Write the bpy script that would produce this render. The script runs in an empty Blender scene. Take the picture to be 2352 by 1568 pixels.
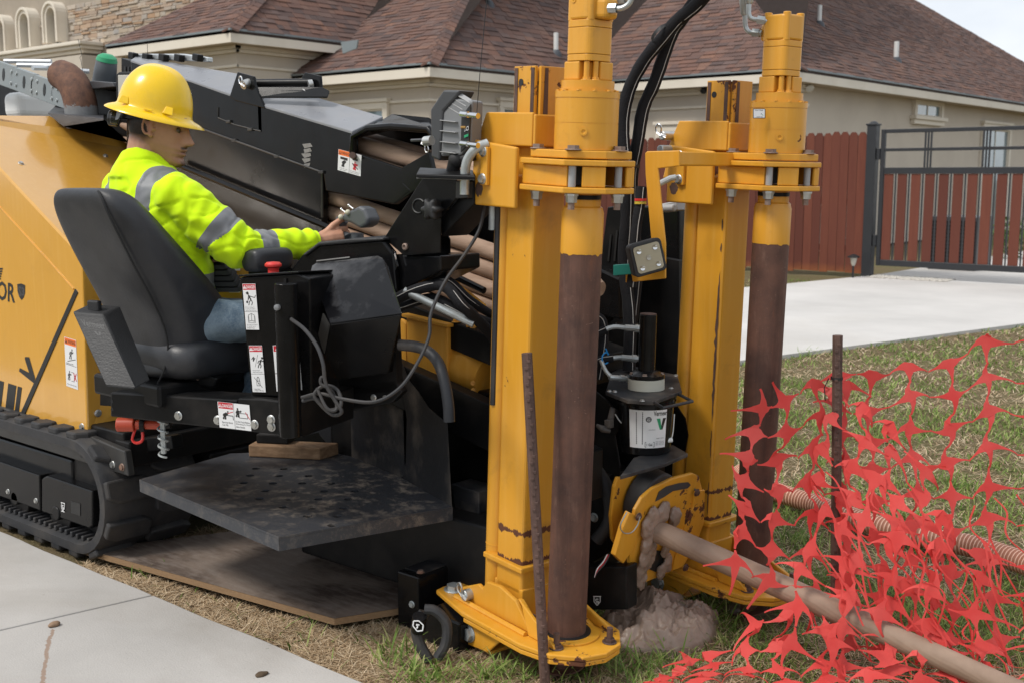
import bpy, bmesh, math, random
import numpy as np
from mathutils import Vector, Matrix, Euler, noise
random.seed(7)
PI = math.pi
S = bpy.context.scene
COL = S.collection

# ------------------------------------------------------------------ camera
# World axes: X runs along the street (towards the drill's nose), Y away from the street, Z up.
CAM = Vector((0.0, 0.0, 1.45))
PITCH = math.atan(377 / 2630.0)
_su, _cu = 0.6468, 0.7627
FWD = Vector((-_su * math.cos(PITCH), _cu * math.cos(PITCH), -math.sin(PITCH)))
RGT = Vector((_cu, _su, 0)).normalized()
UPV = RGT.cross(FWD)
cam_d = bpy.data.cameras.new("camera")
cam = bpy.data.objects.new("camera", cam_d)
COL.objects.link(cam)
M3 = Matrix((RGT, UPV, -FWD)).transposed()
cam.matrix_world = Matrix.Translation(CAM) @ M3.to_4x4()
cam_d.sensor_width = 36
cam_d.lens = 36 * 2630 / 2352
cam_d.clip_start = 0.05
cam_d.clip_end = 3000
cam_d.dof.use_dof = True
cam_d.dof.focus_distance = 3.75
cam_d.dof.aperture_fstop = 6.3
S.camera = cam

# ------------------------------------------------------------------ sky, sun, exposure
SUN_EL, SUN_AZ = math.radians(52), math.radians(205)   # azimuth: direction the light comes from, measured from +Y clockwise
world = bpy.data.worlds.new("World")
S.world = world
world.use_nodes = True
wn = world.node_tree
for n_ in list(wn.nodes): wn.nodes.remove(n_)
def wnode(t, **k):
    n_ = wn.nodes.new(t)
    for a, b in k.items(): setattr(n_, a, b)
    return n_
w_out = wnode('ShaderNodeOutputWorld'); w_bg = wnode('ShaderNodeBackground')
w_sky = wnode('ShaderNodeTexSky', sky_type='NISHITA', sun_disc=False, sun_elevation=SUN_EL, sun_rotation=SUN_AZ)
w_tc = wnode('ShaderNodeTexCoord')
w_map = wnode('ShaderNodeMapping'); w_map.inputs['Scale'].default_value = (1, 1, 2.4)
w_n = wnode('ShaderNodeTexNoise'); w_n.inputs['Scale'].default_value = 2.6; w_n.inputs['Detail'].default_value = 7; w_n.inputs['Roughness'].default_value = .55
w_r = wnode('ShaderNodeValToRGB')
w_r.color_ramp.elements[0].position = .28; w_r.color_ramp.elements[0].color = (.55, .55, .55, 1)
w_r.color_ramp.elements[1].position = .56; w_r.color_ramp.elements[1].color = (.97, .97, .97, 1)
w_cl = wnode('ShaderNodeTexNoise'); w_cl.inputs['Scale'].default_value = 3.4; w_cl.inputs['Detail'].default_value = 6
w_cr = wnode('ShaderNodeValToRGB')
w_cr.color_ramp.elements[0].position = .3; w_cr.color_ramp.elements[0].color = (5.4, 5.9, 6.6, 1)
w_cr.color_ramp.elements[1].position = .7; w_cr.color_ramp.elements[1].color = (8.6, 8.8, 9.0, 1)
w_mix = wnode('ShaderNodeMix', data_type='RGBA')
L_ = wn.links.new
L_(w_tc.outputs['Generated'], w_map.inputs['Vector'])
L_(w_map.outputs[0], w_n.inputs['Vector']); L_(w_map.outputs[0], w_cl.inputs['Vector'])
L_(w_n.outputs[0], w_r.inputs[0]); L_(w_cl.outputs[0], w_cr.inputs[0])
L_(w_r.outputs[0], w_mix.inputs[0]); L_(w_sky.outputs[0], w_mix.inputs[6]); L_(w_cr.outputs[0], w_mix.inputs[7])
L_(w_mix.outputs[2], w_bg.inputs[0]); w_bg.inputs[1].default_value = 0.10
L_(w_bg.outputs[0], w_out.inputs[0])
sun_d = bpy.data.lights.new("sun", 'SUN'); sun_d.energy = 2.0; sun_d.angle = math.radians(14); sun_d.color = (1, .95, .88)
sun = bpy.data.objects.new("sun", sun_d); COL.objects.link(sun)
_sd = Vector((math.sin(SUN_AZ) * math.cos(SUN_EL), math.cos(SUN_AZ) * math.cos(SUN_EL), math.sin(SUN_EL)))
sun.rotation_euler = _sd.to_track_quat('Z', 'Y').to_euler()
S.view_settings.view_transform = 'Standard'
S.view_settings.look = 'None'
S.view_settings.gamma = 1
S.view_settings.use_curve_mapping = False
S.view_settings.exposure = 0.42

# ------------------------------------------------------------------ survey: where a sight line meets a known plane
def _ray(x, y): return FWD * 2630 + RGT * (x - 1176) + UPV * (784 - y)
def onv(v, x, y): d = _ray(x, y); return CAM + d * (v / d.y)
def onu(u, x, y): d = _ray(x, y); return CAM + d * (u / d.x)
def onz(z, x, y): d = _ray(x, y); return CAM + d * ((z - CAM.z) / d.z)
def onp(p0, nrm, x, y): d = _ray(x, y); return CAM + d * ((Vector(p0) - CAM).dot(nrm) / d.dot(nrm))
def onvs(v, pts): return [onv(v, *p) for p in pts]
def onus(u, pts): return [onu(u, *p) for p in pts]
def ond(dep, x, y): return CAM + _ray(x, y) * (dep / 2630)
def px(v, x0, x1, y=784): return (onv(v, x1, y) - onv(v, x0, y)).length
def scl(P): return 2630 / (Vector(P) - CAM).dot(FWD)   # photograph pixels per metre at P

# ------------------------------------------------------------------ mesh builder
def catmull(pts, k=6):
    P = [Vector(p) for p in pts]
    if len(P) < 3: return P
    P = [P[0] * 2 - P[1]] + P + [P[-1] * 2 - P[-2]]
    out = []
    for i in range(1, len(P) - 2):
        a, b, c, d = P[i-1:i+3]
        for j in range(k):
            t = j / k
            out.append(.5 * ((2*b) + (c-a)*t + (2*a-5*b+4*c-d)*t*t + (3*b-a-3*c+d)*t**3))
    out.append(P[-2])
    return out
def frame_of(ax):
    ax = Vector(ax).normalized()
    h = Vector((0, 0, 1)) if abs(ax.z) < .9 else Vector((1, 0, 0))
    a = ax.cross(h).normalized(); return a, ax.cross(a).normalized(), ax
class MB:
    def __init__(s): s.v = []; s.f = []; s.m = []; s.s = []
    def add(s, vs, fs, m=0, smooth=False):
        o = len(s.v); s.v += [Vector(v) for v in vs]
        for f in fs: s.f.append([i + o for i in f]); s.m.append(m); s.s.append(smooth)
        return s
    def box(s, c, size, m=0, R=None):
        c = Vector(c); h = Vector(size) / 2
        vs = []
        for x in (-1, 1):
            for y in (-1, 1):
                for z in (-1, 1):
                    p = Vector((x*h.x, y*h.y, z*h.z))
                    if R is not None: p = R @ p
                    vs.append(c + p)
        return s.add(vs, [(0,1,3,2),(4,6,7,5),(0,4,5,1),(2,3,7,6),(0,2,6,4),(1,5,7,3)], m)
    def span(s, lo, hi, m=0):
        lo = Vector(lo); hi = Vector(hi); return s.box((lo+hi)/2, [abs(a) for a in (hi-lo)], m)
    def prism(s, pts, vec, m=0, smooth=False):
        n = len(pts); vec = Vector(vec); P = [Vector(p) for p in pts]
        vs = P + [p + vec for p in P]
        fs = [list(range(n)), list(range(2*n-1, n-1, -1))] + [(i, (i+1) % n, n + (i+1) % n, n + i) for i in range(n)]
        return s.add(vs, fs, m, smooth)
    def loft(s, rings, m=0, smooth=True, caps=True, closed=True):
        n = len(rings[0]); vs = [p for r in rings for p in r]; fs = []
        for i in range(len(rings)-1):
            for j in range(n if closed else n-1):
                fs.append((i*n+j, i*n+(j+1) % n, (i+1)*n+(j+1) % n, (i+1)*n+j))
        s.add(vs, fs, m, smooth)
        if caps and closed:
            s.add(rings[0], [list(range(n))[::-1]], m); s.add(rings[-1], [list(range(n))], m)
        return s
    def tube(s, pts, r, n=10, m=0, curve=0, caps=True, ry=None):
        P = catmull(pts, curve) if curve else [Vector(p) for p in pts]
        N = len(P)
        if not hasattr(r, '__len__'): r = [r, r]
        R_ = [float(np.interp(i/(N-1)*(len(r)-1), range(len(r)), r)) for i in range(N)]
        t0 = (P[1]-P[0]).normalized(); a, b, _ = frame_of(t0); rings = []
        for i in range(N):
            t = (P[min(i+1, N-1)] - P[max(i-1, 0)]).normalized()
            q = t0.rotation_difference(t); a = (q @ a).normalized(); a = (a - t*a.dot(t)).normalized(); b = t.cross(a); t0 = t
            rings.append([P[i] + (a*math.cos(2*PI*j/n) + b*math.sin(2*PI*j/n)) * R_[i] for j in range(n)])
        return s.loft(rings, m, True, caps)
    def lathe(s, o, ax, prof, n=24, m=0, smooth=True):
        a, b, ax = frame_of(ax); o = Vector(o)
        # split at profile corners so that edges stay crisp
        for i in range(len(prof)-1):
            (t0, r0), (t1, r1) = prof[i], prof[i+1]
            A = [o + ax*t0 + (a*math.cos(2*PI*j/n) + b*math.sin(2*PI*j/n))*r0 for j in range(n)]
            B = [o + ax*t1 + (a*math.cos(2*PI*j/n) + b*math.sin(2*PI*j/n))*r1 for j in range(n)]
            if r0 < 1e-6: s.add([A[0]] + B, [(0, 1+j, 1+(j+1) % n) for j in range(n)], m, smooth)
            elif r1 < 1e-6: s.add([B[0]] + A, [(0, 1+(j+1) % n, 1+j) for j in range(n)], m, smooth)
            else: s.add(A + B, [(j, (j+1) % n, n+(j+1) % n, n+j) for j in range(n)], m, smooth)
        return s
    def cyl(s, a, b, r, n=20, m=0, r2=None):
        a = Vector(a); b = Vector(b); l = (b-a).length; r2 = r if r2 is None else r2
        return s.lathe(a, b-a, [(0, 0), (0, r), (l, r2), (l, 0)], n, m)
    def ball(s, c, r, m=0, nu=16, nv=10, R=None):
        c = Vector(c); r = Vector((r, r, r)) if not hasattr(r, '__len__') else Vector(r); rings = []
        for i in range(1, nv):
            th = PI*i/nv
            ring = []
            for j in range(nu):
                p = Vector((math.sin(th)*math.cos(2*PI*j/nu)*r.x, math.sin(th)*math.sin(2*PI*j/nu)*r.y, -math.cos(th)*r.z))
                if R is not None: p = R @ p
                ring.append(c + p)
            rings.append(ring)
        s.loft(rings, m, True, False)
        k = Vector((0, 0, r.z))
        if R is not None: k = R @ k
        s.add([c-k] + rings[0], [(0, 1+(j+1) % nu, 1+j) for j in range(nu)], m, True)
        s.add([c+k] + rings[-1], [(0, 1+j, 1+(j+1) % nu) for j in range(nu)], m, True)
        return s
    def mesh(s, name, mats, weld=True, recalc=True, center=True):
        c = Vector((0, 0, 0))
        if center and s.v:
            lo = Vector([min(v[i] for v in s.v) for i in range(3)]); hi = Vector([max(v[i] for v in s.v) for i in range(3)]); c = (lo+hi)/2
        me = bpy.data.meshes.new(name)
        me.from_pydata([v - c for v in s.v], [], s.f)
        for mt in mats: me.materials.append(mt)
        for i, p in enumerate(me.polygons): p.material_index = s.m[i]; p.use_smooth = s.s[i]
        if weld or recalc:
            bm = bmesh.new(); bm.from_mesh(me)
            if weld: bmesh.ops.remove_doubles(bm, verts=bm.verts, dist=1e-5)
            if recalc: bmesh.ops.recalc_face_normals(bm, faces=bm.faces)
            bm.to_mesh(me); bm.free()
        me.update()
        return me, c
WL = {}     # world location of every object made here (nothing is rotated above the leaves)
def wl(o): return WL.get(o.name, Vector((0, 0, 0))) if o is not None else Vector((0, 0, 0))
def place(o, c, parent=None):
    COL.objects.link(o); WL[o.name] = Vector(c)
    if parent is not None: o.parent = parent; o.location = Vector(c) - wl(parent)
    else: o.location = c
    return o
def mlist(m): return list(m) if isinstance(m, (list, tuple)) else [m]
def part(name, mb, mats, parent=None, bev=0, seg=2, label=None, kind=None, weld=True, recalc=True, auto=35):
    me, c = mb.mesh(name, mlist(mats), weld, recalc)
    o = bpy.data.objects.new(name, me)
    place(o, c, parent)
    if any(mb.s): me.set_sharp_from_angle(angle=math.radians(auto))
    if bev:
        b = o.modifiers.new('edge', 'BEVEL'); b.width = bev; b.segments = seg; b.limit_method = 'ANGLE'; b.angle_limit = math.radians(40); b.harden_normals = False
    if label: o['label'] = label
    if kind: o['kind'] = kind
    return o
def tag(o, label, cat, group=None):
    o['label'] = label; o['category'] = cat
    if group: o['group'] = group
    return o
def thing(name, label, cat, loc, group=None):
    o = bpy.data.objects.new(name, None); o.empty_display_size = .1
    place(o, Vector(loc)); return tag(o, label, cat, group)
def copy_part(src, parent, c, R=None, name=None):
    o = src.copy(); place(o, c, parent)
    if R is not None: o.rotation_euler = R.to_euler()
    return o
def copy_thing(src, loc, label=None, deep=True):
    r = src.copy(); COL.objects.link(r); d = Vector(loc) - wl(src); WL[r.name] = Vector(loc); r.location = loc
    if label: r['label'] = label
    if deep:
        for ch in list(src.children):
            c = ch.copy(); COL.objects.link(c); c.parent = r; WL[c.name] = wl(ch) + d
            for g in ch.children:
                h = g.copy(); COL.objects.link(h); h.parent = c; WL[h.name] = wl(g) + d
    return r
def rot_to(n):
    return Vector(n).to_track_quat('Z', 'Y').to_matrix()
def rrect(c, ex, ey, w, h, r, n=5):
    out = []
    for sx, sy, a0 in ((1, 1, 0), (-1, 1, PI/2), (-1, -1, PI), (1, -1, 3*PI/2)):
        for k in range(n): a = a0 + PI/2*k/(n-1); out.append(c + ex*(sx*(w/2-r) + r*math.cos(a)) + ey*(sy*(h/2-r) + r*math.sin(a)))
    return out
# ------------------------------------------------------------------ materials
class NT:
    def __init__(s, name):
        s.m = bpy.data.materials.new(name); s.m.use_nodes = True; s.t = s.m.node_tree; s.n = s.t.nodes
        s.b = s.n['Principled BSDF']; s._pos = None
    def new(s, t, **k):
        n = s.n.new(t)
        for a, b in k.items(): setattr(n, a, b)
        return n
    def link(s, a, b): s.t.links.new(a, b)
    def val(s, sock, v):
        if isinstance(v, bpy.types.NodeSocket): s.link(v, sock)
        else: sock.default_value = v
    def pos(s):
        if s._pos is None: s._pos = s.new('ShaderNodeNewGeometry')
        return s._pos.outputs['Position']
    def noise(s, scale, detail=5, rough=.55, vec=None, stretch=None, dist=0):
        n = s.new('ShaderNodeTexNoise'); n.inputs['Scale'].default_value = scale; n.inputs['Detail'].default_value = detail; n.inputs['Roughness'].default_value = rough; n.inputs['Distortion'].default_value = dist
        v = vec if vec is not None else s.pos()
        if stretch:
            mp = s.new('ShaderNodeMapping'); mp.inputs['Scale'].default_value = stretch; s.link(v, mp.inputs[0]); v = mp.outputs[0]
        s.link(v, n.inputs['Vector']); return n.outputs[0]
    def ramp(s, fac, stops):
        r = s.new('ShaderNodeValToRGB'); e = r.color_ramp.elements
        while len(e) < len(stops): e.new(.5)
        for i, (p, c) in enumerate(stops):
            e[i].position = p; e[i].color = (c, c, c, 1) if not hasattr(c, '__len__') else (*c[:3], 1)
        s.link(fac, r.inputs[0]); return r.outputs[0]
    def mix(s, f, a, b, mode='MIX'):
        n = s.new('ShaderNodeMix', data_type='RGBA', blend_type=mode)
        s.val(n.inputs[0], f)
        for k, v in ((6, a), (7, b)):
            if isinstance(v, bpy.types.NodeSocket): s.link(v, n.inputs[k])
            else: n.inputs[k].default_value = (*v[:3], 1)
        return n.outputs[2]
    def math(s, op, a, b=None, c=None, clamp=False):
        n = s.new('ShaderNodeMath', operation=op); n.use_clamp = clamp
        s.val(n.inputs[0], a)
        if b is not None: s.val(n.inputs[1], b)
        if c is not None: s.val(n.inputs[2], c)
        return n.outputs[0]
    def xyz(s, vec=None):
        n = s.new('ShaderNodeSeparateXYZ'); s.link(vec if vec is not None else s.pos(), n.inputs[0]); return n.outputs
    def bump(s, h, strength=.3, dist=.01):
        n = s.new('ShaderNodeBump'); n.inputs['Strength'].default_value = strength; n.inputs['Distance'].default_value = dist
        s.link(h, n.inputs['Height']); s.link(n.outputs[0], s.b.inputs['Normal']); return n
    def set(s, **k):
        for a, v in k.items(): s.val(s.b.inputs[a.replace('_', ' ')], v if not (hasattr(v, '__len__') and len(v) == 3) else (*v, 1))
        return s.m
def simple(name, c, rough=.5, metal=0, var=.12, scale=6, bump=0, bscale=60, coat=0, spec=.5, dirt=None, dirt_amt=.4, dscale=3):
    t = NT(name)
    n = t.noise(scale, 6)
    col = t.mix(n, [x*(1-var) for x in c], [min(1, x*(1+var)) for x in c])
    r = t.math('MULTIPLY_ADD', t.noise(scale*1.7, 5), .3, rough-.15, clamp=True)
    if dirt:
        dm = t.ramp(t.noise(dscale, 8, .62), [(.48, 0), (.72, dirt_amt)])
        col = t.mix(dm, col, dirt); r = t.mix(dm, r, (.8, .8, .8))
    t.set(Base_Color=col, Roughness=r, Metallic=metal, Coat_Weight=coat, Specular_IOR_Level=spec)
    t.b.inputs['Coat Roughness'].default_value = .12
    if bump: t.bump(t.noise(bscale, 4), bump, .005)
    return t.m
RUST_D, RUST_L = (.055, .022, .014), (.16, .052, .02)
def yellow(name, chips=.74, chip_scale=7, bands=(), rough=.36, dirt=.42, c=(.70, .33, .028)):
    """Enamel paint: faint fading, oily smears, chips down to rust; bands = heights where the paint has rubbed off."""
    t = NT(name)
    n = t.noise(2.2, 5)
    col = t.mix(n, [x*.88 for x in c], [min(1, x*1.06) for x in c])
    streak = t.ramp(t.noise(10, 5, .6, stretch=(4, 4, .25)), [(.5, 0), (.78, .3)])
    col = t.mix(streak, col, (.78, .46, .12))
    dm = t.ramp(t.noise(4.5, 9, .65, dist=.4), [(.56, 0), (.74, dirt)])
    col = t.mix(dm, col, (.20, .11, .035))
    big = t.noise(chip_scale, 9, .62); fine = t.noise(chip_scale*7, 6, .6)
    k = t.math('MULTIPLY_ADD', fine, .18, t.math('MULTIPLY', big, .9))
    mask = t.ramp(k, [(chips, 0), (chips+.012, 1)])
    if bands:
        z = t.xyz()[2]
        for z0, hw in bands:
            d = t.math('ABSOLUTE', t.math('SUBTRACT', z, z0))
            nz = t.math('MULTIPLY_ADD', t.noise(34, 9, .75, stretch=(1, 1, .25)), hw*3.6, -hw*1.7)
            bm_ = t.math('LESS_THAN', t.math('ADD', d, nz), hw*.62)
            mask = t.math('MAXIMUM', mask, bm_)
    rc = t.mix(t.noise(40, 5), RUST_D, RUST_L)
    col = t.mix(mask, col, rc)
    r = t.math('MULTIPLY_ADD', t.noise(14, 4), .22, rough-.1)
    r = t.mix(mask, r, (.85, .85, .85))
    t.set(Base_Color=col, Roughness=r, Specular_IOR_Level=.5)
    h = t.math('SUBTRACT', t.math('MULTIPLY', t.noise(55, 3), .25), mask)
    t.bump(h, .25, .003)
    return t.m
def rusty(name, a=(.10, .055, .042), b=(.17, .085, .06), light=(.27, .17, .13), scale=9):
    t = NT(name)
    col = t.mix(t.ramp(t.noise(scale, 8, .65), [(.35, 0), (.68, 1)]), a, b)
    col = t.mix(t.ramp(t.noise(scale*6, 6, .7, stretch=(1, 1, .3)), [(.55, 0), (.85, .5)]), col, light)
    col = t.mix(t.ramp(t.noise(scale*.6, 6, .6, dist=1), [(.55, 0), (.75, .55)]), col, (.05, .03, .026))
    col = t.mix(t.ramp(t.noise(scale*1.3, 6, .7, stretch=(1.6, 1.6, .5)), [(.6, 0), (.72, .5)]), col, (.22, .075, .03))
    col = t.mix(t.ramp(t.noise(26, 7, .7, stretch=(1, 1, .06)), [(.50, 0), (.72, .65)]), col, [x*.45 for x in a])
    col = t.mix(t.ramp(t.noise(60, 5, .6, stretch=(1, .6, 1.6), dist=1.5), [(.68, 0), (.74, .7)]), col, [min(1, x*1.5) for x in light])
    t.set(Base_Color=col, Roughness=t.math('MULTIPLY_ADD', t.noise(20), .3, .52), Metallic=.15)
    t.bump(t.noise(120, 6, .7), .3, .002)
    return t.m
YEL = yellow('yellow_paint')
YELC = yellow('yellow_paint_chipped', chips=.66, chip_scale=11, dirt=.4)
YELPOST = yellow('yellow_paint_post', chips=.72, chip_scale=8, bands=((.385, .017), (.288, .02)))
YELFOOT = yellow('yellow_paint_foot', chips=.64, chip_scale=9, dirt=.35)
YELDULL = yellow('yellow_paint_dull', chips=.8, c=(.66, .31, .035), dirt=.5, rough=.45)
YELHOOD = yellow('yellow_hood_paint', chips=.9, c=(.70, .36, .055), dirt=.1, rough=.2)
_b = YELHOOD.node_tree.nodes['Principled BSDF']; _b.inputs['Coat Weight'].default_value = .7; _b.inputs['Coat Roughness'].default_value = .08; _b.inputs['Specular IOR Level'].default_value = .6
YELINNER = yellow('yellow_paint_inner_post', chips=.60, chip_scale=8, dirt=.3)
BLK = simple('black_gloss_paint', (.006, .006, .0065), .2, var=.3, dirt=(.045, .036, .03), dirt_amt=.10, dscale=8, spec=.22)
BLKM = simple('black_satin_paint', (.007, .007, .0075), .4, var=.3, dirt=(.06, .05, .042), dirt_amt=.25, dscale=6, spec=.22)
BLKD = simple('dusty_black_steel', (.015, .016, .019), .48, spec=.35, var=.3, dirt=(.22, .18, .145), dirt_amt=.55, dscale=5, bump=.15)
RUB = simple('black_rubber', (.022, .022, .024), .62, var=.35, dirt=(.12, .10, .08), dirt_amt=.35, dscale=7, bump=.25, bscale=40)
SLEEVE = simple('woven_hose_sleeve', (.010, .010, .012), .8, var=.3, bump=.5, bscale=160, spec=.25)
STITCH = simple('pale_stitching', (.45, .44, .42), .8)
VINYL = simple('black_seat_vinyl', (.024, .025, .029), .44, var=.25, bump=.12, bscale=110, dirt=(.075, .07, .066), dirt_amt=.5, dscale=4)
PLAS = simple('black_textured_plastic', (.02, .02, .021), .55, var=.2, bump=.3, bscale=200)
DGREY = simple('dark_grey_paint', (.055, .055, .06), .4, var=.15)
FRAMEG = simple('dark_grey_frame_paint', (.034, .033, .032), .36, var=.2, dirt=(.11, .09, .07), dirt_amt=.35)
GREYP = simple('grey_plastic', (.19, .195, .20), .42, var=.1)
GREYL = simple('light_grey_plastic', (.33, .33, .33), .45, var=.1)
CHAING = simple('grey_chain_plastic', (.24, .27, .28), .45, var=.15, dirt=(.3, .27, .22), dirt_amt=.3)
ZINC = simple('zinc_plated_steel', (.55, .55, .53), .38, metal=.85, var=.25, scale=30)
GALV = simple('galvanised_steel', (.46, .49, .49), .42, metal=.6, var=.3, scale=25, dirt=(.2, .17, .14), dirt_amt=.3, dscale=20)
BOLTR = simple('rusty_bolt_steel', (.27, .2, .165), .6, metal=.4, var=.4, scale=40, dirt=(.2, .075, .03), dirt_amt=.8, dscale=30)
CHROME = simple('bright_steel', (.7, .7, .7), .2, metal=1)
RUSTP = rusty('rusty_anchor_pipe', a=(.075, .037, .028), b=(.155, .072, .048), light=(.27, .165, .12), scale=7)
RUSTS = rusty('rusty_stake_steel', a=(.085, .048, .038), b=(.15, .085, .065), scale=14)
RED = simple('red_plastic', (.62, .035, .03), .4, var=.1)
REDORG = simple('red_orange_plastic', (.45, .06, .025), .42, var=.15)
WHITE = simple('white_print', (.72, .72, .72), .4, var=.03)
INK = simple('black_print', (.015, .015, .015), .45)
DRED = simple('danger_red_print', (.50, .012, .025), .4, var=.04)
WORG = simple('warning_orange_print', (.80, .16, .02), .4, var=.04)
WHITEPL = simple('white_plastic', (.72, .72, .70), .4, var=.05)
PALE = simple('pale_plastic_ring', (.46, .45, .38), .5, var=.1)
GREEN = simple('green_plastic', (.02, .30, .13), .45)
TEAL = simple('teal_plastic', (.01, .16, .13), .45)
BLUE = simple('blue_tie_plastic', (.02, .25, .6), .45)
LENS = simple('lamp_lens', (.42, .40, .34), .12, var=.1, coat=1)
def rodmat(name, c, c2, streak=True):
    t = NT(name)
    col = t.mix(t.ramp(t.noise(6, 8, .6, stretch=(1, 5, 5)), [(.3, 0), (.72, 1)]), c, c2)
    col = t.mix(t.ramp(t.noise(22, 6, .7, stretch=(1, 3, 3)), [(.6, 0), (.75, .5)]), col, [x*.6 for x in c])
    t.set(Base_Color=col, Roughness=.68, Specular_IOR_Level=.3)
    t.bump(t.noise(26, 6, .7, stretch=(.6, 3, 3)), .5, .004)
    return t.m
RODM = rodmat('mud_coated_rod', (.27, .175, .122), (.43, .30, .22))
MUD = simple('bentonite_mud', (.285, .205, .158), .42, var=.28, scale=12, bump=.6, bscale=28)
CONC = None
def concrete(name, c, stain, scale=2.0, speck=True):
    t = NT(name)
    col = t.mix(t.ramp(t.noise(scale, 8, .6), [(.3, 0), (.7, 1)]), [x*.86 for x in c], [min(1, x*1.08) for x in c])
    col = t.mix(t.ramp(t.noise(scale*.45, 7, .66, dist=.7), [(.5, 0), (.7, .5)]), col, stain)
    if speck:
        col = t.mix(t.ramp(t.noise(85, 3, .6), [(.62, 0), (.75, .35)]), col, [x*.45 for x in c])
        col = t.mix(t.ramp(t.noise(11, 9, .75), [(.66, 0), (.72, .5)]), col, (.18, .14, .11))
    t.set(Base_Color=col, Roughness=.86, Specular_IOR_Level=.25)
    h = t.math('ADD', t.noise(150, 4, .6), t.math('MULTIPLY', t.noise(16, 5), .8))
    t.bump(h, .3, .004)
    return t, col
# ------------------------------------------------------------------ ground, pavement, driveway
def struct(name, mb, mats, parent=None, **k):
    o = part(name, mb, mats, parent, kind='structure', **k); return o
t = NT('lawn_soil')
c_ = t.mix(t.ramp(t.noise(1.1, 8, .65), [(.35, 0), (.65, 1)]), (.16, .115, .07), (.12, .12, .05))
c_ = t.mix(t.ramp(t.noise(30, 6, .7), [(.4, 0), (.7, .7)]), c_, (.25, .19, .11))
c_ = t.mix(t.ramp(t.noise(90, 4, .7), [(.5, 0), (.7, .8)]), c_, (.05, .04, .025))
SOIL = t.set(Base_Color=c_, Roughness=.95, Specular_IOR_Level=.1); t.bump(t.noise(60, 6, .7), .8, .02)
def grid_sheet(name, x0, x1, y0, y1, nx, ny, zf, m):
    xs = np.linspace(x0, x1, nx); ys = np.linspace(y0, y1, ny)
    v = [(x, y, zf(x, y)) for y in ys for x in xs]
    f = [(j*nx+i, j*nx+i+1, (j+1)*nx+i+1, (j+1)*nx+i) for j in range(ny-1) for i in range(nx-1)]
    mb = MB(); mb.add(v, f, 0, True); return mb
def lawn_z(x, y):
    return -.035 + .014*noise.noise(Vector((x*1.9, y*1.9, 0))) + .008*noise.noise(Vector((x*7, y*7, 3)))
mb = MB()
mb.add([(-400, -400, -.16), (400, -400, -.16), (400, 600, -.16), (-400, 600, -.16)], [(0, 1, 2, 3)])
struct('ground', mb, SOIL)
struct('lawn', grid_sheet('lawn', -14, 4, 2.05, 17, 150, 130, lawn_z, SOIL), SOIL)
# pavement: slabs between the street verge and the lawn, with one recessed joint in view
_m0, _m1 = onz(0, 120, 1443), onz(0, 95, 1568); MUDB = (_m1.x-_m0.x)/(_m1.y-_m0.y); MUDA = _m0.x - MUDB*_m0.y
t, cc = concrete('pavement_concrete', (.455, .435, .41), (.33, .30, .265), 1.7)
pz = t.pos(); x_, y_, z_ = t.xyz()
# a dried mud dribble left beside the pebble
lx = t.math('ADD', t.math('MULTIPLY_ADD', y_, MUDB, MUDA), t.math('MULTIPLY_ADD', t.noise(5, 5), .06, -.03))
dd = t.math('ABSOLUTE', t.math('SUBTRACT', x_, lx))
mk = t.math('MULTIPLY', t.math('LESS_THAN', t.math('MULTIPLY_ADD', t.noise(60, 4, .8), .05, dd), .036), t.math('LESS_THAN', y_, _m0.y))
t.link(t.mix(t.math('MULTIPLY', mk, .75), cc, (.27, .17, .11)), t.b.inputs['Base Color'])
PAVE = t.m
def pavement():
    root = bpy.data.objects.new('pavement', None); place(root, (-3.5, 1.2, 0)); root['kind'] = 'structure'
    base = MB(); base.span((-14, .45, -.14), (6, 2.118, -.016)); part('joint_bed', base, SOIL, root)
    sk = .2
    us = [-12.45, -10.95, -9.45, -7.95, -6.45, -4.95, -3.455, -1.955, -.455, 1.05, 2.5]
    for i in range(len(us)-1):
        a, b = us[i] + .004, us[i+1] - .004
        m_ = MB(); y0, y1 = .45, 2.125
        q = lambda u, y: (u + (y - 2.125) * sk, y, -.12)
        # wandering lawn-side edge
        far = [q(b, y1)] + [(b + (a-b)*k/14, y1 + .012*noise.noise(Vector(((b+(a-b)*k/14)*3, 1, 1))), -.12) for k in range(1, 14)] + [q(a, y1)]
        m_.prism([q(a, y0), q(b, y0)] + far, (0, 0, .12))
        part('slab', m_, PAVE, root, bev=.006)
pavement()
mb = MB(); mb.prism([(-11.2, 2.15, -.12), (-5.95, 2.15, -.12), (-5.1, 5.5, -.12), (-4.354, 8.543, -.12), (-3.457, 12.028, -.12), (-2.6, 15.5, -.12), (-1.2, 24, -.12), (-6.95, 24, -.12), (-6.92, 16.5, -.12), (-7.29, 14.37, -.12), (-8.6, 8.5, -.12)], (0, 0, .118))
t, cc = concrete('driveway_concrete', (.56, .54, .515), (.47, .44, .40), .8, speck=False); DRIVE = t.m
struct('driveway', mb, DRIVE)
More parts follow.
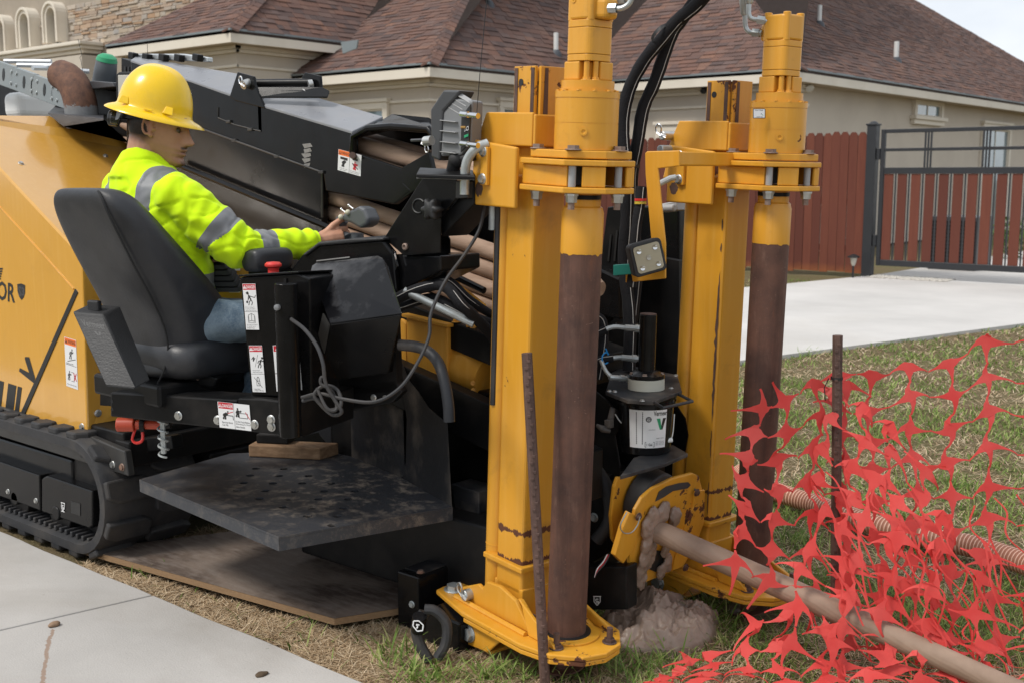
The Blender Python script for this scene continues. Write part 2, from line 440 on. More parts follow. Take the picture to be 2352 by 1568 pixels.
# ------------------------------------------------------------------ house materials
t = NT('roof_shingle'); inf = t.new('ShaderNodeObjectInfo'); geo = t.new('ShaderNodeNewGeometry')
def shingle_mat(name, isl):
    t = NT(name)
    r = t.new('ShaderNodeNewGeometry').outputs['Random Per Island'] if isl else t.new('ShaderNodeObjectInfo').outputs['Random']
    col = t.ramp(r, [(0, (.10, .074, .07)), (.2, (.135, .084, .072)), (.45, (.17, .096, .076)), (.62, (.195, .105, .078)), (.8, (.15, .105, .095)), (1, (.23, .125, .088))])
    col = t.mix(t.ramp(t.noise(2.6, 6, .6), [(.35, 0), (.7, .45)]), col, (.10, .07, .062))
    col = t.mix(t.ramp(t.noise(90, 2), [(.4, 0), (.7, .3)]), col, (.05, .04, .04))
    t.set(Base_Color=col, Roughness=.93, Specular_IOR_Level=.2); return t.m
SHI, SHO = shingle_mat('roof_shingles_field', True), shingle_mat('roof_shingle_single', False)
DECK = simple('roof_underlay', (.05, .035, .03), .95)
STUC = simple('stucco_wall', (.55, .49, .41), .9, var=.06, scale=1.3, bump=.25, bscale=70, spec=.2, dirt=(.36, .31, .26), dirt_amt=.25, dscale=.9)
TRIM = simple('cream_trim', (.72, .66, .56), .75, var=.05, scale=1.5, spec=.25, dirt=(.50, .43, .34), dirt_amt=.35, dscale=1.1)
SOFF = simple('soffit', (.45, .37, .28), .85, var=.06, scale=1.5)
DRIP = simple('metal_drip_edge', (.22, .25, .26), .5, metal=.3)
GLASS = simple('window_glass', (.15, .23, .27), .06, var=.35, scale=2.2, spec=.9, coat=.6)
IRON = simple('wrought_iron', (.015, .015, .016), .5)
FLASH = simple('pipe_flashing', (.06, .065, .075), .6)
# ------------------------------------------------------------------ roofs laid shingle by shingle
SHING = []      # (distance, in view, 8 corners)
def in_view(p, margin=0):
    q = Vector(p) - CAM; k = q.dot(FWD)
    if k < .3: return None
    X = 1176 + q.dot(RGT)/k*2630; Y = 784 - q.dot(UPV)/k*2630
    return (X, Y, k) if -margin < X < 2352 + margin and -margin < Y < 1568 + margin else None
def lay_shingles(poly, eave_dir, seed, zmax=30, maxrows=80, expo=.15):
    rnd = random.Random(seed)
    P = [Vector(p) for p in poly]; o = P[0]; e = Vector(eave_dir).normalized()
    n = None
    for i in range(2, len(P)):
        n = (P[1]-P[0]).cross(P[i]-P[0])
        if n.length > 1e-3: break
    n.normalize(); n = n if n.z > 0 else -n
    s = n.cross(e); s = s if s.z > 0 else -s
    pts = [((p-o).dot(e), (p-o).dot(s)) for p in P]
    top = max(b for a, b in pts); row = 0
    while row < maxrows and row*expo < top:
        y = row*expo - .02; yc = max(.002, y + expo*.5); xs = []
        for i in range(len(pts)):
            (x0, y0), (x1, y1) = pts[i], pts[(i+1) % len(pts)]
            if (y0 - yc)*(y1 - yc) < 0: xs.append(x0 + (x1-x0)*(yc-y0)/(y1-y0))
        row += 1
        if len(xs) < 2: continue
        a, b = min(xs), max(xs); x = a
        off = rnd.random()*.2
        while x < b - .03:
            w = rnd.choice((.14, .18, .24, .3, .36)) + rnd.random()*.05
            x1 = min(b, x + w - off); off = 0
            th = rnd.choice((.010, .012, .02, .024))
            yy = y + rnd.choice((0, 0, 0, .012))
            c = o + e*((x+x1)/2) + s*(yy + .08) 
            iv = in_view(c, 60)
            if iv:
                q = lambda X, Y, h: o + e*X + s*Y + n*h
                SHING.append((iv, [q(x+.003, yy, .004), q(x1-.003, yy, .004), q(x1-.003, yy, .004+th), q(x+.003, yy, .004+th), q(x+.003, yy+expo+.06, .006), q(x1-.003, yy+expo+.06, .006)]))
            x = x1
SH_F = [(0, 1, 2, 3), (3, 2, 5, 4), (0, 3, 4), (1, 5, 2)]
zE = 3.5
Mc = Vector((-14.884, 15.247, zE)); Rc = Vector((-10.214, 20.466, zE)); Lc = Vector((-18.296, 13.417, 4.203))
house = thing('house', 'beige stucco house with a brown shingled hip roof behind the drilling machine', 'house', (-14, 22, 0))
def hip_block(c, uw, vl, hip, s, seed, top, zwall, hipline=True, far_hip=None, left_hip=False):
    """Street face runs -X from the corner c, side face runs +Y; hip=(a,b) plan direction of the hip line, s its rise."""
    k = top
    A = c; E = c + Vector((-hip[0]*k, hip[1]*k, s*k))
    deck = MB()
    st = [A, c + Vector((-uw, 0, 0)), Vector((c.x-uw, E.y, E.z)), E]
    if left_hip:
        kk = uw/(2*hip[0]); ap = c + Vector((-hip[0]*kk, hip[1]*kk, s*kk)); st = [A, c + Vector((-uw, 0, 0)), ap]; E = ap if kk < k else E
        lf_ = [c + Vector((-uw, 0, 0)), c + Vector((-uw, vl, 0)), Vector((ap.x, c.y+vl, ap.z)), ap]; deck.prism(lf_, (0, 0, -.08))
    if far_hip:
        Fc = c + Vector((0, vl, 0)); G = Fc + Vector((-hip[0]*k, -hip[1]*k, s*k))
        sd = [A, Fc, G, E] if G.y > E.y else [A, Fc, (E+G)/2]
    else: sd = [A, c + Vector((0, vl, 0)), Vector((E.x, c.y+vl, E.z)), E]
    deck.prism(st, (0, 0, -.08)); deck.prism(sd, (0, 0, -.08))
    part('roof', deck, DECK, house)
    lay_shingles(st, (-1, 0, 0), seed); lay_shingles(sd, (0, 1, 0), seed+1)
    # ridge caps on the hip
    d = (E - A); n_ = int(d.length/.2); cap = MB(); dn = d.normalized()
    sv = Vector((hip[1], hip[0], 0)).normalized()
    for i in range(n_):
        p = A + dn*(i*.2); q = p + dn*.26
        if not in_view(p, 80): continue
        l = .17
        up0 = Vector((0, 0, .035)); up1 = Vector((0, 0, .016))
        for sg in (-1, 1):
            drop = Vector((0, 0, -l*.42 if sg else 0))
            cap.add([p+up0, p + sv*sg*l + drop + up0, q + sv*sg*l + drop + up1, q + up1, p + sv*sg*l + drop, p], [(0, 1, 2, 3), (0, 5, 4, 1)])
    if cap.v: o = part('ridge_cap', cap, SHI, house, weld=False); o['kind'] = 'stuff'
    # fascia, drip edge, soffit, cornice and walls
    f = MB(); d_ = MB(); so = MB(); w = MB(); mo = MB()
    oh = .5; z0, z1 = c.z-.25, c.z-.03
    f.prism([(c.x, c.y, z0), (c.x-uw, c.y, z0), (c.x-uw, c.y, z1), (c.x, c.y, z1)], (0, .03, 0))
    f.prism([(c.x, c.y+.03, z0), (c.x, c.y+vl, z0), (c.x, c.y+vl, z1), (c.x, c.y+.03, z1)], (-.03, 0, 0))
    d_.span((c.x-uw, c.y-.025, z1+.002), (c.x+.025, c.y+.05, c.z+.012)); d_.span((c.x-.05, c.y+.052, z1+.002), (c.x+.025, c.y+vl, c.z+.012))
    so.span((c.x-uw, c.y+.03, z0+.02), (c.x-.03, c.y+oh+.2, z0+.05)); so.span((c.x-oh-.2, c.y+oh+.2, z0+.02), (c.x-.03, c.y+vl, z0+.05))
    w.span((c.x-uw, c.y+oh, -.1), (c.x-oh, c.y+oh+.3, z0+.019)); w.span((c.x-oh-.3, c.y+oh+.3, -.1), (c.x-oh, c.y+vl, z0+.019))
    zz = z0+.017
    for dz, pr, h in ((.0, .14, .07), (.075, .09, .06), (.36, .05, .05)):
        mo.span((c.x-uw, c.y+oh-pr, zz-dz-h), (c.x-oh+pr, c.y+oh-.001, zz-dz)); 
        mo.span((c.x-oh+.001, c.y+oh-pr+.001, zz-dz-h), (c.x-oh+pr, c.y+oh+vl*.999 if zwall != 2 else c.y+oh+.9, zz-dz+.0005))
    part('fascia', f, TRIM, house, bev=.006); part('drip_edge', d_, DRIP, house); part('soffit', so, SOFF, house); part('wall', w, STUC, house); part('cornice', mo, TRIM, house, bev=.006)
hip_block(Lc, Lc.x - onv(Lc.y, 244, 110).x, 9, (.6, 1), .62, 11, 9, 1, left_hip=True)
hip_block(Mc, 3.92, 12, (.6, 1), .62, 21, 10, 1)
hip_block(Rc, 5.4, 25, (1, 1), .72, 31, 12.5, 2, far_hip=True)
# flashing where the middle roof meets the left block
mb = MB(); mb.prism([onv(14.4, 783, 97), onv(14.4, 822, 92), onv(14.4, 818, 112), onv(14.4, 787, 124)], (0, .03, 0)); part('flashing', mb, DRIP, house)
SHING.sort(key=lambda a: a[0][2])
singles = [a for a in SHING if 0 < a[0][0] < 2352 and 8 < a[0][1] < 150 and not (1180 < a[0][0] < 1500)][:300]
sid = set(id(a) for a in singles)
for iv, q in singles:
    m_ = MB(); m_.add(q, SH_F); part('shingle', m_, SHO, house, weld=False)
m_ = MB()
for a in SHING:
    if id(a) not in sid: m_.add(a[1], SH_F)
o = part('shingles', m_, SHI, house, weld=False, recalc=False); o['kind'] = 'stuff'
# plumbing vents
def vent(x0, y0, x1, y1, plane_pt, n):
    b = onp(plane_pt, n, x0, y0); tp = Vector((b.x, b.y, b.z + (y0-y1)/scl(b)))
    r = 5.6/scl(b)
    m_ = MB(); m_.cyl(b - Vector((0, 0, .3)), tp, r, 14); v = part('vent_pipe', m_, WHITEPL, house)
    m_ = MB(); m_.lathe(b - Vector((0, 0, .14)), (0, 0, 1), [(0, r*2.6), (.14, r*2.2), (.2, r*1.25)], 14); part('flashing_boot', m_, FLASH, v)
nM_side = Vector((.62, 0, .6)).normalized(); nM_st = Vector((0, -.62, 1)).normalized(); nR_side = Vector((.72, 0, 1)).normalized(); nR_st = Vector((0, -.72, 1)).normalized()
vent(1122, 8, 1122, -20, Mc, nM_side); vent(1277, 122, 1277, 77, Mc, nM_side)
vent(1881, 55, 1881, 14, Rc, nR_side); vent(2058, 138, 2058, 97, Rc, nR_side)
# windows: trim, sill, recessed frame and pane
def window(face, k, x0, y0, x1, y1, tw, sill=True, bars=0, grille=False):
    """face 'side' = wall X=k looking +X; 'street' = wall Y=k looking -Y."""
    f = (lambda x, y: onu(k, x, y)) if face == 'side' else (lambda x, y: onv(k, x, y))
    a, b = f(x0, (y0+y1)/2), f(x1, (y0+y1)/2); zt = f((x0+x1)/2, y0).z; zb = f((x0+x1)/2, y1).z
    if face == 'side': lo, hi = min(a.y, b.y), max(a.y, b.y); P = lambda s, z, d: Vector((k + d, s, z))
    else: lo, hi = min(a.x, b.x), max(a.x, b.x); P = lambda s, z, d: Vector((s, k - d, z))
    m_ = MB()
    def bar(s0, s1, z0, z1, d0, d1, mm=m_): mm.span(P(s0, z0, d0), P(s1, z1, d1))
    bar(lo-tw, lo, zb, zt, .001, .09); bar(hi, hi+tw, zb, zt, .001, .09); bar(lo-tw, hi+tw, zt, zt+tw, .001, .09); bar(lo-tw-.05, hi+tw+.05, zt+tw, zt+tw+.07, .001, .13)
    w = part('window', m_, TRIM, house, bev=.008)
    if sill:
        m2 = MB(); bar(lo-tw-.12, hi+tw+.12, zb-.09, zb-.001, .001, .16, m2); bar(lo-tw-.06, hi+tw+.06, zb-.2, zb-.092, .001, .10, m2); part('sill', m2, TRIM, w, bev=.01)
    m2 = MB(); bar(lo+.002, hi-.002, zb, zt-.002, .003, .012, m2); part('pane', m2, GLASS, w)
    m2 = MB(); fw = .035
    bar(lo, lo+fw, zb, zt, .013, .05, m2); bar(hi-fw, hi, zb, zt, .013, .05, m2); bar(lo+fw, hi-fw, zt-fw, zt, .013, .05, m2); bar(lo+fw, hi-fw, zb, zb+fw, .013, .05, m2)
    for i in range(bars): s = lo + (hi-lo)*(i+1)/(bars+1); bar(s-.012, s+.012, zb+fw, zt-fw, .013, .03, m2)
    part('frame', m2, TRIM if not grille else IRON, w)
    if grille:
        m2 = MB()
        for i in range(2):
            for j in range(3):
                cx = lo + (hi-lo)*(i+.5)/2; cz = zb + (zt-zb)*(j+.5)/3; rr = min((hi-lo)/4.2, (zt-zb)/6.2)
                m2.tube([P(cx + rr*(1-.1*q)*math.cos(q), cz + rr*(1-.1*q)*math.sin(q), .06) for q in np.linspace(0, 6.5, 18)], .014, 5)
        part('iron_scroll', m2, IRON, w)
window('side', Rc.x-.5, 2100, 240, 2156, 269, .14, bars=1)
window('side', Rc.x-.5, 2249, 298, 2306, 560, .14, bars=1)
window('street', Mc.y+.5, 770, 254, 886, 420, .13)
window('side', Mc.x-.5, 1152, 252, 1262, 420, .13)
window('street', Rc.y+.5, 1523, 303, 1580, 350, .14, grille=True)
# floodlight under the corner eave
fl = onu(Rc.x-.35, 1858, 196); m_ = MB(); m_.lathe(fl, (.5, -.5, -.7), [(-.12, 0), (-.1, .05), (.1, .085), (.12, .0)], 14); o = part('floodlight', m_, WHITEPL, house)
m_ = MB(); m_.tube([fl + Vector((-.05, .05, .08)), fl + Vector((-.1, .1, .16))], .03, 8); part('mount', m_, IRON, o)
m_ = MB(); cm = onv(Rc.y+.3, 1616, 209); m_.ball(cm, .07); m_.cyl(cm, cm+Vector((0, 0, .12)), .05, 10); part('dome_camera', m_, IRON, house)
# ------------------------------------------------------------------ stone-faced house further left
vS = 17.0
sh_ = thing('stone_house', 'house front clad in stacked pale ledgestone with three narrow arched niches', 'house', (-29, 18, 0))
m_ = MB(); m_.span((-38, vS, -.1), (-20, vS+6, 9)); part('wall', m_, simple('mortar', (.34, .29, .23), .95), sh_)
t = NT('ledgestone'); r_ = t.new('ShaderNodeObjectInfo').outputs['Random']
col = t.ramp(r_, [(0, (.44, .37, .29)), (.2, (.36, .34, .32)), (.4, (.50, .43, .34)), (.58, (.42, .27, .17)), (.7, (.46, .42, .37)), (.85, (.33, .22, .15)), (1, (.55, .50, .43))])
col = t.mix(t.ramp(t.noise(6, 7, .65), [(.4, 0), (.7, .5)]), col, (.40, .29, .2))
t.set(Base_Color=col, Roughness=.9, Specular_IOR_Level=.2); t.bump(t.noise(18, 6, .65), .5, .02); STONE = t.m
niches = [((30, 150), (95, 355)), ((195, 105), (265, 325)), ((375, 65), (445, 290))]
nb = []
for (x0, y0), (x1, y1) in niches:
    a = onv(vS, x0*.34, y0*.34); b = onv(vS, x1*.34, y1*.34); nb.append((a.x, b.x, b.z, onv(vS, (x0+x1)*.17, y0*.34).z))
rnd = random.Random(5); z = onv(vS, 160, 118).z; placed = 0
ztop = onv(vS, 330, -12).z
while z < ztop:
    h = rnd.choice((.05, .07, .09, .12)); u = onv(vS, -14, 60).x + rnd.random()*.2
    while u < onv(vS, 470, 20).x:
        w = rnd.uniform(.18, .55)
        ok = all(not (u + w > a - .17 and u < b + .17 and z < c1 + .28) for a, b, c0, c1 in nb)
        if ok and placed < 300:
            m_ = MB(); d = rnd.uniform(.025, .07)
            jit = lambda: rnd.uniform(-.006, .006)
            m_.prism([(u+.004, vS+.01, z+.003), (u+w-.004+jit(), vS+.01, z+.003+jit()), (u+w-.004, vS+.01, z+h-.004), (u+.004+jit(), vS+.01, z+h-.004+jit())], (0, -d-.01, 0))
            part('stone', m_, STONE, sh_, bev=.008, seg=1); placed += 1
        u += w
    z += h
for a, b, z0, z1 in nb:
    c = (a+b)/2; hw = (b-a)/2; zs = z1 - hw*.9; fw = .17
    def arch(h_): return [(c - h_, z0)] + [(c - h_*math.cos(q), zs + h_*math.sin(q)) for q in np.linspace(0, PI, 13)] + [(c + h_, z0)]
    ou, inn = arch(hw+fw), arch(hw)
    m_ = MB()
    for i in range(len(ou)-1):
        m_.prism([Vector((p[0], vS-.001, p[1])) for p in (ou[i], ou[i+1], inn[i+1], inn[i])], (0, -.30, 0))
    ou2 = arch(hw+fw*.55)
    n1 = part('niche', m_, TRIM, sh_)
    m_ = MB()
    for i in range(len(ou)-1):
        m_.prism([Vector((p[0], vS-.302, p[1])) for p in (ou[i], ou[i+1], ou2[i+1], ou2[i])], (0, -.05, 0))
    part('moulding', m_, TRIM, n1, bev=.01)
    m_ = MB(); m_.prism([Vector((p[0], vS-.002, p[1])) for p in inn], (0, -.02, 0)); part('back_panel', m_, IRON, n1)
    m_ = MB()
    for j in range(6):
        cz = z0 + (z1-z0)*(j+.5)/6
        m_.tube([(c + hw*.5 + hw*.45*(1-.1*q)*math.cos(q), vS-.05, cz + hw*.5*(1-.1*q)*math.sin(q)) for q in np.linspace(0, 6.5, 14)], .018, 5)
    part('iron_scroll', m_, GREYL, n1)
lz = onv(vS-.7, 184, 93); m_ = MB()
for dz, pr in ((0, .34), (.10, .26), (.2, .16), (.34, .06)):
    m_.span((-40, vS-.7-pr+.3, lz.z-dz-.1), (lz.x+pr-.3, vS-.002, lz.z-dz-.001))
part('ledge', m_, TRIM, sh_, bev=.02)
m_ = MB(); m_.span((-40, vS-.66, -.1), (lz.x-.04, vS-.003, lz.z-.36)); part('lower_wall', m_, STUC, sh_)
m_ = MB()
for dz, pr in ((0, .34), (.10, .22), (.2, .1)):
    m_.span((-40, vS-pr, onv(vS, 100, 12).z + .35-dz), (-36.6, vS-.09, onv(vS, 100, 12).z + .45-dz))
# ------------------------------------------------------------------ timber fence, steel gate
vG = 16.3
t = NT('stained_fence_timber'); r_ = t.new('ShaderNodeObjectInfo').outputs['Random']
col = t.mix(r_, (.095, .027, .017), (.155, .046, .026))
col = t.mix(t.ramp(t.noise(5, 7, .65, stretch=(5, 5, .4)), [(.4, 0), (.75, .6)]), col, (.10, .026, .017))
zz = t.xyz()[2]; col = t.mix(t.ramp(t.math('MULTIPLY_ADD', t.noise(9, 4), .12, zz), [(.1, .5), (.22, 0)]), col, (.30, .10, .03))
t.set(Base_Color=col, Roughness=.7, Specular_IOR_Level=.3); t.bump(t.noise(12, 6, .6, stretch=(8, 8, .5)), .3, .004); REDW = t.m
BLKG = simple('black_gate_paint', (.017, .018, .021), .42, var=.15)
tf = thing('timber_fence', 'tall dog-eared privacy fence of red-brown stained boards left of the gate', 'fence', (-9.5, vG, 0))
bw = .137; u = -7.02; rnd = random.Random(3); src = None
boards = []
for i in range(5):
    m_ = MB(); w = bw - .006; zt = 2.1
    m_.prism([(-w/2, 0, .03), (w/2, 0, .03), (w/2, 0, zt-.05), (w/2-.035, 0, zt), (-w/2+.035, 0, zt), (-w/2, 0, zt-.05)], (0, .018, 0))
    boards.append(m_.mesh('board', [REDW]))
for i in range(56):
    me, c = boards[i % 5]
    o = bpy.data.objects.new('board', me); place(o, Vector((u - bw*(i+.5), vG + rnd.uniform(-.006, .006), rnd.uniform(-.02, .015))) + c, tf); o.rotation_euler = (0, rnd.uniform(-.006, .006), 0)
m_ = MB()
for z in (.35, 1.05, 1.75): m_.span((u-bw*56, vG+.02, z), (u, vG+.06, z+.09))
part('rail', m_, REDW, tf)
gate = thing('driveway_gate', 'black steel driveway gate filled with red-brown boards and paired slim bars', 'gate', (-4.9, vG, 0))
m_ = MB(); m_.span((-7.0, vG-.07, -.1), (-6.86, vG+.07, 2.19)); m_.span((-7.015, vG-.085, 2.19), (-6.845, vG+.085, 2.215)); m_.lathe((-6.93, vG, 2.215), (0, 0, 1), [(0, .07), (.03, .04), (.04, 0)], 12)
part('gate_post', m_, BLKG, gate, bev=.004)
gl, gr = -6.80, -2.4
def gz(y): return onv(vG, 2022, y).z
m_ = MB(); zt, z2, z3, zb = 2.13, 1.86, 1.585, .165
for z, h in ((zt-.055, .055), (z2-.045, .045), (z3-.09, .09), (zb, .085)): m_.span((gl+.062, vG-.028, z), (gr, vG+.028, z+h))
m_.span((gl, vG-.03, zb), (gl+.06, vG+.03, zt)); m_.span((gr+.001, vG-.03, zb), (gr+.06, vG+.03, zt))
part('frame', m_, BLKG, gate, bev=.004)
hb = MB()
for z in (.45, 1.7): hb.span((-6.858, vG-.045, z), (gl-.002, vG+.0, z+.16))
part('hinge', hb, BLKG, gate, bev=.004)
pitch = .198; u = gl + .068
bm1 = MB(); bm1.span((0, 0, zb+.087), (.133, .022, z3-.092)); BM = bm1.mesh('board', [REDW]); bm2 = MB(); bm2.span((0, 0, zb+.086), (.019, .019, z3-.091)); BB = bm2.mesh('bar', [BLKG])
while u < gr - .1:
    o = bpy.data.objects.new('board', BM[0]); place(o, BM[1] + Vector((u, vG-.012, 0)), gate)
    o = bpy.data.objects.new('bar', BB[0]); place(o, BB[1] + Vector((u + .133 + .023, vG-.01, 0)), gate)
    u += pitch
bm3 = MB(); bm3.span((0, 0, z3+.001), (.022, .022, zt-.056)); BV = bm3.mesh('bar', [BLKG])
for uu in (-6.12, -5.32, -4.5, -3.6):
    for k in (-1, 0, 1):
        o = bpy.data.objects.new('bar', BV[0]); place(o, BV[1] + Vector((uu + k*.042, vG-.034, 0)), gate)
# things seen through the gate
t_ = thing('utility_cabinet', 'dark grey ribbed cabinet standing low behind the gate boards', 'cabinet', (-6.3, 18.4, 0))
m_ = MB(); m_.span((-6.75, 18.2, 0), (-6.0, 18.9, .84)); part('casing', m_, DGREY, t_, bev=.01)
for i in range(12): m_ = MB(); m_.span((-6.73, 18.18, .08+i*.06), (-6.02, 18.199, .11+i*.06)); part('louvre', m_, BLKM, t_)
LEAF = simple('shrub_leaf', (.07, .13, .02), .6, var=.5, scale=9)
def shrub(name, c, r, h, n, lab, seed, grp=None):
    rnd = random.Random(seed); root = thing(name, lab, 'plant', c, grp); m_ = MB(); st = MB()
    for i in range(n):
        d = Vector((rnd.gauss(0, 1), rnd.gauss(0, 1), rnd.gauss(0, 1))).normalized() * rnd.random()**.4
        p = Vector(c) + Vector((d.x*r, d.y*r, h*.5 + d.z*h*.5)); a = Vector((rnd.gauss(0, 1), rnd.gauss(0, 1), rnd.gauss(0, .6))).normalized(); b = a.cross(Vector((rnd.gauss(0, 1), rnd.gauss(0, 1), 1))).normalized()
        l = rnd.uniform(.05, .1) * (r/.4 + .2); m_.add([p, p + a*l*.5 + b*l*.22, p + a*l, p + a*l*.5 - b*l*.22], [(0, 1, 2, 3)])
    for i in range(5): st.tube([Vector(c), Vector(c) + Vector((rnd.uniform(-r, r)*.6, rnd.uniform(-r, r)*.6, h*.7))], [.012, .004], 5)
    part('foliage', m_, LEAF, root, weld=False, recalc=False, kind='stuff'); part('stem', st, DGREY, root)
shrub('shrub', (-6.5, 21.5, 0), .45, .75, 500, 'yellowish green shrub seen between gate boards beside the grey cabinet', 1)
shrub('shrub', (-5.6, 22.6, 0), .5, .6, 500, 'dark green shrub seen through the gate, furthest right of the two', 2)
m_ = MB(); rnd = random.Random(9)
GRAV = simple('pale_gravel', (.5, .47, .42), .9, var=.4, scale=30)
for i in range(700): m_.ball((rnd.uniform(-6.84, -5.7), rnd.uniform(16.05, 16.5), .005), (rnd.uniform(.012, .03), rnd.uniform(.012, .03), rnd.uniform(.008, .02)), 0, 5, 4)
o = part('gravel', m_, GRAV, None, kind='stuff', weld=False, recalc=False); o['label'] = 'pale gravel scattered under the left end of the gate'
# solar path light by the fence
sl = onv(15.9, 1959, 630); sl.z = 0
pl_ = thing('path_light', 'small black stake lantern standing in front of the timber fence', 'garden light', sl)
m_ = MB(); m_.cyl(sl, sl + Vector((0, 0, .17)), .016, 8); part('stake', m_, IRON, pl_)
m_ = MB(); m_.lathe(sl + Vector((0, 0, .17)), (0, 0, 1), [(0, .02), (.03, .035), (.12, .055)], 10); part('lantern', m_, LENS, pl_)
m_ = MB(); m_.lathe(sl + Vector((0, 0, .29)), (0, 0, 1), [(0, .085), (.02, .085), (.05, .02), (.055, 0)], 12); part('cap', m_, IRON, pl_)
# ================================================================== drilling machine
RIG = thing('drilling_machine', 'large yellow and black horizontal drilling machine on rubber crawler tracks', 'drilling machine', (-3.6, 3.0, 0))
_FC = {}
def glyphs(s, bold=False):
    if s in _FC: return _FC[s]
    cu = bpy.data.curves.new('lettering', 'FONT'); cu.body = s; cu.size = 1; cu.resolution_u = 2
    if bold: cu.offset = .018
    o = bpy.data.objects.new('lettering', cu); COL.objects.link(o)
    dg = bpy.context.evaluated_depsgraph_get(); me = bpy.data.meshes.new_from_object(o.evaluated_get(dg))
    v = [tuple(x.co) for x in me.vertices]; f = [tuple(p.vertices) for p in me.polygons]
    bpy.data.objects.remove(o); bpy.data.curves.remove(cu); bpy.data.meshes.remove(me)
    _FC[s] = (v, f); return _FC[s]
class Print:
    """Flat print on a surface: unit square (x right, y down) mapped onto the quad TL, TR, BL."""
    def __init__(s, TL, TR, BL, towards=None):
        s.o = Vector(TL); s.x = Vector(TR) - s.o; s.y = Vector(BL) - s.o; n = s.x.cross(s.y).normalized()
        s.n = n if n.dot((towards if towards is not None else CAM) - s.o) > 0 else -n
        s.mb = MB(); s.W, s.H = s.x.length, s.y.length; s.lift = .0012
    def P(s, x, y, l): return s.o + s.x*x + s.y*y + s.n*l
    def poly(s, pts, m, l=None):
        s.lift += .00001; l = s.lift if l is None else l
        s.mb.add([s.P(x, y, l) for x, y in pts], [list(range(len(pts)))], m)
    def rect(s, x0, y0, x1, y1, m, l=None): s.poly([(x0, y0), (x1, y0), (x1, y1), (x0, y1)], m, l)
    def line(s, pts, w, m, l=None):
        for (x0, y0), (x1, y1) in zip(pts, pts[1:]):
            X0, Y0, X1, Y1 = x0*s.W, y0*s.H, x1*s.W, y1*s.H; L = math.hypot(X1-X0, Y1-Y0) or 1
            nx, ny = -(Y1-Y0)/L*w*s.W/2, (X1-X0)/L*w*s.W/2
            s.poly([((X0+nx)/s.W, (Y0+ny)/s.H), ((X1+nx)/s.W, (Y1+ny)/s.H), ((X1-nx)/s.W, (Y1-ny)/s.H), ((X0-nx)/s.W, (Y0-ny)/s.H)], m, l)
    def disc(s, x, y, r, m, l=None): s.poly([(x + r*math.cos(a), y + r*s.W/s.H*math.sin(a)) for a in np.linspace(0, 2*PI, 14)[:-1]], m, l)
    def text(s, t, x0, y0, x1, y1, m, l=None, bold=False):
        """Fit t into the box."""
        v, f = glyphs(t, bold)
        if not v: return
        ax, bx = min(a[0] for a in v), max(a[0] for a in v); ay, by = min(a[1] for a in v), max(a[1] for a in v)
        s.lift += .00001; l = s.lift if l is None else l
        s.mb.add([s.P(x0 + (a[0]-ax)/(bx-ax)*(x1-x0), y1 - (a[1]-ay)/(by-ay)*(y1-y0), l) for a in v], f, m)
    def figure(s, x, y, h, m, lean=.25, flip=1, w=.07):
        """small safety-sign figure: head, trunk, arms, legs"""
        k = flip*s.H/s.W
        p = lambda a, b: (x + a*h*k, y + b*h)
        s.disc(*p(lean*.9, -.88), .11*h*s.H/s.W, m)
        s.line([p(lean*.6, -.74), p(0, -.4)], w*1.6, m); s.line([p(0, -.42), p(.12, -.2), p(.02, 0)], w, m); s.line([p(0, -.42), p(-.16, -.22), p(-.22, 0)], w, m)
        s.line([p(lean*.6, -.7), p(.34, -.56), p(.44, -.74)], w*.8, m); s.line([p(lean*.6, -.7), p(-.14, -.6), p(-.22, -.4)], w*.8, m)
    def done(s, name, parent, label=None):
        return part(name, s.mb, [WHITE, INK, DRED, WORG, GREEN, DGREY], parent, weld=False, recalc=False, label=label)
W_, K_, R_, O_, G_ = 0, 1, 2, 3, 4
def tri(p, x, y, h, m_out, m_in):
    w = h*p.H/p.W*.58
    p.poly([(x-w, y+h*.5), (x+w, y+h*.5), (x, y-h*.5)], m_out); p.line([(x, y-h*.2), (x, y+h*.2)], .025, m_in); p.disc(x, y+h*.34, .014, m_in)
def header(p, word, m, y1, x0=0, x1=1, ink=W_):
    p.rect(x0+.02, .01, x1-.02, y1, m)
    sp = x1-x0
    tri(p, x0+sp*.15, y1*.52, y1*.6, W_ if ink == W_ else K_, m)
    p.text(word, x0+sp*.28, y1*.25, x1-sp*.05, y1*.80, ink, bold=True)
def fine(p, x0, x1, ys, words, h):
    for y, t in zip(ys, words): p.text(t, x0, y, x0 + (x1-x0)*min(1, len(t)/max(len(q) for q in words)), y+h, K_)
# ---------------------------------------------------------- bolts
_b = MB(); _b.prism([(math.cos(a), math.sin(a), 0) for a in np.linspace(0, 2*PI, 7)[:-1]], (0, 0, .75)); _b.lathe((0, 0, 0), (0, 0, 1), [(-.0, 1.35), (.16, 1.35), (.16, .9)], 16)
BOLTME = {}
def bolt(parent, p, n, r, mat=ZINC, name='bolt'):
    if mat.name not in BOLTME:
        me, c = _b.mesh('bolt', [mat], center=False); BOLTME[mat.name] = me
    o = bpy.data.objects.new(name, BOLTME[mat.name]); place(o, p, parent); o.rotation_euler = rot_to(n).to_euler(); o.scale = (r, r, r); return o
NV, NU, UP = Vector((0, -1, 0)), Vector((1, 0, 0)), Vector((0, 0, 1))
def hairpin(mb, c, n, up, s, r=.0025, m=0):
    """R-clip through a pin end"""
    n = Vector(n).normalized(); up = Vector(up).normalized(); sd = n.cross(up)
    pts = [(-.9, -.1), (-.2, .1), (.1, .3), (.1, 1.0), (.5, 1.5), (1.0, 1.2), (.9, .5), (.35, .12), (.1, -.05), (-.3, -.1), (-.8, -.3)]
    mb.tube([c + (sd*a + up*b)*s for a, b in pts], r, 6, m, curve=4)
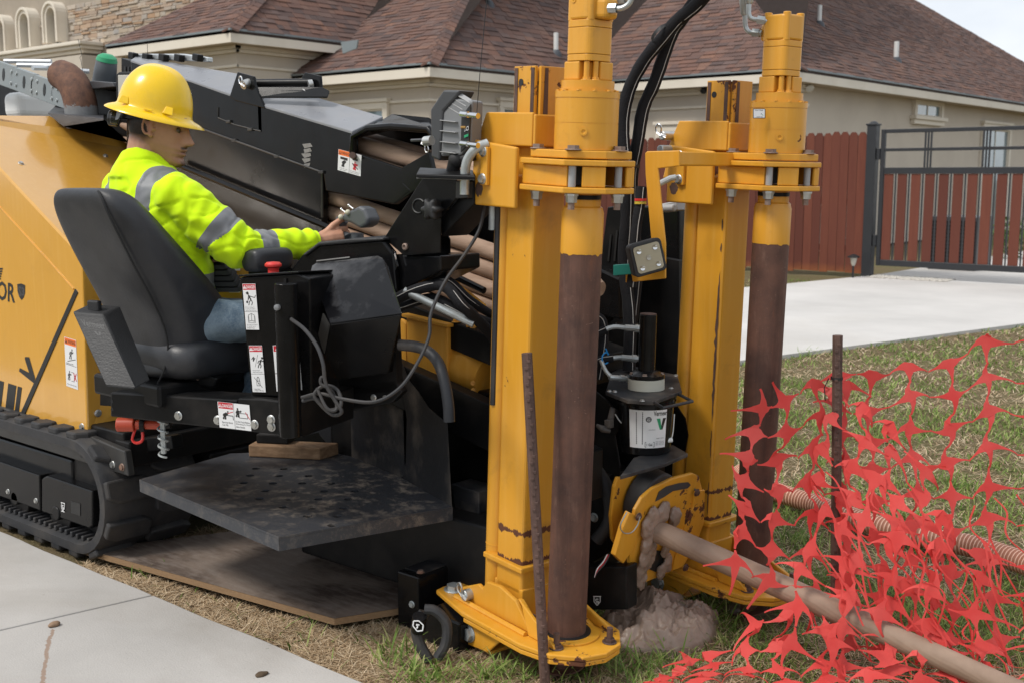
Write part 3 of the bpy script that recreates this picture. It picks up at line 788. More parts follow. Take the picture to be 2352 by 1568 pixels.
# ---------------------------------------------------------- crawler tracks
def crawler(v0, wd, front=True):
    z_t, rr, uf, ur = .405, .2025, -4.07, -6.6
    def loop(t):     # arc-length parameter along the belt centreline
        Ls = uf - ur; La = PI*rr; T = 2*Ls + 2*La; s = (t % 1)*T
        if s < Ls: return Vector((ur + s, 0, .0)), Vector((0, 0, -1))
        s -= Ls
        if s < La: a = s/rr; return Vector((uf + rr*math.sin(a), 0, rr - rr*math.cos(a))), Vector((math.sin(a), 0, -math.cos(a)))
        s -= La
        if s < Ls: return Vector((uf - s, 0, z_t - .0)), Vector((0, 0, 1))
        s -= Ls; a = s/rr; return Vector((ur - rr*math.sin(a), 0, rr + rr*math.cos(a))), Vector((-math.sin(a), 0, math.cos(a)))
    N = 150; T = 2*(uf-ur) + 2*PI*rr
    m_ = MB(); rings = []
    for i in range(N):
        p, n = loop(i/N); p = p + Vector((0, 0, .028))
        rings.append([p + n*d + Vector((0, y, 0)) for d, y in ((-.012, v0), (.022, v0), (.032, v0+.02), (.032, v0+wd-.02), (.022, v0+wd), (-.012, v0+wd), (-.022, v0+wd-.03), (-.022, v0+.03))])
    rings.append(rings[0]); m_.loft(rings, 0, True, False)
    tr = part('crawler_track', m_, RUB, RIG, bev=0, auto=50)
    # moulded lugs, each its own piece: staggered halves
    lug = MB(); lug.prism([(-.045, 0, 0), (.02, 0, 0), (.045, .045, 0), (.045, .19, 0), (-.02, .19, 0), (-.045, .15, 0)], (0, 0, .03)); LM = lug.mesh('track_lug', [RUB], center=False)[0]
    lb = LM
    n_ = int(T/.135)
    for i in range(n_):
        for hf in (0, 1):
            p, n = loop((i + .5*hf)/n_)
            if p.x < -5.3: continue
            o = bpy.data.objects.new('track_lug', LM)
            place(o, p + Vector((0, 0, .028)) + n*.020 + Vector((0, v0 + (.004 if hf == 0 else wd-.004), 0)), tr)
            X = Vector((0, 1, 0)).cross(n) if hf == 0 else Vector((0, -1, 0)).cross(n)
            o.rotation_euler = Matrix((X, Vector((0, 1 if hf == 0 else -1, 0)), n)).transposed().to_euler()
            b = o.modifiers.new('edge', 'BEVEL'); b.width = .008; b.segments = 2
    # inner cleats along the bottom run
    cl = MB()
    for i in range(60):
        u = -4.02 - i*.042
        cl.box((u, v0+wd*.5, .062 - .004), (.016, wd*.9, .022), R=Matrix.Rotation(.0, 3, 'Y'))
    o = part('inner_cleat', cl, RUB, tr, bev=.004); o['kind'] = 'stuff'
    # track frame, roller, guard box
    f = MB(); f.span((-6.5, v0+.07, .13), (-4.2, v0+wd-.07, .34)); part('track_frame', f, BLK, tr, bev=.01)
    if front:
        g = MB(); g.prism(onvs(v0+.035, [(95, 1098), (108, 1091), (212, 1126), (212, 1207), (205, 1213), (95, 1174)]), (0, .06, 0)); gb = part('guard_box', g, BLK, tr, bev=.006)
        g = MB(); g.prism(onvs(v0+.033, [(163, 1150), (184, 1156), (184, 1184), (163, 1177)]), (0, .01, 0)); part('slot', g, INK, gb)
        lp = Print(onv(v0+.033, 140, 1150), onv(v0+.033, 150, 1153), onv(v0+.033, 140, 1172))
        lp.line([(.05, .1), (.95, .1)], .1, W_); lp.line([(.15, .1), (.15, .6), (.5, .95), (.85, .6), (.85, .1)], .1, W_); lp.line([(.65, .35), (.35, .35), (.35, .55), (.65, .55), (.65, .7), (.35, .7)], .1, W_); lp.line([(.1, .98), (.9, .98)], .1, W_)
        lp.done('tie_down_symbol', gb)
        g = MB(); g.prism(onvs(v0+.03, [(-40, 1045), (90, 1090), (92, 1172), (60, 1160), (-40, 1125)]), (0, .05, 0)); sp = part('side_plate', g, BLK, tr, bev=.005)
        for x, y in ((19, 1128), (83, 1149)): bolt(sp, onv(v0+.03, x, y), NV, .009)
        for i, u in enumerate((-4.28, -4.62, -4.98)):
            g = MB(); g.cyl((u, v0+.05, .115), (u, v0+wd-.05, .115), .085, 20); g.cyl((u, v0+.03, .115), (u, v0+.049, .115), .03, 12); part('track_roller', g, BLKM, tr, bev=.004)
    g = MB(); g.cyl((uf, v0+.08, rr+.028), (uf, v0+wd-.08, rr+.028), .165, 28); part('idler_wheel', g, BLKM, tr)
    return tr
crawler(2.18, .40); crawler(3.42, .40, False)
# ---------------------------------------------------------- chassis
vc = 2.235
m_ = MB(); m_.prism(onvs(vc, [(-160, 890), (0, 934), (205, 1001), (286, 1035), (294, 1093), (0, 1001), (-160, 950)]), (0, .03, 0))
ch = part('chassis_side', m_, FRAMEG, RIG, bev=.005)
for x, y in ((52, 985), (59, 960), (53, 986)): pass
for x, y, s in ((54, 962, .011), (54, 986, .012), (259, 1066, .011), (281, 1072, .011)): bolt(ch, onv(vc, x, y), NV, s, ZINC if x < 270 else BOLTR)
ho = MB()
for x, y in ((186, 1008), (187, 1047)): ho.cyl(onv(vc, x, y) + Vector((0, -.001, 0)), onv(vc, x, y) + Vector((0, .004, 0)), .007, 10)
part('bolt_hole', ho, INK, ch)
m_ = MB(); m_.span((-7, vc+.032, .42), (-3.84, 3.75, .50)); m_.span((-3.9, vc+.03, .37), (-3.8, 3.75, .47)); m_.span((-7, 2.62, .2), (-3.8, 3.38, .36))
part('chassis_frame', m_, BLKM, RIG, bev=.008)
m_ = MB(); m_.prism([onv(2.34, 285, 1029), onv(2.34, 312, 1040), onv(2.34, 396, 1030), onv(2.34, 392, 1000), onv(2.34, 340, 1004)], (0, .05, 0)); part('tie_plate', m_, BLKM, RIG, bev=.004)
# coil spring and red coupling under the operator's beam
sp = ond(3.72, 374, 985); m_ = MB(); m_.tube([sp + Vector((.016*math.cos(a), .016*math.sin(a), -.0045*a/1.0+.05)) for a in np.linspace(0, 2*PI*5, 60)], .0035, 6); m_.cyl(sp+Vector((0, 0, .12)), sp+Vector((0, 0, -.08)), .009, 8)
part('coil_spring', m_, GALV, RIG)
cp = ond(3.85, 290, 974); m_ = MB(); d_ = RGT; m_.cyl(cp - d_*.03, cp + d_*.03, .024, 16); m_.cyl(cp + d_*.031, cp + d_*.12, .016, 14); rc = part('hose_coupling', m_, REDORG, RIG, bev=.003)
m_ = MB(); m_.tube([cp + d_*.03 - UPV*.015, cp + d_*.02 - UPV*.05, cp + d_*.035 - UPV*.062, cp + d_*.055 - UPV*.05, cp + d_*.052 - UPV*.0], .005, 6, curve=3); part('dust_cap_strap', m_, RED, rc)
m_ = MB(); m_.cyl(cp + d_*.125, cp + d_*.15, .014, 12); m_.cyl(cp + d_*.05, cp + d_*.065, .026, 14); part('collar', m_, BLKM, rc)
# ---------------------------------------------------------- engine hood
vh = 2.25
side = onvs(vh, [(-150, 268), (0, 388), (133, 530), (185, 588), (201, 1003), (0, 938), (-150, 890)])
crest_v = 2.78
ht0 = onv(crest_v, 113, 267); htn = (side[2]-side[1]).cross(ht0-side[1]).normalized()
onh = lambda x, y: onp(side[1], htn, x, y)
side[0] = side[1] + (side[1]-side[2])*1.1; side[3] = side[2] + (side[2]-side[1])*.39
top = [onh(-150, 262), onh(0, 266), onh(113, 267), onh(205, 312), onh(300, 343)]
hd = MB()
hd.add(side, [list(range(len(side)))])
hd.add(side[:4] + top, [(0, 1, 2, 3, 8, 7, 6, 5, 4)])
X4 = side[4].x
fr = [side[3], side[4], Vector((X4, 3.0, side[4].z)), Vector((X4, 3.0, 1.02)), Vector((X4-.05, 2.6, 1.18))]
hd.add(fr + [top[4]], [(0, 1, 2, 3, 4), (0, 4, 5)])
bk0 = [top[0], top[4], fr[4], fr[3]]; back = [Vector((p.x, 3.6, p.z-.1)) for p in bk0]
hd.add(bk0 + back, [(0, 1, 5, 4), (1, 2, 6, 5), (2, 3, 7, 6)])
hood = part('engine_hood', hd, YELHOOD, RIG, bev=.008, weld=True)
# seams, door gap
m_ = MB(); m_.tube([v + Vector((0, -.001, 0)) for v in onvs(vh, [(-60, 412), (0, 475), (110, 596), (170, 664)])], .0035, 6); part('panel_seam', m_, YELPOST, hood)
m_ = MB(); m_.prism(onvs(vh-.0035, [(172, 664), (178, 672), (54, 956), (46, 950)]), (0, .003, 0)); part('door_gap', m_, INK, hood)
for x, y in ((225, 948), (189, 979)): bolt(hood, onv(vh, x, y) if x < 201 else Vector((side[4].x, onu(side[4].x, x, y).y, onu(side[4].x, x, y).z)), NV if x < 201 else NU, .011)
bolt(hood, onv(vh, 70, 966), NV, .010)
nt = (top[2]-side[1]).cross(side[2]-side[1]).normalized(); nt = nt if nt.z > 0 else -nt
for x, y in ((48, 376), (242, 359)): bolt(hood, onp(side[1], nt, x, y), nt, .009)
# lettering: the tail of the model name, shield mark, arrow emblem and stripes
p = Print(onv(vh, -118, 622), onv(vh, 38, 650), onv(vh, -118, 668))
p.text('NAVIGATOR', 0, .05, .985, .95, K_, bold=True); p.done('lettering', hood)
p = Print(onv(vh, 40, 650), onv(vh, 58, 653), onv(vh, 41, 688))
p.poly([(.0, .08), (.5, .0), (1.0, .06), (.97, .55), (.78, .82), (.5, 1.0), (.2, .82), (.02, .5)], K_)
p.text('S', .12, .18, .5, .8, 5, bold=True); p.text('3', .54, .22, .9, .72, 5, bold=True); p.done('shield_emblem', hood)
p = Print(onv(vh, -4, 615), onv(vh, 8, 617), onv(vh, -4, 660)); 
for i in range(5): p.line([(-.6, .1+.13*i), (.9 - .1*i, .02+.13*i)], .16, K_)
p.done('hatched_emblem', hood)
p = Print(onv(vh, 44, 815), onv(vh, 82, 822), onv(vh, 44, 872))
p.poly([(.38, .02), (.62, .0), (.98, .78), (.92, 1.0), (.0, .64), (.05, .5), (.62, .62), (.36, .1)], K_); p.done('arrow_emblem', hood)
p = Print(onv(vh, -30, 862), onv(vh, 46, 886), onv(vh, -30, 932))
for a, b in ((0, .53), (.66, .9), (.94, 1.06)): p.poly([(a, .02), (b, .02), (b-.1, 1.0), (a-.1, 1.0)], K_)
p.done('stripe_emblem', hood)
p = Print(onv(vh, 148, 773), onv(vh, 175, 781), onv(vh, 153, 885))
p.rect(0, 0, 1, 1, W_); header(p, 'WARNING', O_, .145, ink=K_); p.line([(.05, .545), (.95, .545)], .02, K_)
p.figure(.5, .42, .22, 5, .3); p.line([(.2, .48), (.9, .40)], .03, K_); p.figure(.3, .86, .2, 5, .1); p.rect(.48, .68, .72, .86, W_); p.line([(.48, .68), (.72, .68), (.72, .86), (.48, .86)], .025, 5); p.line([(.68, .68), (.92, .84)], .06, R_); p.line([(.70, .84), (.92, .68)], .06, R_)
fine(p, .1, .9, (.50, .93), ('Avoid use on hill.', 'Stay upright. No riding.'), .03); p.done('warning_decal', hood)
# dark exhaust plate and rusty stack
m_ = MB(); pl = [onv(crest_v-.05, 111, 269), onv(crest_v-.05, 146, 297), onv(crest_v-.05, 294, 335), onv(crest_v-.05, 238, 283), onv(crest_v+.25, 238, 270), onv(crest_v+.25, 130, 250)]
m_.prism([q + Vector((0, 0, .012)) for q in pl], (0, 0, .006)); part('exhaust_plate', m_, DGREY, RIG)
ex = [onv(2.86, *q) for q in ((191, 298), (188, 262), (182, 225), (171, 198), (156, 180), (140, 172))]
r_ = 37/scl(ex[1]); m_ = MB(); m_.tube(ex[:6], [r_*.98, r_, r_, r_*.98, r_*.95, r_*.93], 22, 0, curve=4)
EXM = rusty('rusty_exhaust', a=(.12, .055, .035), b=(.19, .085, .05), scale=16)
t = NT('exhaust_steel'); zz = t.xyz()[2]
nz = t.math('MULTIPLY_ADD', t.noise(30, 7, .7), .10, zz); mk = t.math('LESS_THAN', nz, onv(2.86, 188, 246).z + .05)
c1 = t.mix(t.ramp(t.noise(26, 8, .7), [(.35, 0), (.7, 1)]), (.085, .042, .03), (.20, .095, .055)); c2 = t.mix(t.noise(40, 6, .7), (.12, .125, .13), (.26, .26, .26))
t.set(Base_Color=t.mix(mk, c1, c2), Roughness=.8); t.bump(t.noise(90, 5, .7), .3, .003)
part('exhaust_stack', m_, t.m, RIG)
# air cleaner with green cap, white tank, work lamp, louvred panel
a = onv(3.05, 236, 214); b = onv(3.05, 246, 134); r_ = 25/scl(a); m_ = MB(); m_.lathe(a, b-a, [(0, r_*1.08), ((b-a).length*.55, r_*1.02), ((b-a).length*.9, r_*.92), ((b-a).length, r_*.7), ((b-a).length, 0)], 20)
ac = part('air_precleaner', m_, simple('slate_grey_plastic', (.075, .085, .095), .5), RIG)
m_ = MB(); m_.lathe(b - (b-a).normalized()*.015, b-a, [(0, r_*.96), (.02, r_*.84), (.032, r_*.5), (.034, 0)], 20); part('green_cap', m_, GREEN, ac)
m_ = MB(); c = onv(3.2, 85, 245); m_.box(c, (.18, .3, .14)); part('white_tank', m_, WHITEPL, RIG, bev=.04, seg=4)
m_ = MB(); m_.prism(onvs(2.98, [(150, 186), (150, 262), (320, 332), (330, 206), (262, 206), (225, 200)]), (0, .3, 0)); part('engine_bay', m_, BLKM, RIG, bev=.01)
m_ = MB(); m_.prism(onvs(2.9, [(214, 186), (258, 190), (262, 200), (214, 205), (120, 200), (120, 194)]), (0, .25, 0)); dk = part('deck_plate', m_, DGREY, RIG, bev=.004)
bolt(dk, onv(2.95, 251, 194), UP, .010, GALV)
lm = MB(); q = onvs(2.82, [(265, 172), (272, 166), (330, 164), (338, 172), (338, 224), (330, 232), (272, 232), (266, 226)]); lm.prism(q, (0, .07, 0)); wl1 = part('work_lamp', lm, BLKM, RIG, bev=.006)
lm = MB(); lm.prism(onvs(2.819, [(273, 173), (330, 172), (330, 224), (274, 225)]), (0, -.006, 0)); part('lens', lm, LENS, wl1, bev=.004)
m_ = MB(); m_.prism(onvs(3.0, [(279, 134), (320, 148), (340, 160), (420, 190), (420, 290), (279, 200)]), (0, .06, 0)); gp = part('louvred_panel', m_, BLKM, RIG)
sl_ = MB()
for i in range(7): x = 286 + i*8; sl_.prism(onvs(2.998, [(x, 153+i*.8), (x+4, 154+i*.8), (x+4, 182), (x, 181)]), (0, -.003, 0))
part('slot', sl_, INK, gp)
# whip wires on the deck
m_ = MB()
for pts in ([(190, 166), (186, 140), (183, 133), (188, 126), (179, 90)], [(338, 150), (342, 140), (336, 132), (339, 120), (338, 98)]): m_.tube(onvs(3.0, pts), .0012, 5)
part('whip_wire', m_, INK, RIG)
# energy chain along the left
ech = None; lk = MB()
for i in range(6):
    x0 = -62 + 47*(i-1); y0 = 124 + 17.5*(i-1)
    m_ = MB(); c0 = onv(2.95, x0, y0 + 22); c1 = onv(2.95, x0 + 47, y0 + 39); h_ = 26/scl(c0); ax_ = (c1-c0).normalized(); up_ = Vector((0, -1, 0)).cross(ax_); up_ = up_ if up_.z > 0 else -up_
    ring = [c0 + up_*h_ * math.cos(q) - ax_*h_*.7*math.sin(q) for q in np.linspace(0, PI, 8)] + [c1 + up_*h_*math.cos(q) - ax_*h_*.5*math.sin(q) + ax_*h_*.1 for q in np.linspace(PI, 0, 8)]
    m_.prism(ring, (0, .02 + .006*(i % 2), 0))
    l_ = part('chain_link', m_, CHAING, ech if ech else RIG, bev=.004)
    if ech is None: ech = l_; l_.name = 'energy_chain'; WL['energy_chain'] = wl(l_) if l_.name in WL else l_.location + wl(RIG)
    d = MB(); mid = (c0+c1)/2
    d.prism([mid + ax_*h_*.22*math.cos(q) + up_*h_*.55*math.sin(q) + Vector((0, -.002, 0)) for q in np.linspace(0, 2*PI, 12)[:-1]], (0, .004, 0)); part('link_hole', d, INK, ech)
    for sa in (-.75, .75):
        for su in (-.5, .5): bolt(ech, mid + ax_*(c1-c0).length*.5*sa + up_*h_*su + Vector((0, -.001, 0)), NV, .007, GALV)
ALLOY = simple('pale_alloy', (.6, .62, .64), .4, metal=.5)
for (x0, y0), (x1, y1) in (((10, 141), (118, 142)), ((75, 157), (130, 158)), ((120, 160), (205, 165)), ((40, 150), (150, 152))): m_ = MB(); m_.tube([onv(3.0, x0, y0), onv(3.15, x1, y1)], .012, 8); part('cross_bar', m_, ALLOY, RIG)
m_ = MB(); m_.prism(onvs(3.12, [(-20, 190), (60, 205), (70, 268), (-20, 268)]), (0, .1, 0)); part('engine_block', m_, BLKM, RIG, bev=.01)
m_ = MB(); m_.tube(onvs(3.0, [(118, 225), (140, 235), (150, 262)]), .03, 8); part('intake_hose', m_, RUB, RIG)
# ---------------------------------------------------------- rod box
vr = 2.86; vt = 3.03
m_ = MB()
nearA = onvs(vr, [(300, 138), (439, 184), (592, 238)]); farA = onvs(vt, [(312, 130), (430, 150), (563, 172)])
nearB = onvs(vr, [(592, 238), (752, 283), (809, 302)]); farB = onvs(vt, [(640, 199), (770, 234), (880, 268)])
thick = Vector((0, 0, -.012))
m_.prism([nearA[0], nearA[2], farA[2], farA[0]], thick); rbA = part('rod_box_cover', m_, simple('dusty_sky_sheen_cover', (.21, .215, .23), .3, var=.12, dirt=(.36, .34, .32), dirt_amt=.3, dscale=9), RIG, bev=.003)  # sky reflection is put into the grey base colour, along with dust
m_ = MB(); m_.prism([nearB[0], nearB[2], farB[2], farB[0]], thick); rbB = part('rod_box_cover', m_, rbA.data.materials[0], RIG, bev=.003)
m_ = MB(); m_.prism([nearB[0] + Vector((0, .0, -.1)), nearA[2], farA[2], farB[0]], (.02, 0, -.01)); part('cover_step', m_, BLK, RIG)
m_ = MB(); m_.prism(onvs(vr, [(300, 140), (439, 187), (592, 241), (809, 305), (811, 350), (924, 387), (926, 420), (945, 438), (905, 470), (748, 440), (742, 397), (456, 294), (300, 222)]), (0, .03, 0))
rbs = part('rod_box_side', m_, BLK, RIG, bev=.005)
m_ = MB(); m_.prism(onvs(vr+.035, [(290, 222), (456, 292), (742, 396), (740, 520), (425, 392), (290, 340)]), (0, .03, 0)); m_.prism(onvs(vr+.05, [(290, 330), (425, 390), (741, 515), (741, 566), (600, 566), (400, 490), (290, 430)]), (0, .02, 0)); lowp = part('rod_box_panel', m_, BLK, RIG, bev=.004)
m_ = MB(); m_.tube([v + Vector((0, -.004, 0)) for v in onvs(vr, [(456, 293), (741, 396)])], .004, 6); m_.tube([v + Vector((0, -.002, 0)) for v in onvs(vr, [(502, 247), (502, 271), (540, 287), (600, 302)])], .0022, 5)
m_.tube([v + Vector((0, -.002, 0)) for v in onvs(vr+.03, [(741, 396), (741, 500)])], .005, 6); part('panel_edge', m_, FRAMEG, rbs)
cl_ = MB()
for x, y in ((525, 280), (575, 298), (636, 360), (738, 396), (538, 323)): cl_.box(onv(vr-.004, x, y), (.028, .01, .012))
part('edge_clip', cl_, FRAMEG, rbs, bev=.002)
m_ = MB(); m_.tube(onvs(vr-.005, [(400, 374), (422, 384), (758, 524), (790, 537)]), .012, 10); part('rail_bar', m_, BLK, RIG)
m_ = MB(); m_.span((-6.6, vr+.09, .62), (-2.95, vr+.12, 1.9)); bk = MB()
a, b = onv(3.2, 300, 150), onv(3.2, 1180, 420)
bk.prism([a, b, b - Vector((0, 0, .55)), a - Vector((0, 0, .9))], (0, .12, 0)); part('rod_box_back', bk, BLK, RIG)
# hinged end frame with its opening
m_ = MB(); ring = [(810, 352), (812, 314), (846, 295), (900, 291), (985, 298), (1000, 320)]
m_.tube(onvs(vr, ring), .014, 8); e_ = [onv(vr, *q) for q in ring]
m_.prism([e_[1], e_[2], e_[3], e_[4], onv(vr, 1030, 330), onv(vt+.12, 1030, 300), onv(vt+.12, 985, 270), onv(vt+.12, 900, 262)], (0, 0, -.012))
m_.prism(onvs(vr+.001, [(924, 385), (985, 350), (1000, 420), (950, 440), (905, 470)]), (0, .02, 0))
m_.prism(onvs(3.13, [(800, 284), (862, 281), (990, 292), (1012, 330), (1012, 440), (800, 420)]), (0, .02, 0)); part('end_frame', m_, BLK, RIG, bev=.002)
m_ = MB(); m_.cyl(onv(vr-.03, 809, 357), onv(vr+.02, 817, 362), .012, 12); part('hinge_pin', m_, RUSTS, rbs)
# clamp bar on top of the cover with pins and clip
m_ = MB(); m_.prism(onvs(2.99, [(693, 178), (700, 167), (735, 175), (738, 215), (700, 212)]), (0, .012, 0)); part('clamp_bracket', m_, BLK, RIG, bev=.003)
m_ = MB(); m_.prism(onvs(2.855, [(527, 222), (545, 166), (582, 176), (586, 196), (608, 250), (540, 232)]), (0, .012, 0)) # [(693, 178), (700, 167), (735, 175), (738, 215), (700, 212)]), (0, .012, 0))
cb = part('clamp_bracket', m_, BLK, RIG, bev=.003)
m_ = MB(); m_.prism([onv(2.86, 585, 200), onv(2.86, 600, 222), onv(2.97, 752, 222), onv(2.99, 757, 209), onv(2.99, 740, 200)], (0, 0, -.008)); pp = part('clamp_plate', m_, BLK, cb, bev=.002)
m_ = MB(); m_.cyl(onv(2.90, 585, 192), onv(2.99, 715, 191), .017, 16); part('roller', m_, BLKM, cb)
m_ = MB(); m_.cyl(onv(2.83, 558, 196), onv(2.86, 572, 191), .018, 14); m_.cyl(onv(2.97, 708, 195), onv(2.985, 718, 193), .018, 14); part('clevis_pin', m_, ZINC, cb)
m_ = MB(); hairpin(m_, onv(2.82, 556, 196), (0, -1, .2), (.1, 0, 1), .022, .0028); part('hairpin_clip', m_, CHROME, cb)
p = Print(onv(2.95, 690, 203), onv(2.95, 702, 206), onv(2.95, 690, 216)); p.text('8', 0, 0, 1, 1, W_, bold=True); p.done('number', cb)
# alloy rail with clips along the ridge
m_ = MB(); m_.prism([onv(vt, 296, 134), onv(vt, 476, 143), onv(vt, 476, 132), onv(vt, 420, 124), onv(vt, 296, 124)], (0, .03, 0)); rl = part('ridge_rail', m_, simple('bright_alloy_rail', (.62, .65, .66), .35, metal=.6), RIG, bev=.004)
for x, y in ((298, 126), (330, 129), (368, 130), (404, 131), (446, 130)): m_ = MB(); m_.box(onv(vt-.02, x+8, y+3), (.045, .03, .03), R=Matrix.Rotation(.2, 3, 'Y')); part('rail_clip', m_, BLKM, rl, bev=.004)
p = Print(onv(vr, 778, 343), onv(vr, 831, 357), onv(vr, 776, 391), ); 
p.rect(0, 0, 1, 1, W_); p.rect(.01, .01, .49, .26, O_); p.text('WARNING', .12, .07, .47, .2, K_, bold=True); tri(p, .07, .14, .16, K_, O_); p.line([(.5, 0), (.5, 1)], .015, 5)
p.line([(.1, .38), (.42, .38)], .07, K_); p.figure(.24, .78, .4, K_, .5, w=.06); p.figure(.74, .78, .4, R_, 0, w=.07); p.line([(.62, .5), (.88, .72)], .03, K_); p.rect(.62, .24, .86, .34, 5)
fine(p, .1, .42, (.84, .91), ('Falling rods', 'can crush.'), .045); fine(p, .54, .96, (.84, .91), ('Do not stand or', 'reach beneath.'), .045); p.done('warning_decal', rbs)
# scuffed chalk mark on the box side
p = Print(onv(vr, 688, 322), onv(vr, 722, 330), onv(vr, 688, 388))
for q in range(5): p.poly([(.2 + .1*math.sin(q*2), .12+q*.17), (.75, .02+q*.17), (.9 - .05*q, .12+q*.17), (.35, .25+q*.17)], 6)
pm = part('paint_scuff', p.mb, [WHITE, INK, DRED, WORG, GREEN, DGREY, simple('grey_scuff', (.22, .21, .2), .7, var=.5, scale=80)], rbs, weld=False, recalc=False)
# ---------------------------------------------------------- thrust frame and dark machinery behind the anchors
m_ = MB(); sl = math.tan(math.radians(12))
def incl(u0, u1, v0, v1, zu, h):     # bar parallel to the drill string, zu = height at X=-2
    f = lambda u: zu - (u + 2)*.215
    m_.prism([(u0, v0, f(u0)), (u1, v0, f(u1)), (u1, v0, f(u1)-h), (u0, v0, f(u0)-h)], (0, v1-v0, 0))
incl(-6, -2.05, 2.80, 2.86, .60, .16); incl(-6, -2.05, 3.16, 3.22, .60, .16); incl(-6, -2.1, 2.86, 3.16, .44, .03)
incl(-5, -2.25, 2.88, 3.3, .80, .10)
part('thrust_frame', m_, BLKM, RIG, bev=.005)
m_ = MB(); m_.span((-3.3, 2.66, .05), (-2.32, 3.4, .34)); m_.span((-2.6, 2.86, .1), (-2.36, 3.3, .4)); m_.span((-3.4, 2.9, .30), (-2.5, 3.3, .72)); part('vise_housing', m_, BLKM, RIG, bev=.01)
# ---------------------------------------------------------- drill rods lying in the box
RODR = .0295
def rod(v, zu, u0, u1, label, joint=True):
    f = lambda u: zu - (u + 2)*.215
    m_ = MB(); a = Vector((u0, v, f(u0))); b = Vector((u1, v, f(u1))); d = (b-a).normalized(); L = (b-a).length
    pr = [(0, 0), (0, .012), (.16, RODR*1.08), (.5, RODR*1.08), (.62, RODR), (L-.42, RODR), (L-.3, RODR*1.1), (L-.02, RODR*1.1), (L, RODR*.8), (L, 0)]
    m_.lathe(a, d, pr, 18)
    o = part('drill_rod', m_, RODM); return tag(o, label, 'drill rod', 'drill rods stacked in the rod box')
zz0 = onv(2.965, 760, 452)
base = zz0.z + (zz0.x + 2)*.215
lab = ['mud-coated drill rod at the top of the pile showing below the rod box side', 'mud-coated drill rod second from the top of the pile showing below the rod box side', 'mud-coated drill rod third from the top of the pile below the rod box side', 'mud-coated drill rod second from the bottom of the pile below the rod box side', 'mud-coated drill rod at the bottom of the pile below the rod box side']
for i in range(5): rod(2.965 + .006*(i % 2), base - i*.064, -4.9, (-2.14, -2.4, -2.42, -2.45, -2.44)[i], lab[i])
for i, (v, y) in enumerate(((2.95, 345), (3.04, 330))):
    q = onv(v, 870, y); rod(v, q.z + (q.x+2)*.215, -3.55, -2.52 + .05*i, ('mud-coated drill rod nearest in the open end of the rod box', 'mud-coated drill rod behind another in the open end of the rod box')[i])
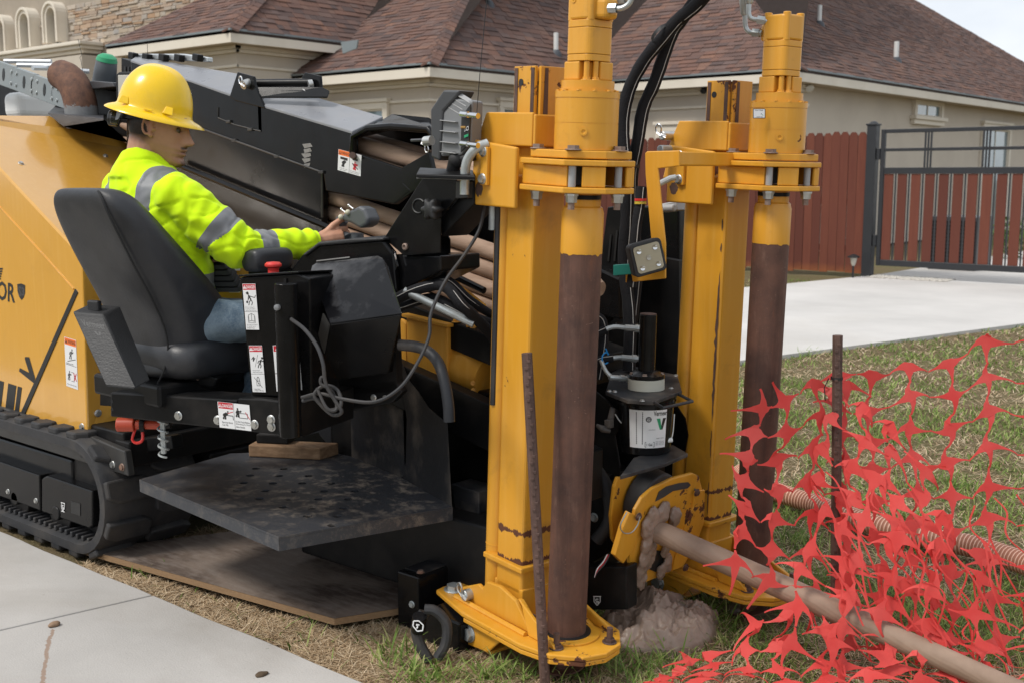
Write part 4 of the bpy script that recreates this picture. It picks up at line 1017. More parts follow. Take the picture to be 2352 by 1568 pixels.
# ---------------------------------------------------------- stake-down anchors
def anchor(O, lean, second):
    Mx = Matrix.Translation(O) @ Matrix.Rotation(math.radians(-10), 4, 'Z') @ Matrix.Rotation(math.radians(lean), 4, 'Y')
    W = lambda x, y, z: Mx @ Vector((x, y, z))
    R3 = Mx.to_3x3()
    X, Y, Z = R3 @ Vector((1, 0, 0)), R3 @ Vector((0, 1, 0)), R3 @ Vector((0, 0, 1))
    loc = lambda pts, y: [W(a, y, b) for a, b in pts]
    # main square post
    m_ = MB(); c = (-.203, 0); h = .062
    m_.prism([W(c[0]-h, -h, .18), W(c[0]+h, -h, .18), W(c[0]+h, h, .18), W(c[0]-h, h, .18)], Z*1.27)
    post = part('anchor_post', m_, YELPOST, RIG, bev=.011, seg=3)
    m_ = MB(); hh = .078
    m_.prism([W(c[0]-hh-.03, -hh, .262), W(c[0]+hh, -hh, .262), W(c[0]+hh, hh, .262), W(c[0]-hh-.03, hh, .262)], Z*.018); part('collar_flange', m_, YELFOOT, post, bev=.004)
    # inner post sticking out of the top: two angles with a dark slot
    m_ = MB(); h2 = .052
    m_.prism([W(c[0]-h2, -h2, 1.40), W(c[0]+h2-.012, -h2, 1.40), W(c[0]+h2-.012, -h2, 1.755), W(c[0]-h2, -h2, 1.755)], Y*.01)
    m_.prism([W(c[0]+h2, -h2+.012, 1.40), W(c[0]+h2, h2, 1.40), W(c[0]+h2, h2, 1.755), W(c[0]+h2, -h2+.012, 1.755)], X*-.01)
    m_.prism([W(c[0]-h2, -h2+.011, 1.40), W(c[0]-h2, h2, 1.40), W(c[0]-h2, h2, 1.755), W(c[0]-h2, -h2+.011, 1.755)], X*.01)
    m_.prism([W(c[0]-h2+.012, h2-.011, 1.40), W(c[0]+h2-.012, h2-.011, 1.40), W(c[0]+h2-.012, h2-.011, 1.75), W(c[0]-h2+.012, h2-.011, 1.75)], Y*.01)
    m_.prism([W(c[0]+h2-.03, -h2+.012, 1.40), W(c[0]+h2-.012, -h2+.03, 1.40), W(c[0]+h2-.012, -h2+.03, 1.752), W(c[0]+h2-.03, -h2+.012, 1.752)], Y*.004)
    ip = part('inner_post', m_, YELINNER, post, bev=.002)
    m_ = MB(); m_.cyl(W(c[0]-.02, -h2-.0015, 1.71), W(c[0]-.02, -h2+.002, 1.71), .010, 14); part('pin_hole', m_, INK, post)
    m_ = MB()
    for x0 in (-.048, .024): m_.prism([W(c[0]+x0, -h2-.001, 1.60), W(c[0]+x0+.014, -h2-.001, 1.60), W(c[0]+x0+.014, -h2-.001, 1.75), W(c[0]+x0, -h2-.001, 1.75)], Y*-.001)
    m_.prism([W(c[0]+h2+.001, -.030, 1.60), W(c[0]+h2+.001, -.012, 1.60), W(c[0]+h2+.001, -.014, 1.75), W(c[0]+h2+.001, -.026, 1.75)], X*.001)
    part('worn_strip', m_, RUSTS, post)
    # slide cylinder behind the post
    m_ = MB(); m_.cyl(W(-.302, -.03, .16), W(-.302, -.03, 1.36), .034, 22); m_.cyl(W(-.302, -.03, .30), W(-.302, -.03, .304), .0352, 22); part('slide_cylinder', m_, YEL, post)
    # carriage sleeve and cheek plates
    m_ = MB()
    m_.prism(loc([(-.39, 1.545), (-.35, 1.625), (-.139, 1.625), (-.139, 1.53), (-.39, 1.53)], -.078), Y*.012)
    m_.prism([W(-.138, -.076, 1.53), W(-.138, .076, 1.53), W(-.138, .076, 1.62), W(-.138, -.076, 1.62)], X*.01)
    m_.prism(loc([(-.29, 1.50), (-.29, 1.62), (-.139, 1.62), (-.139, 1.50)], .078), Y*.012)
    part('carriage_sleeve', m_, YEL, post, bev=.004)
    m_ = MB()
    pl = [(-.352, 1.355), (-.155, 1.355), (-.155, 1.527), (-.352, 1.545)]
    m_.prism(loc(pl, -.122), Y*.016); ck = part('cheek_plate', m_, YEL, post, bev=.006, seg=3)
    m_ = MB(); m_.prism(loc([(-.43, 1.43), (-.352, 1.43), (-.352, 1.55), (-.40, 1.55)], -.06), Y*.012); part('side_lug', m_, YEL, post, bev=.006)
    m_ = MB(); m_.cyl(W(-.318, -.1225, 1.402), W(-.318, -.119, 1.402), .017, 16); part('lug_hole', m_, RUSTS, post)
    m_ = MB(); m_.prism([W(-.318 + (.0185 + .006*noise.noise(Vector((math.cos(q)*2, math.sin(q)*2, 5+second))))*math.cos(q), -.1222, 1.402 + (.0205 + .008*noise.noise(Vector((math.cos(q)*2, math.sin(q)*2, second))))*math.sin(q)) for q in np.linspace(0, 2*PI, 30)[:-1]], Y*.001); part('rust_patch', m_, RUSTS, post)
    m_ = MB(); m_.prism(loc([(-.30, 1.415), (-.268, 1.415), (-.268, 1.525), (-.30, 1.525)], -.134), Y*.0115); part('clamp_strip', m_, YEL, post, bev=.002)
    for z in (1.512, 1.433): bolt(post, W(-.288, -.134, z), -Y, .012, ZINC)
    m_ = MB()
    if not second:
        m_.tube([W(-.285, -.12, 1.535), W(-.30, -.15, 1.52), W(-.33, -.16, 1.48), W(-.338, -.16, 1.42), W(-.338, -.16, 1.385)], .014, 14, 0, curve=5); part('bent_pin', m_, GALV, post)
    else:
        m_.cyl(W(-.345, -.17, 1.53), W(-.345, -.10, 1.53), .014, 14); part('lock_pin', m_, GALV, post, bev=.003)
    m_ = MB(); pc = W(-.385, -.12, 1.575); m_.cyl(pc, pc + Y*.06, .015, 14); part('cross_pin', m_, ZINC, post, bev=.003)
    m_ = MB(); hairpin(m_, pc - Y*.002, -Y, Z, .02 if not second else .026, .0028); part('hairpin_clip', m_, CHROME, post)
    # arm, flanges and gearbox mount
    fl = [(-.15, -.11), (.05, -.125), (.118, -.03), (.118, .08), (.05, .118), (-.15, .118)]
    def plate(z, t_, pts=fl, k=1): return [W(a*k, b*k, z) for a, b in pts], Z*t_
    m_ = MB(); m_.prism(*plate(1.41, .016)); lf = part('lower_flange', m_, YEL, post, bev=.003)
    m_ = MB(); m_.prism(*plate(1.484, .016)); part('upper_flange', m_, YEL, post, bev=.003)
    m_ = MB(); m_.prism([W(a, b, 1.503) for a, b in [(-.12, -.098), (.045, -.11), (.108, -.024), (.108, .075), (.045, .108), (-.12, .108)]], Z*.022); part('mount_plate', m_, YELC, post, bev=.003)
    m_ = MB(); m_.prism(loc([(-.153, 1.427), (.035, 1.427), (.035, 1.483), (-.153, 1.483)], -.098), Y*.014)
    m_.prism([W(.074, -.078, 1.427), W(.112, -.026, 1.427), W(.112, -.026, 1.483), W(.074, -.078, 1.483)], (X*-.8+Y*.6)*.012)
    m_.prism([W(.112, .055, 1.427), W(.112, .076, 1.427), W(.112, .076, 1.483), W(.112, .055, 1.483)], X*-.01)
    m_.prism(loc([(-.153, 1.427), (.10, 1.427), (.10, 1.483), (-.153, 1.483)], .085), Y*.012)
    part('carriage_arm', m_, YEL, post, bev=.003)
    m_ = MB(); m_.box(W(-.02, 0, 1.455), (.07, .12, .05), R=R3); part('arm_core', m_, INK, post)
    for a, b in ((.05, -.092), (.098, .035), (-.105, -.082)):
        bolt(post, W(a, b, 1.526), Z, .0165, BOLTR)
        m_ = MB(); m_.cyl(W(a, b, 1.427), W(a, b, 1.483), .0105, 12); part('through_bolt', m_, GREYL, post)
        m_ = MB(); m_.lathe(W(a, b, 1.409), -Z, [(0, .019), (.006, .019), (.006, .0165), (.024, .015), (.024, 0)], 6, 0, False); part('nut', m_, ZINC, post)
        m_ = MB(); m_.cyl(W(a, b, 1.384), W(a, b, 1.366), .0095, 10); part('thread_end', m_, BOLTR, post)
    # gearbox stack, hydraulic motor
    g = [(1.526, 0), (1.526, .088), (1.597, .088), (1.597, .0872), (1.599, .0872), (1.599, .088), (1.664, .088), (1.664, .0872), (1.666, .0872), (1.666, .089), (1.683, .089), (1.683, .078), (1.69, .078), (1.69, .073), (1.712, .073), (1.712, 0)]
    m_ = MB(); m_.lathe(W(0, 0, 0), Z, [(z, r) for z, r in g], 40); gb = part('planetary_gearbox', m_, YEL, post)
    for i in range(12):
        a = 2*PI*i/12; bolt(post, W(.083*math.cos(a), .083*math.sin(a), 1.6835), Z, .0055, YEL)
    m_ = MB(); p_ = W(.06, -.066, 1.575); n_ = (X*.67-Y*.74).normalized(); m_.lathe(p_ - n_*.001, n_, [(0, .011), (.0035, .011), (.0035, .006), (.001, .004), (.001, 0)], 16); part('drain_plug', m_, YELC, post)
    def blk(z0, z1, hw, cut=None, name='motor_housing', mat=YEL, bev=.014):
        q = MB(); q.prism(rrect(W(0, 0, z0), X, Y, 2*hw, 2*hw, .02, 6), Z*(z1-z0), smooth=False); return part(name, q, mat, post, bev=bev, seg=2)
    q = MB(); hw = .048
    q.prism([W(a, b, 1.713) for a, b in ((-hw, -hw), (.012, -hw), (.012, -.02), (.03, -.02), (.03, .0), (hw, .0), (hw, hw), (-hw, hw))], Z*.05); part('motor_base', q, YEL, post, bev=.004)
    for a, b in ((.03, -.035), (.040, -.012)): 
        q = MB(); q.cyl(W(a, b, 1.714), W(a, b, 1.763), .008, 12); part('motor_stud', q, YEL, post); bolt(post, W(a, b, 1.713), Z, .011, YEL)
    blk(1.764, 1.7815, .0475, bev=.0015); blk(1.7825, 1.852, .048, bev=.0015); blk(1.853, 1.872, .048, bev=.0015)
    blk(1.873, 1.95, .0475, bev=.006)
    q = MB(); sgn = 1 if not second else -1
    q.prism([W(sgn*.03, -.03, 1.873), W(sgn*.078, -.02, 1.873), W(sgn*.078, .03, 1.873), W(sgn*.03, .04, 1.873)], Z*.055); part('port_block', q, YEL, post, bev=.012, seg=3)
    for a, b in ((-.033, -.036), (.036, -.033), (.034, .036)): q = MB(); q.cyl(W(a, b, 1.87), W(a, b, 1.957), .012, 12); part('motor_bolt', q, YEL, post, bev=.002)
    if not second:
        q = MB(); p_ = W(-.018, -.0475, 1.925); q.lathe(p_, -Y, [(0, .009), (.002, .009), (.002, .005), (0, .004), (0, 0)], 14); part('port_plug', q, YEL, post)
    # anchor pipe with its painted head
    m_ = MB(); m_.lathe(W(0, 0, 0), Z, [(.05, 0), (.05, .0585), (1.255, .0585), (1.255, 0)], 40); pipe = part('anchor_pipe', m_, RUSTP, post)
    m_ = MB(); m_.lathe(W(0, 0, 0), Z, [(1.245, .0592), (1.352, .0592), (1.368, .0545), (1.372, .049), (1.389, .049), (1.389, .0475), (1.41, .0475)], 40)
    # ragged lower edge of the paint
    n = 60; ring0 = [W(.0592*math.cos(2*PI*i/n), .0592*math.sin(2*PI*i/n), 1.2452) for i in range(n)]
    ring1 = [W(.0591*math.cos(2*PI*i/n), .0591*math.sin(2*PI*i/n), 1.243 - .012*max(0, noise.noise(Vector((i*.35, 2.3*second, 0)))) - .003) for i in range(n)]
    m_.loft([ring0, ring1], 0, True, False); part('pipe_head', m_, YEL, post)
    m_ = MB(); m_.lathe(W(0, 0, 1.391), Z, [(0, .046), (0, .0505), (.012, .0505), (.012, .046)], 32); part('clamp_ring', m_, BLKM, post)
    # foot: two plates, gussets, clevis, spike
    ft = [(-.50, -.09), (-.49, -.125), (-.30, -.165), (-.02, -.165), (.085, -.14), (.155, -.075), (.175, .0), (.155, .075), (.085, .14), (-.02, .165), (-.30, .165), (-.49, .125), (-.50, .09)]
    m_ = MB(); m_.prism([W(a, b, .088) for a, b in ft], Z*.016); part('foot_plate', m_, YELFOOT, post, bev=.004)
    m_ = MB(); m_.prism([W(a*.985, b*.985, .072) for a, b in ft[2:11]], Z*.0145); part('lower_foot_plate', m_, YELFOOT, post, bev=.003)
    m_ = MB(); m_.prism([W(.078*math.cos(a)*1.05+.02, .09*math.sin(a), .1045) for a in np.linspace(-1.9, 1.9, 16)] + [W(-.01, .11, .1045), W(-.03, -.105, .1045)], Z*.006); part('wear_plate', m_, YELFOOT, post, bev=.001)
    m_ = MB(); m_.lathe(W(0, 0, .1105), Z, [(0, .074), (.0015, .074), (.0015, .058)], 32); part('pipe_hole', m_, INK, post)
    gus = [(-.40, .104), (-.40, .135), (-.305, .178), (-.285, .17), (-.265, .20), (-.2, .205), (-.125, .185), (-.045, .105)]
    for sy in (-1, 1):
        m_ = MB(); m_.prism(loc(gus, sy*.098), Y*.014*(-sy)); part('gusset', m_, YEL, post, bev=.004)
        m_ = MB(); m_.prism([W(-.132, sy*.084, .185), W(-.118, sy*.084, .185), W(.02, sy*.10, .106), W(.004, sy*.10, .106)], Y*.016*(-sy)); m_.prism([W(-.045, sy*.112, .105), W(.075, sy*.115, .105), W(.07, sy*.118, .118), W(-.10, sy*.098, .19)], Y*.012*(-sy)); part('gusset_rib', m_, YELFOOT, post, bev=.003)
    wb = MB(); wb.tube([W(-.40, -.114, .109), W(-.2, -.116, .108), W(-.05, -.118, .108)], .009, 8); part('weld_bead', wb, YEL, post)
    m_ = MB(); m_.prism([W(-.27, -.062, .104), W(-.135, -.062, .104), W(-.135, .062, .104), W(-.27, .062, .104)], Z*.10); part('post_socket', m_, YEL, post, bev=.004)
    pc = W(-.345, -.125, .132); m_ = MB(); m_.cyl(pc, pc + Y*.04, .018, 16); part('foot_pin', m_, GALV, post, bev=.003)
    m_ = MB(); hairpin(m_, pc - Y*.004, -Y, Z, .026, .0032); part('hairpin_clip', m_, ZINC, post)
    bolt(post, W(-.455, -.08, .104), Z, .024, GALV)
    for a, b in ((.065, -.098), (.128, .055), (-.075, -.07)): 
        m_ = MB(); m_.cyl(W(a, b, .105), W(a, b, .15), .0095, 10); part('foot_stud', m_, RUSTS, post); bolt(post, W(a, b, .105), Z, .016, RUSTS)
    # clevis under the plate
    m_ = MB(); m_.prism(loc([(-.345, -.015), (-.345, .068), (-.33, .071), (-.13, .071), (-.20, .0)], -.14), Y*.012); m_.prism([W(-.345, -.127, -.015), W(-.345, .1, -.015), W(-.345, .1, .07), W(-.345, -.127, .07)], X*.012)
    m_.prism([W(-.33, -.127, -.012), W(-.2, -.127, -.012), W(-.2, .1, -.012), W(-.33, .1, -.012)], Z*.012)
    part('clevis_box', m_, YEL, post, bev=.004)
    bolt(post, W(-.29, -.1405, .03), -Y, .021, GALV)
    # auger point in the soil
    m_ = MB(); m_.lathe(W(0, 0, 0), Z, [(-.10, .012), (.0, .028), (.05, .032), (.071, .05)], 20)
    hl = []
    for i in range(40): a = i*.33; hl.append((W(.02*math.cos(a), .02*math.sin(a), -.06+i*.0032), W(.062*math.cos(a), .062*math.sin(a), -.06+i*.0032)))
    for i in range(39): m_.prism([hl[i][0], hl[i][1], hl[i+1][1], hl[i+1][0]], Z*.005)
    part('auger_point', m_, RUSTP, post)
    return post, W, (X, Y, Z)
A1, W1, ax1 = anchor(Vector((-1.996, 2.6, 0)), 2.6, 0)
A2, W2, ax2 = anchor(Vector((-1.80, 3.37, 0)), 2.0, 1)
# maker's plate on the far gearbox
ctr = W2(0, 0, 1.64); d0 = (ond(3, 1743, 260) - CAM).normalized(); pl = []
p = Print(ond((ctr-CAM).dot(FWD) - .088, 1730, 251), ond((ctr-CAM).dot(FWD) - .085, 1757, 251), ond((ctr-CAM).dot(FWD) - .088, 1730, 272))
p.rect(0, 0, 1, 1, W_); p.line([(0, 0), (1, 0), (1, 1), (0, 1), (0, 0)], .06, K_); p.text('Power Wheel', .14, .08, .82, .22, K_, bold=True); p.text('Auburn Gear', .28, .80, .82, .92, K_, bold=True)
p.poly([(.62, .6), (.72, .5), (.7, .62)], G_); p.poly([(.76, .58), (.9, .72), (.76, .7)], G_); p.disc(.68, .54, .04, 5); p.done('maker_plate', A2)
# fittings on the motors, lamp arm on the far anchor
def fitting(path, r, parent, name='hose_fitting'):
    m_ = MB(); P = [Vector(q) for q in path]; m_.tube(P, r, 10, 0, curve=4)
    d = (P[0]-P[1]).normalized(); m_.lathe(P[0]-d*.0, d, [(-.012, r*1.8), (.012, r*1.8), (.012, r*1.3), (.02, r*1.3), (.02, 0)], 6, 0, False)
    e = (P[-1]-P[-2]).normalized(); m_.lathe(P[-1], e, [(-.005, r*1.2), (.0, r*1.7), (.05, r*1.9), (.05, r*1.5), (.09, r*1.5), (.09, 0)], 14); return part(name, m_, GALV, parent)
fitting([W1(.085, .0, 1.90), W1(.11, .01, 1.90), W1(.128, .02, 1.915), W1(.132, .025, 1.95)], .0075, A1)
fitting([W1(.06, .05, 1.93), W1(.09, .07, 1.935), W1(.10, .075, 1.95), W1(.10, .078, 1.98)], .0075, A1)
fitting([W2(-.082, -.03, 1.90), W2(-.105, -.035, 1.903), W2(-.118, -.04, 1.92), W2(-.121, -.045, 1.96)], .0075, A2)
fitting([W2(-.05, -.05, 1.935), W2(-.075, -.065, 1.94), W2(-.084, -.07, 1.955), W2(-.085, -.07, 1.99)], .0075, A2)
la = 3.02
m_ = MB(); m_.prism(onvs(la, [(1481, 352), (1486, 348), (1560, 346), (1560, 382), (1511, 388), (1528, 560), (1528, 640), (1436, 650), (1436, 618), (1500, 606), (1496, 560), (1482, 400)]), (0, .008, 0))
m_.prism([onv(la+.009, 1540, 350), onv(la+.009, 1560, 349), onv(la+.009, 1560, 380), onv(la+.009, 1540, 382)], (.06, .33, 0)); arm = part('lamp_arm', m_, YEL, RIG, bev=.003)
cx, cy = 1488, 592
nl = (CAM - onv(la-.06, cx, cy)).normalized(); nl = (nl + RGT*.35 - UPV*.05).normalized(); ex = nl.cross(UPV).normalized()*-1; ey = ex.cross(nl).normalized()
c0 = onv(la-.07, cx, cy); rl_ = Matrix.Rotation(math.radians(16), 3, nl); ex, ey = rl_ @ ex, rl_ @ ey
sl_ = scl(c0); wL, hL = 80/sl_, 78/sl_
m_ = MB(); m_.loft([rrect(c0 - nl*.055, ex, ey, wL*.7, hL*.7, .01), rrect(c0 - nl*.04, ex, ey, wL*.96, hL*.96, .014), rrect(c0, ex, ey, wL, hL, .014), rrect(c0+nl*.004, ex, ey, wL*.94, hL*.94, .012)], 0, False); lampo = part('led_work_lamp', m_, RUB, RIG, bev=.002)
m_ = MB(); m_.prism(rrect(c0+nl*.0045, ex, ey, wL*.8, hL*.8, .01), nl*.003); part('lens', m_, simple('led_lens', (.40, .36, .26), .15, var=.15, coat=1), lampo)
for a, b in ((0, 0), (.25, .25), (-.25, .25), (.25, -.25), (-.25, -.25)): m_ = MB(); m_.lathe(c0 + nl*.0076 + ex*a*wL + ey*b*hL, nl, [(0, .0085), (.003, .0075), (.002, .005), (.003, .0)], 14); part('led', m_, CHROME if a else LENS, lampo)
m_ = MB(); m_.prism(onvs(la-.02, [(1408, 609), (1452, 606), (1452, 630), (1408, 634)]), (0, .018, 0)); part('cable_clamp', m_, TEAL, arm, bev=.002)
bolt(arm, onv(la-.002, 1446, 618), NV, .009, ZINC)
# ---------------------------------------------------------- free-standing stakes
def stake(x0, y0, x1, y1, v, name_label, r=.013):
    a = onv(v, x0, y0); b = onv(v, x1, y1); d = (a-b).normalized(); b = b - d*.12
    m_ = MB(); m_.tube([b, a], r, 8); L = (a-b).length; k = 0
    f1, f2, _ = frame_of(d)
    while k < L - .02:
        for s_ in (0, 1): c = b + d*(k + .02*s_) ; m_.box(c + (CAM-c).normalized()*r*.8 + RGT*(.004 if s_ else -.003), (.010, .010, .008), R=Matrix.Rotation(.5, 3, 'Z'))
        k += .045
    o = part('steel_stake', m_, RUSTS, None, bev=.001); return tag(o, name_label, 'stake')
stake(1210, 810, 1252, 1568, 2.45, 'rusty ribbed steel stake leaning in front of the nearer yellow anchor post', .0155)
stake(1924, 770, 1918, 1465, 3.295, 'rusty ribbed steel stake holding up the orange safety netting', .0165)
# a long strip of paint lost from the near edge of the far post
for (zA, zB, w_) in ((.62, 1.14, .013), (1.20, 1.23, .007), (1.27, 1.31, .008), (.50, .60, .006), (.30, .42, .006)):
    m_ = MB(); n = 26; L = []; Rr = []; rnd = random.Random(int(zA*100))
    for i in range(n+1):
        z = zA + (zB-zA)*i/n; e = max(0, math.sin(PI*i/n))**.5; k = w_*e
        c_ = -.0095 + .002*noise.noise(Vector((z*40, 1, 0)))
        L.append(W2(-.203+.062+c_ - k*(.55 + .5*noise.noise(Vector((z*55, 7, 0)))), -.0627, z)); Rr.append(W2(-.203+.062+c_ + k*(.25 + .3*noise.noise(Vector((z*60, 3, 0)))), -.0627, z))
    m_.add(L + Rr, [(i, i+1, n+2+i, n+1+i) for i in range(n)]); part('rust_streak', m_, RUSTS, A2, recalc=False)
# ================================================================== operator's station
rs = Vector((.957, .29, 0)).normalized(); fs = Vector((-rs.y, rs.x, 0))
SP = Vector((-2.64, 2.155, .7))
def st(o, x, y): return onp(SP + fs*o, fs, x, y)
def sts(o, pts): return [st(o, *q) for q in pts]
# beam under the seat, console base
m_ = MB(); m_.prism(sts(0, [(253, 900), (545, 917), (545, 988), (253, 956)]), fs*.12); beam = part('station_beam', m_, BLKM, RIG, bev=.006)
m_ = MB(); m_.prism(sts(-.01, [(546, 913), (600, 915), (692, 926), (693, 1004), (546, 988)]), fs*.3); part('console_base', m_, BLKM, beam, bev=.005)
m_ = MB(); m_.prism(sts(.2, [(230, 895), (690, 920), (690, 960), (230, 930)]), fs*.25); part('station_floor', m_, BLKM, beam)
for x, y, o in ((410, 954, 0), (500, 964, 0), (585, 974, -.01), (623, 963, -.01), (624, 979, -.01)): bolt(beam, st(o-.001, x, y), -fs, .011)
m_ = MB()
for x, y in ((258, 921), (259, 939)): m_.cyl(st(-.001, x, y), st(.004, x, y), .006, 10)
part('bolt_hole', m_, INK, beam)
p = Print(st(-.012, 500, 921), st(-.012, 573, 929), st(-.012, 505, 980)); 
p.rect(0, 0, 1, 1, W_); header(p, 'DANGER', R_, .25, 0, .5); p.line([(.5, 0), (.5, 1)], .012, 5)
p.figure(.2, .66, .34, K_, .5, w=.05); p.line([(.2, .5), (.46, .5), (.46, .66)], .02, K_); p.line([(.3, .42), (.47, .34)], .02, R_)
p.figure(.62, .52, .36, K_, .0, w=.05); p.line([(.66, .36), (.92, .36), (.92, .54), (.66, .54), (.66, .36)], .015, K_); p.line([(.86, .3), (.98, .56)], .02, R_)
for y, a in ((.74, 'Electrical Shock'), (.84, 'Can Kill.')): p.text(a, .1, y, .1+.34*len(a)/16, y+.07, K_)
for y, a in ((.66, 'Do Not Touch Machine'), (.76, 'While Boring Or When'), (.86, 'Alarm Sounds.')): p.text(a, .53, y, .53+.44*len(a)/20, y+.07, K_)
p.done('danger_decal', beam)
# tower with decals
m_ = MB(); m_.prism(sts(.02, [(550, 637), (682, 629), (712, 640), (716, 912), (577, 908)]), fs*.16); tower = part('console_tower', m_, BLK, RIG, bev=.005)
m_ = MB(); m_.prism([st(.012, 548, 636), st(.012, 686, 628), st(.012, 700, 634) + fs*.17, st(.012, 560, 640) + fs*.17], UP*.006); part('tower_lid', m_, BLK, tower, bev=.002)
m_ = MB(); m_.prism(sts(.014, [(651, 640), (657, 640), (672, 910), (664, 910)]), fs*.006); part('corner_bead', m_, BLKM, tower)
def danger(q, kind, parent):
    p = Print(*q); p.rect(0, 0, 1, 1, W_); header(p, 'DANGER', R_, .135)
    p.line([(.0, .61), (1, .61)], .02, K_)
    if kind == 0:
        p.figure(.56, .47, .3, K_, -.3, 1, .06); p.line([(.3, .42), (.42, .2)], .04, K_); p.disc(.26, .4, .08, 5); p.line([(.2, .2), (.4, .17)], .02, K_)
        fine(p, .08, .93, (.5, .535, .57), ('Wrench on rotating rod', 'can strike you. Death or', 'serious injury will result.'), .026)
        p.line([(.28, .68), (.5, .65), (.72, .68), (.72, .82), (.5, .80), (.28, .82), (.28, .68)], .03, K_); p.line([(.5, .65), (.5, .8)], .03, K_); p.line([(.24, .7), (.24, .85), (.76, .85), (.76, .7)], .02, K_)
        fine(p, .1, .9, (.88, .915, .95), ("See Operator's Manual", 'for proper use of', 'breakout tools.'), .026)
    elif kind == 1:
        p.line([(.12, .3), (.3, .24), (.24, .34), (.4, .26)], .06, K_); p.line([(.36, .46), (.62, .2)], .025, K_); p.figure(.74, .48, .24, K_, .3, 1, .07)
        fine(p, .14, .88, (.52, .56), ('Unexpected rotation', 'of drill string can kill.'), .028)
        p.rect(.38, .76, .62, .86, W_); p.line([(.38, .76), (.62, .76), (.62, .86), (.38, .86), (.38, .76)], .035, K_); p.line([(.42, .76), (.42, .70), (.5, .67), (.58, .70), (.58, .76)], .04, K_); p.line([(.2, .68), (.78, .9)], .03, K_); p.line([(.5, .79), (.5, .83)], .05, K_)
        fine(p, .14, .86, (.92, .955), ('Lock out before', 'working on drill string.'), .026)
    else:
        p.line([(.3, .22), (.6, .3)], .08, K_); p.line([(.3, .36), (.7, .36), (.7, .42), (.3, .42)], .03, 5)
        fine(p, .1, .95, (.46, .5, .54, .58), ('Cutting tool', 'sideways.', 'Death', ''), .03)
        fine(p, .1, .95, (.64, .69, .74), ('Pull rod', 'hole to', 'Stay away.'), .034); p.line([(.3, .86), (.7, .86), (.7, .95), (.3, .95), (.3, .86)], .04, K_)
    p.done('danger_decal', parent)
danger((st(.018, 557, 652), st(.018, 587, 652), st(.018, 566, 757)), 0, tower)
danger((st(.018, 572, 793), st(.018, 602, 793), st(.018, 581, 899)), 1, tower)
danger((st(.018, 627, 793), st(.018, 686, 788), st(.018, 636, 898)), 2, tower)
# mushroom stop button
c = st(.09, 628, 622); m_ = MB(); m_.cyl(c - UP*.02, c, .017, 16); m_.lathe(c, UP, [(0, .016), (.008, .018), (.014, .026), (.02, .026), (.026, .02), (.028, 0)], 24); part('stop_button', m_, RED, tower)
m_ = MB(); m_.cyl(c - UP*.022, c - UP*.018, .035, 20); part('button_plate', m_, simple('yellow_legend', (.5, .38, .03), .5), tower)
# upright tube in front of the tower
m_ = MB(); m_.tube([st(-.03, 657, 651), st(-.03, 661, 800), st(-.03, 668, 1001)], .034, 18); ut = part('upright_tube', m_, BLK, RIG, bev=.002)
m_ = MB(); m_.lathe(st(-.066, 639, 706), -fs, [(0, .009), (.01, .009), (.012, .005), (.012, 0)], 8); part('set_screw', m_, GREYP, ut)
# seat (faces away from the street)
uC = -3.335
def rr_ring(cx, y0, w, d, z, r, tilt=0):
    pts = rrect(Vector((cx, y0 + d/2, z)), Vector((1, 0, 0)), Vector((0, 1, 0)), 2*w, d, r, 5); return pts
secs = [(.80, .185, .215, .085, .08), (.84, .202, .245, .10, .09), (.90, .216, .28, .112, .1), (.98, .227, .285, .097, .1), (1.08, .232, .265, .052, .1), (1.18, .228, .225, .0, .09), (1.28, .219, .175, -.045, .075), (1.345, .206, .14, -.07, .06), (1.385, .188, .112, -.078, .05), (1.408, .158, .08, -.076, .038), (1.417, .115, .045, -.068, .022)]
m_ = MB(); m_.loft([rr_ring(uC, 1.93 + y0, w, d, z, min(r, d*.48)) for z, w, d, y0, r in secs], 0, True)
seat = part('operator_seat', m_, VINYL, RIG, auto=60); sb = seat.modifiers.new('smooth', 'SUBSURF'); sb.levels = 1; sb.render_levels = 2
sm = MB()
for s_ in (1,): sm.tube([Vector((uC + s_*(w*.78), 1.93 + y0 - .001, z)) for z, w, d, y0, r in secs[:-1]], .0035, 6, curve=3)
part('seam_piping', sm, simple('seat_piping', (.008, .008, .009), .6), seat)
m_ = MB(); m_.loft([rrect(Vector((uC, 2.30, z)), Vector((1, 0, 0)), Vector((0, 1, 0)), w*2, d, .09, 5) for z, w, d in ((.80, .22, .46), (.815, .25, .52), (.86, .262, .55), (.91, .255, .54), (.935, .22, .48), (.94, .15, .36))], 0, True); cu = part('seat_cushion', m_, VINYL, seat, auto=60); sb = cu.modifiers.new('smooth', 'SUBSURF'); sb.levels = 1; sb.render_levels = 2
m_ = MB(); m_.span((uC-.19, 1.98, .73), (uC+.20, 2.5, .80)); part('suspension_box', m_, BLKM, seat, bev=.01)
m_ = MB(); m_.prism(sts(.13, [(332, 838), (425, 848), (440, 885), (350, 882)]), fs*.2); part('seat_base', m_, GREYP, seat, bev=.006)
m_ = MB(); m_.prism(sts(.12, [(424, 846), (500, 868), (490, 890), (440, 886)]), fs*.15); sbk = part('side_bracket', m_, BLKM, seat, bev=.006)
m_ = MB(); q = st(.118, 455, 868); m_.cyl(q, q - fs*.004, .006, 10); part('pivot_bolt', m_, BOLTR, seat)
